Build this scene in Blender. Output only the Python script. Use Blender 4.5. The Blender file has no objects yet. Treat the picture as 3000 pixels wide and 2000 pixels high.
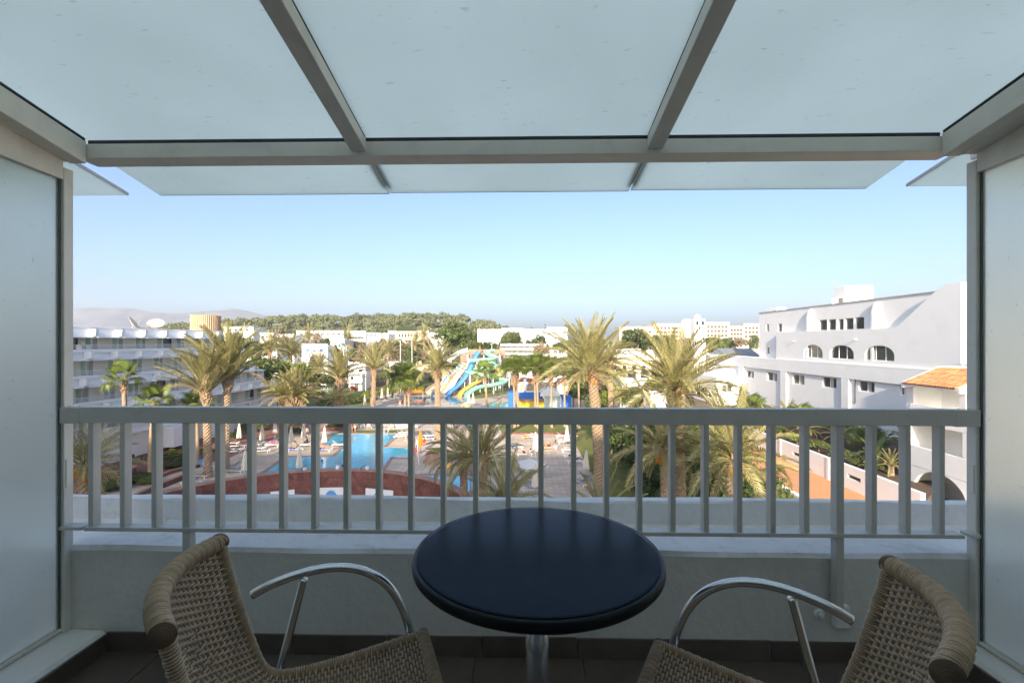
import bpy, bmesh, math, random
import numpy as np
from mathutils import Vector, Matrix
S = bpy.context.scene
COL = S.collection
rad = math.radians
random.seed(7)
RNG = np.random.default_rng(11)

# ------------------------------------------------------------------ camera, sky, sun, exposure
CAMZ = 14.0
FPX = 1385.0            # focal length in pixels of the 3000 px wide photograph
YAW = rad(1.24)         # the camera is turned a little to the left of the parapet's normal
cam = bpy.data.cameras.new('camera')
cam.sensor_width = 36.0
cam.lens = FPX / 3000 * 36.0
cam.clip_start = 0.05
cam.clip_end = 30000
camo = bpy.data.objects.new('camera', cam)
COL.objects.link(camo)
camo.location = (0, 0, CAMZ)
camo.rotation_euler = (rad(90), 0, YAW)
S.camera = camo

SUN_AZ, SUN_EL = rad(9), rad(20)     # light travels towards +Y, a little towards +X
w = bpy.data.worlds.new('World')
S.world = w
w.use_nodes = True
nt = w.node_tree
nt.nodes.clear()
sky = nt.nodes.new('ShaderNodeTexSky')
sky.sky_type = 'NISHITA'
sky.sun_disc = False
sky.sun_elevation = SUN_EL
sky.sun_rotation = math.pi + SUN_AZ
sky.air_density = 0.7
sky.dust_density = 3.5
sky.ozone_density = 2.9
bg = nt.nodes.new('ShaderNodeBackground')
bg.inputs['Strength'].default_value = 0.15
out = nt.nodes.new('ShaderNodeOutputWorld')
nt.links.new(sky.outputs[0], bg.inputs[0])
nt.links.new(bg.outputs[0], out.inputs[0])

sun = bpy.data.lights.new('sun', 'SUN')
sun.energy = 4.0
sun.angle = rad(0.53)
sun.color = (1.0, 0.86, 0.68)
suno = bpy.data.objects.new('sun', sun)
COL.objects.link(suno)
LDIR = Vector((math.sin(SUN_AZ) * math.cos(SUN_EL), math.cos(SUN_AZ) * math.cos(SUN_EL), -math.sin(SUN_EL)))
suno.rotation_euler = LDIR.to_track_quat('-Z', 'Y').to_euler()
suno.location = (0, -30, 60)

S.view_settings.view_transform = 'Standard'
S.view_settings.look = 'None'
S.view_settings.gamma = 1.0
S.view_settings.use_curve_mapping = False
S.view_settings.exposure = 1.15
S.cycles.max_bounces = 8
S.cycles.diffuse_bounces = 4
S.cycles.glossy_bounces = 3
S.cycles.transmission_bounces = 6
S.cycles.transparent_max_bounces = 8
S.cycles.volume_bounces = 0
S.cycles.use_denoising = True
S.cycles.sample_clamp_indirect = 6.0

# ------------------------------------------------------------------ pixel -> place
CY, SY = math.cos(YAW), math.sin(YAW)

def ray(u, v):
    a, b = (u - 1500) / FPX, -(v - 1000) / FPX
    return Vector((CY * a - SY, SY * a + CY, b))

def G(u, v, z=0.0):
    """where the sight line of photo pixel (u, v) meets the level z"""
    d = ray(u, v)
    t = (z - CAMZ) / d.z
    return Vector((d.x * t, d.y * t, z))

def AT(u, v, Y):
    """where that sight line meets the plane y = Y"""
    d = ray(u, v)
    t = Y / d.y
    return Vector((d.x * t, Y, CAMZ + d.z * t))

def FX(u, v, X):
    """where that sight line meets the plane x = X"""
    d = ray(u, v)
    t = X / d.x
    return Vector((X, d.y * t, CAMZ + d.z * t))

# ------------------------------------------------------------------ mesh helpers
class MB:
    def __init__(s):
        s.v = []; s.f = []; s.mi = []; s.cur = 0
    def add(s, vs, fs):
        o = len(s.v)
        s.v += [tuple(p) for p in vs]
        s.f += [tuple(i + o for i in f) for f in fs]
        s.mi += [s.cur] * len(fs)
        return s
    def box(s, x0, x1, y0, y1, z0, z1):
        return s.add([(x0, y0, z0), (x1, y0, z0), (x1, y1, z0), (x0, y1, z0), (x0, y0, z1), (x1, y0, z1), (x1, y1, z1), (x0, y1, z1)],
                     [(3, 2, 1, 0), (4, 5, 6, 7), (0, 1, 5, 4), (1, 2, 6, 5), (2, 3, 7, 6), (3, 0, 4, 7)])
    def ext(s, poly, vec):
        """a planar polygon of 3D points pushed along vec"""
        n = len(poly); vec = Vector(vec)
        a = [Vector(p) for p in poly]
        nrm = Vector((0, 0, 0))
        for i in range(n):
            nrm += a[i].cross(a[(i + 1) % n])
        if nrm.dot(vec) > 0:
            a = a[::-1]
        b = [p + vec for p in a]
        fs = [tuple(range(n)), tuple(range(2 * n - 1, n - 1, -1))]
        for i in range(n):
            j = (i + 1) % n
            fs.append((j, i, n + i, n + j))
        return s.add(a + b, fs)
    def prism(s, pts, z0, z1):
        return s.ext([(p[0], p[1], z0) for p in pts], (0, 0, z1 - z0))
    def tube(s, path, r, n=8, caps=True, flat=1.0):
        P = [Vector(p) for p in path]
        m = len(P)
        R = [r] * m if isinstance(r, (int, float)) else list(r)
        T = []
        for i in range(m):
            d = P[min(i + 1, m - 1)] - P[max(i - 1, 0)]
            T.append(d.normalized() if d.length > 1e-9 else Vector((0, 0, 1)))
        up = Vector((0, 0, 1)) if abs(T[0].z) < 0.9 else Vector((1, 0, 0))
        nx = T[0].cross(up).normalized()
        vs = []
        for i in range(m):
            nx = (nx - T[i] * nx.dot(T[i]))
            nx = nx.normalized() if nx.length > 1e-6 else T[i].orthogonal().normalized()
            ny = T[i].cross(nx)
            for k in range(n):
                a = 2 * math.pi * k / n
                vs.append(P[i] + (nx * math.cos(a) + ny * (math.sin(a) * flat)) * R[i])
        fs = []
        for i in range(m - 1):
            for k in range(n):
                k2 = (k + 1) % n
                fs.append((i * n + k, i * n + k2, (i + 1) * n + k2, (i + 1) * n + k))
        if caps:
            fs.append(tuple(range(n - 1, -1, -1)))
            fs.append(tuple((m - 1) * n + k for k in range(n)))
        return s.add(vs, fs)
    def lathe(s, prof, n=16, c=(0, 0, 0), closed=False):
        vs = []; m = len(prof)
        for r, z in prof:
            for k in range(n):
                a = 2 * math.pi * k / n
                vs.append((c[0] + r * math.cos(a), c[1] + r * math.sin(a), c[2] + z))
        fs = []
        for i in range(m - 1):
            for k in range(n):
                k2 = (k + 1) % n
                fs.append((i * n + k, i * n + k2, (i + 1) * n + k2, (i + 1) * n + k))
        fs.append(tuple(range(n - 1, -1, -1)))
        fs.append(tuple((m - 1) * n + k for k in range(n)))
        return s.add(vs, fs)
    def mesh(s, name, mats, smooth=False, off=(0, 0, 0)):
        me = bpy.data.meshes.new(name)
        ox, oy, oz = off
        me.from_pydata([(x - ox, y - oy, z - oz) for x, y, z in s.v], [], s.f)
        if not isinstance(mats, (list, tuple)):
            mats = [mats]
        for m in mats:
            me.materials.append(M[m])
        if len(mats) > 1:
            me.polygons.foreach_set('material_index', s.mi)
        if smooth:
            me.polygons.foreach_set('use_smooth', [True] * len(me.polygons))
        me.update()
        return me

def wloc(o):
    p = Vector((0, 0, 0))
    while o is not None:
        p += Vector(o.location); o = o.parent
    return p

def link(name, me, parent=None, loc=(0, 0, 0)):
    o = bpy.data.objects.new(name, me)
    COL.objects.link(o)
    o.location = loc
    if parent is not None:
        o.parent = parent
    return o

def obj(name, mb, mat, parent=None, smooth=False, bevel=0.0, base=None):
    """one mesh object from world coordinates; its origin is the parent's place (or base)"""
    off = wloc(parent) if parent is not None else Vector(base or (0, 0, 0))
    o = link(name, mb.mesh(name, mat, smooth, off), parent, (0, 0, 0) if parent is not None else off)
    if bevel:
        b = o.modifiers.new('bevel', 'BEVEL')
        b.width = bevel; b.segments = 2; b.limit_method = 'ANGLE'
    return o

def tag(o, label=None, cat=None, group=None, kind=None):
    if label: o['label'] = label
    if cat: o['category'] = cat
    if group: o['group'] = group
    if kind: o['kind'] = kind
    return o

def thing(name, label, cat, loc=(0, 0, 0), rz=0.0, group=None):
    o = bpy.data.objects.new(name, None)
    COL.objects.link(o)
    o.empty_display_size = 0.2
    o.location = loc
    o.rotation_euler = (0, 0, rz)
    return tag(o, label, cat, group)

def struct(name, mb, mat, base=None, smooth=False):
    return tag(obj(name, mb, mat, None, smooth, 0, base), kind='structure')

def dup(root, loc, rz=0.0, label=None, group=None, scale=1.0):
    r = root.copy(); COL.objects.link(r)
    r.location = loc; r.rotation_euler = (0, 0, rz)
    r.scale = (scale,) * 3
    if label: r['label'] = label
    if group: r['group'] = group
    for ch in root.children:
        c = ch.copy(); COL.objects.link(c); c.parent = r
        for g in ch.children:
            d = g.copy(); COL.objects.link(d); d.parent = c
    return r

# ------------------------------------------------------------------ materials
M = {}

def mat(name, col, rough=0.6, var=0.0, vscale=3.0, bump=0.0, bscale=40.0, metal=0.0, spec=0.5, trans=0.0, rand=0.0, stain=None, sscale=1.0, samt=0.0, bdist=0.01, coat=0.0):
    m = bpy.data.materials.new(name)
    m.use_nodes = True
    n = m.node_tree.nodes; l = m.node_tree.links
    p = n['Principled BSDF']
    p.inputs['Roughness'].default_value = rough
    p.inputs['Metallic'].default_value = metal
    p.inputs['Specular IOR Level'].default_value = spec
    if coat:
        p.inputs['Coat Weight'].default_value = coat
        p.inputs['Coat Roughness'].default_value = 0.12
    c4 = (*col, 1)
    p.inputs['Base Color'].default_value = c4
    src = None
    tc = n.new('ShaderNodeTexCoord')
    if var:
        nz = n.new('ShaderNodeTexNoise'); nz.inputs['Scale'].default_value = vscale; nz.inputs['Detail'].default_value = 6
        nz.inputs['Roughness'].default_value = 0.65
        l.new(tc.outputs['Object'], nz.inputs['Vector'])
        mr = n.new('ShaderNodeMapRange'); mr.inputs[1].default_value = 0.25; mr.inputs[2].default_value = 0.75
        mr.inputs[3].default_value = 1 - var; mr.inputs[4].default_value = 1 + var
        l.new(nz.outputs[0], mr.inputs[0])
        mx = n.new('ShaderNodeMix'); mx.data_type = 'RGBA'; mx.blend_type = 'MULTIPLY'; mx.inputs[0].default_value = 1
        mx.inputs[6].default_value = c4
        l.new(mr.outputs[0], mx.inputs[7])
        src = mx.outputs[2]
    if stain:
        nz = n.new('ShaderNodeTexNoise'); nz.inputs['Scale'].default_value = sscale; nz.inputs['Detail'].default_value = 8
        nz.inputs['Roughness'].default_value = 0.7; nz.inputs['Distortion'].default_value = 0.6
        l.new(tc.outputs['Object'], nz.inputs['Vector'])
        mr = n.new('ShaderNodeMapRange'); mr.inputs[1].default_value = 0.52; mr.inputs[2].default_value = 0.78
        mr.inputs[3].default_value = 0; mr.inputs[4].default_value = samt
        l.new(nz.outputs[0], mr.inputs[0])
        mx = n.new('ShaderNodeMix'); mx.data_type = 'RGBA'
        l.new(mr.outputs[0], mx.inputs[0])
        if src: l.new(src, mx.inputs[6])
        else: mx.inputs[6].default_value = c4
        mx.inputs[7].default_value = (*stain, 1)
        src = mx.outputs[2]
    if rand:
        oi = n.new('ShaderNodeObjectInfo')
        mr = n.new('ShaderNodeMapRange'); mr.inputs[3].default_value = 1 - rand; mr.inputs[4].default_value = 1 + rand
        l.new(oi.outputs['Random'], mr.inputs[0])
        mx = n.new('ShaderNodeMix'); mx.data_type = 'RGBA'; mx.blend_type = 'MULTIPLY'; mx.inputs[0].default_value = 1
        if src: l.new(src, mx.inputs[6])
        else: mx.inputs[6].default_value = c4
        l.new(mr.outputs[0], mx.inputs[7])
        src = mx.outputs[2]
    if src: l.new(src, p.inputs['Base Color'])
    if bump:
        nz = n.new('ShaderNodeTexNoise'); nz.inputs['Scale'].default_value = bscale; nz.inputs['Detail'].default_value = 4
        l.new(tc.outputs['Object'], nz.inputs['Vector'])
        bp = n.new('ShaderNodeBump'); bp.inputs['Strength'].default_value = bump; bp.inputs['Distance'].default_value = bdist
        l.new(nz.outputs[0], bp.inputs['Height'])
        l.new(bp.outputs[0], p.inputs['Normal'])
    if trans:
        tr = n.new('ShaderNodeBsdfTranslucent')
        if src: l.new(src, tr.inputs[0])
        else: tr.inputs[0].default_value = c4
        ms = n.new('ShaderNodeMixShader'); ms.inputs[0].default_value = trans
        l.new(p.outputs[0], ms.inputs[1]); l.new(tr.outputs[0], ms.inputs[2])
        l.new(ms.outputs[0], n['Material Output'].inputs[0])
    M[name] = m
    return m

mat('paint_grey', (0.76, 0.72, 0.63), 0.42, 0.06, 6, 0.06, 60, stain=(0.33, 0.26, 0.18), sscale=4.0, samt=0.4)
mat('paint_rail', (0.56, 0.535, 0.475), 0.40, 0.06, 8, 0.06, 90, stain=(0.30, 0.25, 0.18), sscale=6.0, samt=0.3)
mat('gasket', (0.012, 0.018, 0.018), 0.5)
mat('seal_grey', (0.09, 0.10, 0.09), 0.6)
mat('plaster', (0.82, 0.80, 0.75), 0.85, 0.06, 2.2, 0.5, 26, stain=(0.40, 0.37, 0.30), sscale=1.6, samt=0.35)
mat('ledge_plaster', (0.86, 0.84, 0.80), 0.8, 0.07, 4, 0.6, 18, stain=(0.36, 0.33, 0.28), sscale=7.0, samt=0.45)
mat('floor_tile', (0.12, 0.09, 0.07), 0.42, 0.25, 7, 0.15, 60, rand=0.15, stain=(0.14, 0.13, 0.11), sscale=3, samt=0.3)
mat('plaster_shaded', (0.70, 0.67, 0.60), 0.85, 0.07, 2.2, 0.5, 26, stain=(0.36, 0.33, 0.27), sscale=1.4, samt=0.4)  # same plaster, with the inner face's shade put into a darker colour
mat('grout', (0.16, 0.15, 0.13), 0.9, 0.1, 20)
mat('table_black', (0.005, 0.011, 0.016), 0.24, 0.1, 30, 0.10, 220, spec=0.06, bdist=0.002)
mat('table_edge', (0.008, 0.010, 0.012), 0.34, spec=0.22)
mat('aluminium', (0.72, 0.72, 0.71), 0.24, 0.05, 14, 0.02, 120, metal=1.0)
mat('wicker', (0.42, 0.30, 0.185), 0.45, 0.30, 30, 0.1, 300, stain=(0.12, 0.085, 0.055), sscale=9, samt=0.5)
mat('wicker_dark', (0.21, 0.14, 0.085), 0.55, 0.25, 40)

def frosted(name, col, tr=0.86, fwd=0.0):
    m = bpy.data.materials.new(name); m.use_nodes = True
    n = m.node_tree.nodes; l = m.node_tree.links
    p = n['Principled BSDF']
    p.inputs['Roughness'].default_value = 0.32
    tc = n.new('ShaderNodeTexCoord')
    # dirt specks and rain smears on the glass
    nz = n.new('ShaderNodeTexNoise'); nz.inputs['Scale'].default_value = 34; nz.inputs['Detail'].default_value = 3
    mp = n.new('ShaderNodeMapping'); mp.inputs['Rotation'].default_value = (0, 0, 0.5); mp.inputs['Scale'].default_value = (0.5, 1.6, 1)
    l.new(tc.outputs['Object'], mp.inputs[0]); l.new(mp.outputs[0], nz.inputs['Vector'])
    mr = n.new('ShaderNodeMapRange'); mr.inputs[1].default_value = 0.67; mr.inputs[2].default_value = 0.78; mr.inputs[3].default_value = 0; mr.inputs[4].default_value = 0.3
    l.new(nz.outputs[0], mr.inputs[0])
    n2 = n.new('ShaderNodeTexNoise'); n2.inputs['Scale'].default_value = 1.3; n2.inputs['Detail'].default_value = 5
    l.new(tc.outputs['Object'], n2.inputs['Vector'])
    m2 = n.new('ShaderNodeMapRange'); m2.inputs[1].default_value = 0.3; m2.inputs[2].default_value = 0.8; m2.inputs[3].default_value = 0; m2.inputs[4].default_value = 0.16
    l.new(n2.outputs[0], m2.inputs[0])
    ad = n.new('ShaderNodeMath'); ad.operation = 'ADD'; l.new(mr.outputs[0], ad.inputs[0]); l.new(m2.outputs[0], ad.inputs[1])
    mx = n.new('ShaderNodeMix'); mx.data_type = 'RGBA'; mx.inputs[6].default_value = (*col, 1); mx.inputs[7].default_value = (0.22, 0.24, 0.22, 1)
    l.new(ad.outputs[0], mx.inputs[0])
    l.new(mx.outputs[2], p.inputs['Base Color'])
    t = n.new('ShaderNodeBsdfTranslucent'); l.new(mx.outputs[2], t.inputs[0])
    ms = n.new('ShaderNodeMixShader'); ms.inputs[0].default_value = tr
    l.new(p.outputs[0], ms.inputs[1]); l.new(t.outputs[0], ms.inputs[2]); l.new(ms.outputs[0], n['Material Output'].inputs[0])
    if fwd:      # etched glass also passes light roughly straight on
        rf = n.new('ShaderNodeBsdfRefraction'); rf.inputs['Roughness'].default_value = 0.5; rf.inputs['IOR'].default_value = 1.25
        l.new(mx.outputs[2], rf.inputs['Color'])
        m3 = n.new('ShaderNodeMixShader'); m3.inputs[0].default_value = fwd
        l.new(ms.outputs[0], m3.inputs[1]); l.new(rf.outputs[0], m3.inputs[2]); l.new(m3.outputs[0], n['Material Output'].inputs[0])
    M[name] = m
frosted('frosted_glass', (0.95, 0.98, 0.86), 0.95)
frosted('frosted_screen', (0.96, 0.98, 0.93), 0.94, 0.6)
# ------------------------------------------------------------------ the balcony: floor, parapet, kerbs
FZ = CAMZ - 1.32                      # balcony floor
XL, XR, YW = -1.78, 1.75, 1.985       # floor edges, inner face of the parapet
mb = MB().box(-2.6, 2.6, -1.2, 2.30, FZ - 0.22, FZ - 0.008)
fl = struct('balcony_floor', mb, 'grout', (0, 0, FZ))
tw = 0.445
ys = [YW - 0.006 - i * tw for i in range(8)]
xs = [XL + 0.08 - tw * 0.62 + i * tw for i in range(10)]
for j in range(7):
    for i in range(9):
        x0, x1 = max(xs[i] + 0.002, XL + 0.002), min(xs[i + 1] - 0.002, XR - 0.002)
        y0, y1 = ys[j + 1] + 0.002, ys[j] - 0.002
        if x1 - x0 < 0.03: continue
        t = MB().box(x0, x1, y0, y1, FZ - 0.007, FZ + random.uniform(-0.0006, 0.0006))
        obj('floor_tile', t, 'floor_tile', fl, bevel=0.0015)

par = thing('parapet_wall', 'white plastered parapet with a low upstand behind the metal railing', 'wall', (0, 2.1, FZ))
# a stepped section: low ledge on the inside, upstand on the outside, uneven hand-trowelled edges
def wob(x, s):
    return 0.004 * math.sin(3.1 * x + s) + 0.0025 * math.sin(11.3 * x + 2 * s)
prof = [(YW, FZ - 0.22), (YW, FZ + 0.425), (YW + 0.012, FZ + 0.443), (2.285, FZ + 0.446), (2.29, FZ + 0.545), (2.297, FZ + 0.552), (2.36, FZ + 0.546), (2.37, FZ + 0.53), (2.37, FZ - 0.22)]
NX = 90
vs = []; fs = []
for i in range(NX + 1):
    x = -2.75 + 5.5 * i / NX
    for k, (y, z) in enumerate(prof):
        vs.append((x, y + (wob(x, k) if 0 < k < 8 else 0), z + (wob(x, k + 5) * 0.8 if 1 < k < 7 else 0)))
n = len(prof)
for i in range(NX):
    for k in range(n):
        k2 = (k + 1) % n
        fs.append((i * n + k, i * n + k2, (i + 1) * n + k2, (i + 1) * n + k))
mb = MB().add(vs, fs)
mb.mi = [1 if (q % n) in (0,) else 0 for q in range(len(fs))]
obj('wall', mb, ['ledge_plaster', 'plaster_shaded'], par)
# painted skirting strip of older plaster: trowelled bracket base under the long posts
for px in (-1.398, 1.282):
    b = MB().box(px - 0.005, px + 0.055, YW - 0.03, YW + 0.004, FZ + 0.15, FZ + 0.24)
    b.tube([(px - 0.055, YW - 0.012, FZ + 0.195), (px - 0.055, YW + 0.004, FZ + 0.195)], 0.022, 14)
    b.tube([(px - 0.055, YW - 0.026, FZ + 0.195), (px - 0.055, YW - 0.012, FZ + 0.195)], 0.011, 6)
    obj('post_anchor', b, 'plaster', par, bevel=0.006)
# dark skirting tiles
sk = [XL + 0.01 + 0.4 * i for i in range(10)]
for i in range(9):
    x0, x1 = sk[i] + 0.0015, min(sk[i + 1] - 0.0015, XR - 0.01)
    if x1 - x0 < 0.02: continue
    obj('skirting_tile', MB().box(x0, x1, YW - 0.011, YW - 0.001, FZ + 0.001, FZ + 0.083 + random.uniform(-0.002, 0.002)), 'floor_tile', par, bevel=0.001)

for side, xa, xb in (('left', XL, -2.06), ('right', XR, 1.97)):
    sg = -1 if side == 'left' else 1
    lab = 'low plastered kerb under the %s frosted screen, dark tile along its foot' % side
    kb = thing('kerb', lab, 'kerb', ((xa + xb) / 2, 0.5, FZ))
    a, b_ = sorted((xa, xb))
    k = MB()
    v_ = []
    for y in np.linspace(-1.2, YW - 0.001, 24):
        h = 0.088 + 0.004 * math.sin(5 * y)
        v_ += [(xa, y, FZ - 0.2), (xa, y, FZ + h - 0.012), (xa + sg * 0.015, y, FZ + h), (xb, y, FZ + h + 0.006), (xb, y, FZ - 0.2)]
    f_ = []
    for i in range(23):
        for q in range(5):
            q2 = (q + 1) % 5
            f_.append((i * 5 + q, i * 5 + q2, (i + 1) * 5 + q2, (i + 1) * 5 + q))
    f_ += [(0, 1, 2, 3, 4), (115, 116, 117, 118, 119)]
    k.add(v_, f_)
    obj('curb_body', k, 'plaster', kb, bevel=0.0)
    for i in range(8):
        y1 = YW - 0.012 - i * 0.4
        obj('skirting_tile', MB().box(*sorted((xa - sg * 0.011, xa - sg * 0.001)), y1 - 0.397, y1, FZ + 0.001, FZ + 0.074), 'floor_tile', kb, bevel=0.001)

# ------------------------------------------------------------------ railing
rl = thing('balcony_railing', 'grey painted metal railing with flat vertical bars across the balcony front', 'railing', (0, 1.95, FZ))
RX0, RX1, RN = -1.80, 1.685, 27
zt, zb = CAMZ - 0.273, CAMZ - 0.339
obj('top_rail', MB().box(-1.845, 1.735, 1.930, 1.972, zb, zt), 'paint_rail', rl, bevel=0.002)
obj('bottom_rail', MB().box(-1.825, 1.77, 1.928, 1.978, CAMZ - 0.789, CAMZ - 0.773), 'paint_rail', rl, bevel=0.0015)
for i in range(RN):
    x = RX0 + (RX1 - RX0) * i / (RN - 1)
    if i in (3, 23):
        obj('post', MB().box(x - 0.015, x + 0.015, 1.934, 1.974, FZ + 0.22, zb - 0.001), 'paint_rail', rl, bevel=0.002)
    else:
        obj('baluster', MB().box(x - 0.0105, x + 0.0105, 1.933, 1.971, CAMZ - 0.7725, zb - 0.0005), 'paint_rail', rl, bevel=0.0012)
for sx, a, b in ((-1, -1.9345, -1.848), (1, 1.738, 1.8375)):
    obj('end_bracket', MB().box(a, b, 1.934, 1.976, zb - 0.004, zt - 0.002), 'paint_rail', rl, bevel=0.003)
    obj('lower_bracket', MB().box(*((-1.9345, -1.838) if sx < 0 else (1.80, 1.8375)), 1.932, 1.985, CAMZ - 0.788, CAMZ - 0.774), 'paint_rail', rl, bevel=0.002)
    for q in range(2):
        xq = (a + b) / 2 + (q - 0.5) * 0.04
        obj('screw', MB().lathe([(0.005, 0), (0.005, 0.002), (0.003, 0.0035)], 10, (xq, 1.955, zt - 0.002)), 'aluminium', rl)

# ------------------------------------------------------------------ side screens of frosted glass
SLOPE = 0.19
def under(y):                       # underside of the canopy's glass
    return CAMZ + 0.862 - SLOPE * (y - 1.98)
for side, x0, x1 in (('left', -1.977, -1.935), ('right', 1.838, 1.882)):
    sg = -1 if side == 'left' else 1
    lab = 'frosted glass privacy screen in grey frame on the %s of the balcony' % side
    sc = thing('privacy_screen', lab, 'screen', ((x0 + x1) / 2, 0.6, FZ + 0.09))
    zt2 = CAMZ + 0.735
    obj('post', MB().box(x0, x1, 1.955, 1.998, FZ + 0.092, zt2), 'paint_grey', sc, bevel=0.003)
    xm = (x0 + x1) / 2
    # top rail of the screen, following the canopy's slope
    xw = (x1 + 0.012) if sg < 0 else 1.785
    t = MB().ext([(x0 + 0.001, 1.954, zt2 - 0.052), (x0 + 0.001, 1.954, under(1.954) - 0.02), (x0 + 0.001, -1.0, under(-1.0) - 0.02), (x0 + 0.001, -1.0, zt2 + 0.078)], (x1 - x0 - 0.002, 0, 0))
    obj('top_rail', t, 'paint_grey', sc, bevel=0.002)
    lo, hi = sorted((xw, x1 - 0.002 if sg < 0 else x0 + 0.002))
    obj('closing_strip', MB().ext([(lo, 1.96, under(1.96) - 0.107), (lo, 1.96, under(1.96) - 0.02), (lo, -1.0, under(-1.0) - 0.02), (lo, -1.0, under(-1.0) - 0.107)], (hi - lo, 0, 0)), 'paint_grey', sc)
    obj('bottom_rail', MB().box(x0 + 0.008, x1 - 0.008, -1.0, 1.954, FZ + 0.098, FZ + 0.112), 'paint_grey', sc, bevel=0.002)
    g = MB().ext([(xm - 0.005, 1.944, FZ + 0.113), (xm - 0.005, 1.944, zt2 - 0.053), (xm - 0.005, -1.0, zt2 + 0.077), (xm - 0.005, -1.0, FZ + 0.113)], (0.01, 0, 0))
    obj('glass_pane', g, 'frosted_screen', sc)
    obj('gasket', MB().box(xm - 0.0075, xm + 0.0075, 1.9445, 1.9545, FZ + 0.113, zt2 - 0.054), 'seal_grey', sc)
    # a light wall tie where the rail meets the post
    obj('cover_plate', MB().box(*((x1, x1 + 0.004) if sg < 0 else (x0 - 0.004, x0)), 1.962, 1.992, CAMZ - 0.62, CAMZ - 0.50), 'paint_grey', sc, bevel=0.001)

# ------------------------------------------------------------------ canopy
cn = thing('glass_canopy', 'sloping canopy of three frosted glass panes on grey metal beams overhead', 'canopy', (0, 1.0, FZ + 2.1))
zbm = CAMZ + 0.782
obj('front_beam', MB().box(-1.905, 1.79, 1.98, 2.085, zbm, zbm + 0.062), 'paint_grey', cn, bevel=0.003)
obj('front_gasket', MB().box(-1.86, 1.722, 1.984, 2.02, zbm + 0.0625, zbm + 0.079), 'gasket', cn, bevel=0.003)
JX = [-0.69, 0.553]
def slab(x0, x1, y0, y1, off0, off1):
    """a piece parallel to the canopy's glass; offsets from the glass underside"""
    a, b = under(y0), under(y1)
    return MB().ext([(x0, y0, a + off0), (x0, y0, a + off1), (x0, y1, b + off1), (x0, y1, b + off0)], (x1 - x0, 0, 0))
for x in JX:
    obj('rafter', slab(x - 0.032, x + 0.032, -0.95, 1.979, -0.062, -0.010), 'paint_grey', cn, bevel=0.003)
    for s in (-1, 1):
        path = [(x + s * 0.026, y, under(y) - 0.005 + 0.0015 * math.sin(9 * y + s)) for y in np.linspace(-0.95, 1.97, 30)]
        obj('gasket', MB().tube(path, 0.0065, 6), 'gasket', cn, smooth=True)
for sx, xa, xb in ((-1, -1.93, -1.86), (1, 1.722, 1.79)):
    obj('side_beam', slab(xa, xb, -0.95, 1.978, -0.105, -0.008), 'paint_grey', cn, bevel=0.003)
    xg = xb - 0.004 if sx < 0 else xa + 0.004
    obj('gasket', MB().tube([(xg, y, under(y) - 0.0055) for y in np.linspace(-0.95, 1.97, 12)], 0.008, 6), 'gasket', cn, smooth=True)
obj('bolt', MB().tube([(1.7215, 1.52, under(1.52) - 0.045), (1.712, 1.52, under(1.52) - 0.045)], 0.011, 10), 'paint_grey', cn)
edges = [-1.915, JX[0] - 0.004, JX[0] + 0.004, JX[1] - 0.004, JX[1] + 0.004, 1.745]
for i, yo in enumerate((2.458, 2.447, 2.437)):
    obj('glass_pane', slab(edges[2 * i] , edges[2 * i + 1], -0.95, yo, 0.0, 0.012), 'frosted_glass', cn)
    obj('pane_edge', slab(edges[2 * i], edges[2 * i + 1], yo + 0.0005, yo + 0.004, 0.0, 0.011), 'paint_rail', cn)
for x in JX:      # clamping strip over the joints, seen through the panes outside the beam
    obj('clamp_strip', slab(x - 0.022, x + 0.022, -0.9, 2.40, 0.0135, 0.02), 'gasket', cn)
for side, xa, xb, yo in (('left', -3.9, -2.085, 2.455), ('right', 1.935, 3.8, 2.42)):
    t = thing('neighbour_canopy', 'frosted glass canopy edge of the next balcony on the %s' % side, 'canopy', ((xa + xb) / 2, 1.5, FZ + 2.1))
    obj('glass_pane', slab(xa, xb, 0.8, yo, 0.0, 0.012), 'frosted_glass', t)
    obj('front_beam', MB().box(xa, xb, 1.98, 2.085, zbm, zbm + 0.062), 'paint_grey', t, bevel=0.003)
    obj('edge_strip', slab(*((xb + 0.0005, xb + 0.006) if side == 'left' else (xa - 0.006, xa - 0.0005)), 0.8, yo, -0.001, 0.013), 'paint_rail', t)

# ------------------------------------------------------------------ bistro table
tc_ = AT(1574, 1500, 1.36)
TX, TY = tc_.x, 1.365
tz = CAMZ - 0.598
tb = thing('bistro_table', 'round black bistro table on a steel pedestal between two wicker chairs', 'table', (TX, TY, FZ))
R = 0.352
pr = [(0.0001, -0.004), (R - 0.012, -0.004), (R - 0.003, -0.0015), (R + 0.0, -0.006), (R + 0.002, -0.014), (R + 0.001, -0.026), (R - 0.005, -0.033), (R - 0.03, -0.035), (0.0001, -0.035)]
pr = pr[::-1]
obj('rim', MB().lathe(pr, 96, (TX, TY, tz)), 'table_edge', tb, smooth=True)
pr = [(0.0001, -0.003), (R - 0.016, -0.003), (R - 0.011, -0.001), (R - 0.017, 0.0), (0.0001, 0.0)]
top = obj('table_top', MB().lathe(pr, 96, (TX, TY, tz)), 'table_black', tb)
obj('pedestal', MB().lathe([(0.033, 0.03), (0.033, tz - 0.040 - FZ)], 32, (TX, TY, FZ)), 'aluminium', tb, smooth=True)
obj('collar', MB().lathe([(0.05, tz - 0.047 - FZ), (0.05, tz - 0.0355 - FZ)], 32, (TX, TY, FZ)), 'aluminium', tb)
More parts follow.
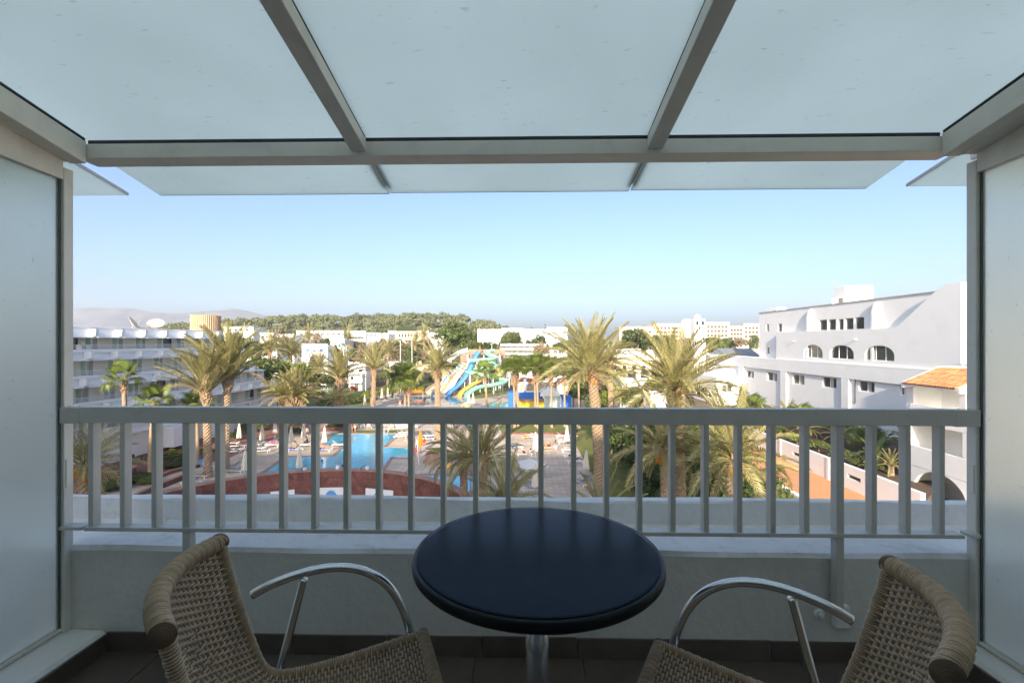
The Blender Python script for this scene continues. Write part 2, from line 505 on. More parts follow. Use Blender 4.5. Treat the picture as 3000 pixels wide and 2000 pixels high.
for k in range(4):
    a = rad(45 + 90 * k)
    d = Vector((math.cos(a), math.sin(a), 0))
    c = Vector((TX, TY, FZ))
    obj('foot', MB().tube([c + d * 0.03 + Vector((0, 0, 0.045)), c + d * 0.16 + Vector((0, 0, 0.035)), c + d * 0.27 + Vector((0, 0, 0.018))], [0.018, 0.015, 0.012], 10), 'aluminium', tb, smooth=True)
    obj('foot_pad', MB().lathe([(0.014, 0), (0.014, 0.010)], 12, c + d * 0.265 + Vector((0, 0, 0.001))), 'gasket', tb)

# ------------------------------------------------------------------ wicker chairs (local: faces +X, back at x = 0, floor at z = 0)
HW = 0.202
PROF = [(0.0, 0.785), (0.02, 0.70), (0.045, 0.60), (0.075, 0.50), (0.098, 0.445), (0.135, 0.418), (0.20, 0.412), (0.30, 0.418), (0.42, 0.432), (0.52, 0.445)]
def resample(pts, n):
    P = [Vector((a, 0, b)) for a, b in pts]
    # Catmull-Rom then equal arc length
    dense = []
    for i in range(len(P) - 1):
        p0, p1, p2, p3 = P[max(i - 1, 0)], P[i], P[i + 1], P[min(i + 2, len(P) - 1)]
        for q in range(12):
            t = q / 12
            dense.append(0.5 * ((2 * p1) + (p2 - p0) * t + (2 * p0 - 5 * p1 + 4 * p2 - p3) * t * t + (-p0 + 3 * p1 - 3 * p2 + p3) * t ** 3))
    dense.append(P[-1])
    L = [0]
    for a, b in zip(dense, dense[1:]): L.append(L[-1] + (b - a).length)
    out = []
    for i in range(n):
        s = L[-1] * i / (n - 1)
        k = min(max(int(np.searchsorted(L, s)) - 1, 0), len(dense) - 2)
        t = (s - L[k]) / max(L[k + 1] - L[k], 1e-9)
        out.append(dense[k].lerp(dense[k + 1], t))
    return out, L[-1]
NP = 401
PP, PLEN = resample(PROF, NP)
def surf(s, y):
    """point and normal of the woven sheet: s in 0..1 from the back's top to the seat's front"""
    i = min(max(s, 0), 1) * (NP - 1)
    k = min(int(i), NP - 2); t = i - k
    p = PP[k].lerp(PP[k + 1], t)
    d = (PP[min(k + 2, NP - 1)] - PP[max(k - 1, 0)]).normalized()
    nrm = Vector((-d.z, 0, d.x))        # towards the sitter
    if nrm.x < 0 and s < 0.4: nrm = -nrm
    if nrm.z < 0 and s >= 0.4: nrm = -nrm
    hollow = (1 - (y / HW) ** 2)
    back = max(0.0, 1 - s / 0.47)
    return p + Vector((-0.055 * hollow * min(1, back * 2.2), y, 0)) + Vector((0, 0, -0.018 * hollow * (1 if s > 0.5 else 0) * min(1, (s - 0.5) * 5) * min(1, (1 - s) * 8))), nrm
def surf_off(s, y, h):
    p, nrm = surf(s, y)
    return p + nrm * h

chair = thing('wicker_chair', 'brown wicker armchair with aluminium arms to the left of the black table', 'chair', (0, 0, 0), 0, 'wicker chairs at the table')
def wrapped(path_fn, length, r, pitch=0.0064, n=12):
    # a dark core with one strand coiled round it, turn upon turn
    core = [path_fn(t) for t in np.linspace(0, 1, 40)]
    mb = MB(); mb.cur = 1
    mb.tube(core, r - 0.0012, n)
    mb.cur = 0
    turns = int(length / pitch); seg = 12
    N_ = turns * seg
    P_ = [path_fn(t) for t in np.linspace(0, 1, 241)]
    T_ = [(P_[min(i + 1, 240)] - P_[max(i - 1, 0)]).normalized() for i in range(241)]
    ref = Vector((0, 0, 1)) if abs(T_[0].z) < 0.8 else Vector((1, 0, 0))
    helix = []
    nx_ = T_[0].cross(ref).normalized(); last = 0
    for i in range(N_ + 1):
        k = min(240, round(i / N_ * 240))
        nx_ = (nx_ - T_[k] * nx_.dot(T_[k])).normalized(); ny_ = T_[k].cross(nx_)
        a = 2 * math.pi * i / seg
        rr = r + 0.0008 * math.sin(i * 0.37)
        helix.append(path_fn(i / N_) + (nx_ * math.cos(a) + ny_ * math.sin(a)) * rr)
    mb.tube(helix, pitch * 0.46, 5)
    return mb
# side rails, wrapped tight
for sy in (-1, 1):
    o = wrapped(lambda t: surf(t, sy * HW)[0], PLEN, 0.0125)
    obj('side_rail', o, ['wicker', 'wicker_dark'], chair, smooth=True)
# top rail (thicker roll) and front rail
def top_path(t):
    y = (t * 2 - 1) * (HW + 0.002)
    p, _ = surf(0.0, max(-HW, min(HW, y)))
    return Vector((p.x - 0.004, y, p.z + 0.010 + 0.010 * (1 - (y / HW) ** 2)))
tr_ = obj('top_rail', wrapped(top_path, 0.45, 0.0185, 0.0072, 16), ['wicker', 'wicker_dark'], chair, smooth=True)
obj('front_rail', wrapped(lambda t: Vector((0.527, (t * 2 - 1) * (HW + 0.012), 0.438)), 0.47, 0.0155), ['wicker', 'wicker_dark'], chair, smooth=True)
# coiled end caps of the roll
for sy in (-1, 1):
    e = top_path(0.0 if sy < 0 else 1.0)
    prof_c = []
    for q in range(13):
        t = q / 12
        prof_c.append((0.0225 * math.cos(t * math.pi / 2) + 0.0008, 0.020 * math.sin(t * math.pi / 2) + 0.0035 * (q % 2)))
    c = MB().lathe(prof_c, 18)
    c.v = [(e.x + a, e.y + sy * z, e.z + b * (1 if sy < 0 else -1)) for a, b, z in c.v]
    obj('coiled_cap', c, 'wicker_dark', tr_, smooth=True)
    c = MB().lathe([(0.018, 0), (0.019, 0.004), (0.012, 0.010), (0.001, 0.012)], 14)
    c.v = [(0.527 + a, sy * (HW + 0.012 + z), 0.438 + b * (1 if sy < 0 else -1)) for a, b, z in c.v]
    obj('coiled_cap', c, 'wicker_dark', chair, smooth=True)
# the weave: warp pairs along the sheet, weft strands over and under
mb = MB()
NW = 23
wy = [(-HW + 0.012) + (2 * HW - 0.024) * k / (NW - 1) for k in range(NW)]
for k, y in enumerate(wy):
    for q in (-0.0022, 0.0022):
        mb.tube([surf_off(s, y + q, 0.0) for s in np.linspace(0.005, 0.995, 90)], 0.0021, 4, caps=False)
obj('warp', mb, 'wicker_dark', chair, smooth=True)
mb = MB()
nweft = int(PLEN / 0.0082)
for j in range(nweft):
    s = (j + 0.7) / nweft
    if s > 0.99: continue
    pts = []
    skip = 0.17 < s < 0.33 and (j % 5 in (0, 1))
    for k in range(NW):
        y = wy[k]
        h = 0.0052 if (k + j) % 2 == 0 else -0.0048
        if skip and 7 <= k <= 14: h = 0.0052 if ((k // 2) + j) % 2 == 0 else -0.0048
        pts.append(surf_off(s + random.uniform(-0.0008, 0.0008), y, h))
        if k < NW - 1:
            pts.append(surf_off(s, (wy[k] + wy[k + 1]) / 2, 0.0))
    pts = [surf_off(s, -HW, 0.004)] + pts + [surf_off(s, HW, 0.004)]
    mb.tube(pts, 0.0034, 5, caps=False)
obj('weave', mb, 'wicker', chair, smooth=True)
# aluminium arms and legs
def smooth_path(P, n=40):
    P = [Vector(p) for p in P]; o = []
    for i in range(len(P) - 1):
        p0, p1, p2, p3 = P[max(i - 1, 0)], P[i], P[i + 1], P[min(i + 2, len(P) - 1)]
        for q in range(8):
            t = q / 8
            o.append(0.5 * ((2 * p1) + (p2 - p0) * t + (2 * p0 - 5 * p1 + 4 * p2 - p3) * t * t + (-p0 + 3 * p1 - 3 * p2 + p3) * t ** 3))
    o.append(P[-1]); return o
for sy in (-1, 1):
    L = sy * (HW + 0.066)
    arm = smooth_path([(0.062, L, 0.615), (0.12, L, 0.638), (0.20, L, 0.655), (0.28, L, 0.656), (0.355, L, 0.635), (0.42, L, 0.588), (0.465, L, 0.52), (0.495, L, 0.43), (0.515, L, 0.32), (0.53, L, 0.15), (0.54, L, 0.004)])
    obj('arm', MB().tube(arm, 0.0125, 14), 'aluminium', chair, smooth=True)
    leg = smooth_path([(0.195, L * 0.995, 0.640), (0.165, L * 0.99, 0.52), (0.12, L * 0.985, 0.34), (0.075, L * 0.98, 0.16), (0.035, L * 0.97, 0.004)])
    obj('leg', MB().tube(leg, 0.0115, 12), 'aluminium', chair, smooth=True)
for x, z in ((0.13, 0.385), (0.46, 0.40)):
    obj('cross_bar', MB().tube([(x, -(HW + 0.064), z), (x, HW + 0.064, z)], 0.010, 10), 'aluminium', chair, smooth=True)

def chair_place(near, far, z=0.80):
    a, b = G(near[0], near[1], FZ + z), G(far[0], far[1], FZ + z)
    return a, b
a, b = chair_place((478, 1858), (650, 1577))
mid = (a + b) / 2
dirv = (b - a).normalized()
rzL = math.atan2(dirv.y, dirv.x) - math.pi / 2
chair.location = (mid.x, mid.y, FZ); chair.rotation_euler = (0, 0, rzL)
a, b = chair_place((2768, 1965), (2602, 1645))
mid = (a + b) / 2
dirv = (b - a).normalized()
rzR = math.atan2(dirv.y, dirv.x) + math.pi / 2
dup(chair, (mid.x, mid.y, FZ), rzR, 'brown wicker armchair with aluminium arms to the right of the black table')
# ------------------------------------------------------------------ outdoor materials
mat('white_wall', (0.80, 0.80, 0.78), 0.85, 0.03, 0.5, 0.2, 12, stain=(0.55, 0.52, 0.46), sscale=0.35, samt=0.22)
mat('white_trim', (0.82, 0.82, 0.80), 0.7, 0.03, 2)
mat('cream_wall', (0.62, 0.52, 0.40), 0.85, 0.05, 0.3)
mat('tan_clad', (0.52, 0.37, 0.23), 0.7, 0.06, 1)
mat('concrete', (0.40, 0.38, 0.35), 0.9, 0.1, 1)
mat('roof_grey', (0.20, 0.23, 0.26), 0.6, 0.1, 1)
mat('glass_dark', (0.035, 0.045, 0.05), 0.08, spec=0.8)
mat('glass_green', (0.68, 0.78, 0.70), 0.25, trans=0.5)
mat('curtain', (0.42, 0.40, 0.36), 0.9, 0.15, 6)
mat('balcony_wall', (0.86, 0.80, 0.69), 0.9, 0.05, 1)
mat('door_brown', (0.10, 0.07, 0.05), 0.5, 0.1, 3)
mat('metal_white', (0.78, 0.78, 0.76), 0.4)
mat('metal_grey', (0.45, 0.45, 0.45), 0.4, metal=0.6)
mat('black_iron', (0.02, 0.02, 0.022), 0.5)
mat('terracotta', (0.50, 0.20, 0.085), 0.8, 0.25, 3, rand=0.3, stain=(0.35, 0.13, 0.06), sscale=1.5, samt=0.5)
mat('red_paving', (0.25, 0.115, 0.085), 0.85, 0.18, 1.5, 0.3, 9)
mat('orange_paving', (0.60, 0.29, 0.13), 0.85, 0.12, 1.2, 0.3, 8)
mat('red_stone', (0.18, 0.066, 0.048), 0.75, 0.3, 3.5, 0.6, 14, rand=0.30, stain=(0.34, 0.22, 0.17), sscale=2.5, samt=0.55, bdist=0.03)
mat('stone_joint', (0.26, 0.145, 0.115), 0.9, 0.2, 4)
mat('pink_coping', (0.36, 0.22, 0.165), 0.8, 0.15, 2, rand=0.1)
mat('soil', (0.10, 0.065, 0.04), 0.95, 0.25, 1.5)
mat('bark', (0.20, 0.15, 0.10), 0.9, 0.3, 6, 0.5, 12, bdist=0.05)
mat('palm_trunk', (0.36, 0.26, 0.165), 0.9, 0.4, 5, 0.8, 9, bdist=0.05)
mat('palm_skirt', (0.40, 0.27, 0.15), 0.85, 0.25, 4)
mat('frond', (0.34, 0.31, 0.125), 0.42, 0.16, 0.8, trans=0.32, rand=0.35, stain=(0.40, 0.32, 0.15), sscale=0.9, samt=0.6)
mat('frond_dry', (0.34, 0.26, 0.13), 0.6, 0.2, 2, trans=0.2, rand=0.2)
mat('fan_leaf', (0.165, 0.21, 0.05), 0.4, 0.2, 1, trans=0.3, rand=0.25)
mat('date_orange', (0.62, 0.27, 0.02), 0.5, 0.2, 6)
mat('leaf_a', (0.085, 0.115, 0.03), 0.55, 0.35, 0.5, trans=0.25, rand=0.25, stain=(0.12, 0.13, 0.03), sscale=0.35, samt=0.8)
mat('leaf_b', (0.125, 0.155, 0.04), 0.55, 0.35, 0.5, trans=0.28, rand=0.2, stain=(0.16, 0.17, 0.04), sscale=0.4, samt=0.8)
mat('leaf_lime', (0.23, 0.27, 0.05), 0.5, 0.3, 0.6, trans=0.3, rand=0.15)
mat('leaf_brown', (0.24, 0.18, 0.11), 0.7, 0.35, 0.5, trans=0.15, rand=0.2, stain=(0.16, 0.15, 0.06), sscale=0.3, samt=0.8)
mat('leaf_pine', (0.045, 0.058, 0.028), 0.6, 0.3, 0.6, trans=0.12)
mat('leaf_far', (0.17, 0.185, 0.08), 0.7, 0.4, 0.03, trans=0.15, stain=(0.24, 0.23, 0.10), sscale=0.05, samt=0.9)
mat('leaf_red', (0.26, 0.05, 0.03), 0.6, 0.3, 2, trans=0.2)
mat('flower_pink', (0.55, 0.06, 0.24), 0.6, 0.2, 3)
mat('canvas', (0.78, 0.72, 0.60), 0.8, 0.05, 3, trans=0.15)
mat('canvas_white', (0.80, 0.79, 0.76), 0.8, 0.04, 3, trans=0.2)
mat('canvas_orange', (0.75, 0.26, 0.02), 0.8, 0.05, 3, trans=0.15)
mat('plastic_white', (0.78, 0.78, 0.77), 0.45)
mat('sling_grey', (0.30, 0.32, 0.34), 0.7, 0.08, 4)
mat('towel_blue', (0.03, 0.06, 0.30), 0.9, 0.1, 6)
mat('towel_red', (0.55, 0.08, 0.06), 0.9, 0.1, 6)
mat('towel_white', (0.78, 0.74, 0.70), 0.9, 0.1, 6)
mat('towel_orange', (0.72, 0.26, 0.04), 0.9, 0.1, 6)
mat('skin', (0.48, 0.27, 0.17), 0.55, 0.05, 6)
mat('skin_dark', (0.30, 0.155, 0.09), 0.55, 0.05, 6)
mat('hair_dark', (0.015, 0.011, 0.009), 0.6)
mat('cloth_navy', (0.02, 0.03, 0.09), 0.85)
mat('cloth_red', (0.55, 0.05, 0.04), 0.85)
mat('cloth_pink', (0.62, 0.06, 0.25), 0.85)
mat('cloth_black', (0.015, 0.015, 0.018), 0.85)
mat('cloth_teal', (0.05, 0.30, 0.34), 0.85)
mat('cloth_white', (0.75, 0.74, 0.72), 0.85)
mat('plastic_blue', (0.03, 0.16, 0.50), 0.4)
mat('slide_blue', (0.12, 0.33, 0.64), 0.3, 0.06, 2)
mat('slide_green', (0.30, 0.64, 0.45), 0.3, 0.06, 2)
mat('slide_yellow', (0.80, 0.54, 0.13), 0.3, 0.06, 2)
mat('slide_cream', (0.74, 0.62, 0.42), 0.35, 0.06, 2)
mat('slide_orange', (0.72, 0.32, 0.08), 0.3)
mat('slide_white', (0.80, 0.79, 0.75), 0.3)
mat('slide_glass', (0.62, 0.74, 0.74), 0.25, trans=0.4)
mat('wall_blue', (0.015, 0.14, 0.52), 0.6, 0.06, 1)
mat('wall_yellow', (0.78, 0.50, 0.03), 0.6, 0.06, 1)
mat('wood_deck', (0.30, 0.21, 0.14), 0.8, 0.15, 2)
mat('sign_blue', (0.02, 0.08, 0.22), 0.5)

def paver(name, col, joint, bx, by):
    m = bpy.data.materials.new(name); m.use_nodes = True
    n = m.node_tree.nodes; l = m.node_tree.links
    p = n['Principled BSDF']; p.inputs['Roughness'].default_value = 0.8
    tc = n.new('ShaderNodeTexCoord')
    br = n.new('ShaderNodeTexBrick'); br.inputs['Scale'].default_value = 1.0
    br.inputs['Brick Width'].default_value = bx; br.inputs['Row Height'].default_value = by
    br.inputs['Mortar Size'].default_value = 0.018; br.inputs['Mortar Smooth'].default_value = 0.3
    br.offset = 0.0
    c = Vector(col)
    br.inputs['Color1'].default_value = (*(c * 1.06), 1); br.inputs['Color2'].default_value = (*(c * 0.9), 1); br.inputs['Mortar'].default_value = (*joint, 1)
    l.new(tc.outputs['Object'], br.inputs['Vector'])
    nz = n.new('ShaderNodeTexNoise'); nz.inputs['Scale'].default_value = 0.35; nz.inputs['Detail'].default_value = 7
    l.new(tc.outputs['Object'], nz.inputs['Vector'])
    mr = n.new('ShaderNodeMapRange'); mr.inputs[1].default_value = 0.3; mr.inputs[2].default_value = 0.7; mr.inputs[3].default_value = 0.80; mr.inputs[4].default_value = 1.15
    l.new(nz.outputs[0], mr.inputs[0])
    mx = n.new('ShaderNodeMix'); mx.data_type = 'RGBA'; mx.blend_type = 'MULTIPLY'; mx.inputs[0].default_value = 1
    l.new(br.outputs[0], mx.inputs[6]); l.new(mr.outputs[0], mx.inputs[7])
    l.new(mx.outputs[2], p.inputs['Base Color'])
    M[name] = m
paver('deck_paver', (0.60, 0.49, 0.375), (0.34, 0.27, 0.205), 0.6, 0.6)

def water(name, col):
    m = bpy.data.materials.new(name); m.use_nodes = True
    n = m.node_tree.nodes; l = m.node_tree.links
    p = n['Principled BSDF']
    p.inputs['Base Color'].default_value = (*col, 1)
    p.inputs['Roughness'].default_value = 0.06
    p.inputs['Specular IOR Level'].default_value = 0.5
    tc = n.new('ShaderNodeTexCoord')
    n0 = n.new('ShaderNodeTexNoise'); n0.inputs['Scale'].default_value = 1.1; n0.inputs['Detail'].default_value = 3; n0.inputs['Distortion'].default_value = 1.5
    l.new(tc.outputs['Object'], n0.inputs['Vector'])
    rp = n.new('ShaderNodeValToRGB')
    c = Vector(col)
    rp.color_ramp.elements[0].position = 0.3; rp.color_ramp.elements[0].color = (*(c * 0.82), 1)
    rp.color_ramp.elements[1].position = 0.72; rp.color_ramp.elements[1].color = (min(1, c.x * 1.9 + 0.02), min(1, c.y * 1.25), min(1, c.z * 1.15), 1)
    l.new(n0.outputs[0], rp.inputs[0]); l.new(rp.outputs[0], p.inputs['Base Color'])
    nz = n.new('ShaderNodeTexNoise'); nz.inputs['Scale'].default_value = 2.6; nz.inputs['Detail'].default_value = 3
    l.new(tc.outputs['Object'], nz.inputs['Vector'])
    bp = n.new('ShaderNodeBump'); bp.inputs['Strength'].default_value = 0.22; bp.inputs['Distance'].default_value = 0.05
    l.new(nz.outputs[0], bp.inputs['Height']); l.new(bp.outputs[0], p.inputs['Normal'])
    M[name] = m
water('pool_water', (0.055, 0.42, 0.60))
water('pool_water_deep', (0.03, 0.30, 0.44))

def ground_mat(name, a, b, scale):
    m = bpy.data.materials.new(name); m.use_nodes = True
    n = m.node_tree.nodes; l = m.node_tree.links
    p = n['Principled BSDF']; p.inputs['Roughness'].default_value = 0.95
    tc = n.new('ShaderNodeTexCoord')
    nz = n.new('ShaderNodeTexNoise'); nz.inputs['Scale'].default_value = scale; nz.inputs['Detail'].default_value = 9; nz.inputs['Roughness'].default_value = 0.7
    l.new(tc.outputs['Object'], nz.inputs['Vector'])
    rp = n.new('ShaderNodeValToRGB')
    rp.color_ramp.elements[0].position = 0.38; rp.color_ramp.elements[0].color = (*a, 1)
    rp.color_ramp.elements[1].position = 0.62; rp.color_ramp.elements[1].color = (*b, 1)
    l.new(nz.outputs[0], rp.inputs[0]); l.new(rp.outputs[0], p.inputs['Base Color'])
    n2 = n.new('ShaderNodeTexNoise'); n2.inputs['Scale'].default_value = 6; n2.inputs['Detail'].default_value = 4
    l.new(tc.outputs['Object'], n2.inputs['Vector'])
    bp = n.new('ShaderNodeBump'); bp.inputs['Strength'].default_value = 0.7; bp.inputs['Distance'].default_value = 0.08
    l.new(n2.outputs[0], bp.inputs['Height']); l.new(bp.outputs[0], p.inputs['Normal'])
    M[name] = m
ground_mat('ground', (0.085, 0.075, 0.040), (0.22, 0.165, 0.10), 0.06)
ground_mat('lawn', (0.10, 0.13, 0.022), (0.20, 0.20, 0.045), 0.5)
ground_mat('mountain', (0.07, 0.072, 0.09), (0.17, 0.16, 0.175), 0.006)
ground_mat('hill', (0.08, 0.09, 0.04), (0.14, 0.135, 0.06), 0.03)

# ------------------------------------------------------------------ vegetation meshes
def quad_mesh(name, V, matn):
    """V: (n, 4, 3) array of leaf quads"""
    V = np.asarray(V, dtype=np.float32)
    n = len(V)
    me = bpy.data.meshes.new(name)
    me.vertices.add(n * 4); me.vertices.foreach_set('co', V.reshape(-1))
    me.loops.add(n * 4); me.loops.foreach_set('vertex_index', np.arange(n * 4, dtype=np.int32))
    me.polygons.add(n); me.polygons.foreach_set('loop_start', np.arange(0, n * 4, 4, dtype=np.int32))
    me.polygons.foreach_set('loop_total', np.full(n, 4, dtype=np.int32))
    me.materials.append(M[matn])
    me.update(calc_edges=True)
    return me

def leaf_quads(P, N, size, rng, aspect=0.55):
    """quads at points P facing roughly N"""
    n = len(P)
    N = N + rng.normal(0, 0.75, (n, 3)); N /= np.linalg.norm(N, axis=1, keepdims=True) + 1e-9
    A = rng.normal(0, 1, (n, 3)); A -= (A * N).sum(1, keepdims=True) * N; A /= np.linalg.norm(A, axis=1, keepdims=True) + 1e-9
    B = np.cross(N, A)
    s = size * rng.uniform(0.6, 1.35, (n, 1))
    a = A * s; b = B * s * aspect
    return np.stack([P - a, P + b, P + a, P - b], axis=1)

def cloud(clumps, dens, size, rng):
    """leaves spread through clumps [(x, y, z, rx, ry, rz)], thicker near each clump's skin"""
    out = []
    for (x, y, z, rx, ry, rz) in clumps:
        n = max(12, int(dens * (rx * ry + ry * rz + rx * rz)))
        D = rng.normal(0, 1, (n, 3)); D /= np.linalg.norm(D, axis=1, keepdims=True)
        D[:, 2] = np.where(D[:, 2] < -0.5, -D[:, 2] * 0.5, D[:, 2])
        r = rng.uniform(0.55, 1.08, (n, 1)) ** 0.6
        P = D * r * np.array([rx, ry, rz]) + np.array([x, y, z])
        out.append(leaf_quads(P, D + np.array([0, 0, 0.35]), size, rng))
    return np.concatenate(out)

def crown_clumps(rx, ry, rz, zc, n, rc, rng):
    out = []
    for _ in range(n):
        d = rng.normal(0, 1, 3); d /= np.linalg.norm(d)
        if d[2] < -0.35: d[2] *= -0.6
        k = rng.uniform(0.45, 0.95)
        q = rc * rng.uniform(0.65, 1.3)
        out.append((d[0] * rx * k, d[1] * ry * k, zc + d[2] * rz * k, q, q, q * 0.75))
    return out

def trunk_mb(h, r0, r1, limbs, rng, spread=0.5, top=None):
    mb = MB()
    top = top or h
    bend = rng.normal(0, 0.05, 2)
    path = [(bend[0] * h * t * t, bend[1] * h * t * t, h * t) for t in np.linspace(0, 1, 6)]
    mb.tube(path, [r0 * (1.25 if i == 0 else 1) + (r1 - r0) * i / 5 for i in range(6)], 8)
    for k in range(limbs):
        a = 2 * math.pi * (k + rng.uniform(-0.3, 0.3)) / limbs
        b = Vector(path[-1 - (k % 2)])
        e = b + Vector((math.cos(a) * spread, math.sin(a) * spread, (top - h) * rng.uniform(0.6, 1.0) + 0.3))
        m_ = (b + e) / 2 + Vector((math.cos(a), math.sin(a), 0)) * spread * 0.15
        mb.tube([b, m_, e], [r1 * 0.7, r1 * 0.5, r1 * 0.2], 6)
    return mb

TREE_CACHE = {}
def tree_meshes(kind, var):
    """unit-ish tree about 10 m tall, crown about 8 m wide"""
    key = (kind, var)
    if key in TREE_CACHE: return TREE_CACHE[key]
    rng = np.random.default_rng(100 + 17 * var + sum(map(ord, kind)))
    if kind == 'broad':
        cl = crown_clumps(3.6, 3.6, 3.2, 6.4, 26, 1.25, rng); lm = ['leaf_a', 'leaf_b'][var % 2]
        q = cloud(cl, 34, 0.26, rng); tr = trunk_mb(3.6, 0.32, 0.2, 5, rng, 1.8, 6.5)
    elif kind == 'umbrella':      # wide flat pine / acacia
        cl = crown_clumps(4.2, 4.2, 1.6, 7.6, 24, 1.1, rng); lm = 'leaf_brown'
        q = cloud(cl, 30, 0.24, rng); tr = trunk_mb(5.6, 0.26, 0.16, 6, rng, 2.6, 8)
    elif kind == 'bare':
        cl = crown_clumps(3.8, 3.8, 3.0, 5.2, 26, 1.1, rng); lm = 'leaf_brown'
        q = cloud(cl, 22, 0.2, rng); tr = trunk_mb(3.0, 0.25, 0.15, 6, rng, 2.0, 6)
    elif kind == 'lime':
        cl = crown_clumps(3.4, 3.4, 3.0, 5.5, 26, 1.2, rng); lm = 'leaf_lime'
        q = cloud(cl, 32, 0.26, rng); tr = trunk_mb(3.0, 0.25, 0.15, 5, rng, 1.6, 6)
    elif kind == 'pine':          # Norfolk-type tiers
        cl = []; lm = 'leaf_pine'
        for i in range(9):
            z = 2.2 + i * 0.85; R_ = 2.3 * (1 - i / 9.6)
            for a in range(6):
                an = a * math.pi / 3 + i * 0.5
                for f in (0.4, 0.8):
                    cl.append((math.cos(an) * R_ * f, math.sin(an) * R_ * f, z + 0.25 * f, 0.42, 0.42, 0.16))
        q = cloud(cl, 40, 0.17, rng); tr = trunk_mb(10, 0.22, 0.04, 1, rng, 0.1, 10)
    elif kind == 'cypress':
        cl = [(rng.normal(0, 0.12), rng.normal(0, 0.12), 0.8 + i * 0.62, 0.95 * math.sin(0.35 + 2.6 * i / 14), 0.95 * math.sin(0.35 + 2.6 * i / 14), 0.7) for i in range(14)]
        lm = 'leaf_a'
        q = cloud(cl, 60, 0.2, rng); tr = trunk_mb(8, 0.2, 0.05, 1, rng, 0.1, 8)
    else:                          # bush: round, leafy to the ground, about 4 m wide and 3 m tall
        cl = crown_clumps(1.7, 1.7, 1.2, 1.35, 16, 0.7, rng)
        lm = {'bush': 'leaf_a', 'bush_lime': 'leaf_lime', 'bush_mid': 'leaf_b', 'bush_brown': 'leaf_brown', 'bush_red': 'leaf_red'}[kind]
        q = cloud(cl, 95, 0.15, rng); tr = trunk_mb(0.9, 0.1, 0.06, 5, rng, 0.8, 1.6)
    cm = quad_mesh(kind + '_crown', q, lm)
    tm = tr.mesh(kind + '_trunk', 'bark', True)
    TREE_CACHE[key] = (tm, cm)
    return tm, cm

def tree(name, label, kind, loc, h, wid, var=0, group=None, cat='tree'):
    tm, cm = tree_meshes(kind, var)
    base_h = {'broad': 10.2, 'umbrella': 9.6, 'bare': 8.6, 'lime': 9.0, 'pine': 10.2, 'cypress': 9.4}.get(kind, 2.75)
    base_w = {'broad': 7.8, 'umbrella': 9.0, 'bare': 8.0, 'lime': 7.4, 'pine': 4.6, 'cypress': 2.2}.get(kind, 4.0)
    o = thing(name, label, cat, loc, random.uniform(0, 6.28), group)
    s = wid / base_w; sz = h / base_h
    for nm, me in (('trunk' if cat == 'tree' else 'stem', tm), ('crown' if cat == 'tree' else 'foliage', cm)):
        c = link(nm, me, o); c.scale = (s, s, sz)
    return o

def frond_mesh(name, L, droop, pairs, ll, matn='frond', vee=0.5, seed=0):
    rng = random.Random(seed)
    pts = []; x = z = 0.0; m = 14
    for i in range(m + 1):
        t = i / m
        pts.append((x, 0.0, z))
        a = -droop * t ** 1.4
        x += math.cos(a) * L / m; z += math.sin(a) * L / m
    mb = MB()
    side = rng.uniform(-0.12, 0.12) * L
    pts = [(p[0], side * (i / m) ** 2, p[2]) for i, p in enumerate(pts)]
    mb.tube(pts, [0.045 * (1 - 0.9 * i / m) * L / 4 for i in range(m + 1)], 3)
    P = [Vector(p) for p in pts]
    for k in range(pairs):
        t = 0.12 + 0.87 * (k + rng.uniform(-0.3, 0.3)) / pairs
        i = min(int(t * m), m - 1); f = t * m - i
        p = P[i].lerp(P[i + 1], f); d = (P[i + 1] - P[i]).normalized()
        up = Vector((0, 1, 0)).cross(d) * -1
        if up.z < 0: up = -up
        le = ll * (0.35 + 0.65 * math.sin(math.pi * min(1, 0.12 + t * 0.88)) ** 0.7) * rng.uniform(0.85, 1.1)
        lean = 0.55 + 0.9 * t
        for s in (-1, 1):
            v_ = vee + rng.uniform(-0.22, 0.22)
            q = (Vector((0, s, 0)) * math.cos(v_) + up * math.sin(v_) + d * lean).normalized()
            wv = d.cross(q); wv = (wv if wv.length > 1e-6 else up).normalized().cross(q).normalized() * 0.028 * (L / 4)
            e = p + q * le + Vector((0, 0, -0.10 * le))
            mid_ = p + q * (le * 0.45)
            mb.add([p, mid_ + wv, e, mid_ - wv], [(0, 1, 2, 3)])
    return mb.mesh(name, matn)

FR = [frond_mesh('frond', 4.0, dr, 46, 0.62, 'frond', ve, i) for i, (dr, ve) in enumerate(((0.25, 0.7), (0.6, 0.6), (1.0, 0.5), (1.45, 0.4), (1.9, 0.35), (0.45, 0.65)))]
FRD = [frond_mesh('frond_dry', 3.6, dr, 34, 0.5, 'frond_dry', 0.2, 20 + i) for i, dr in enumerate((1.2, 1.7))]

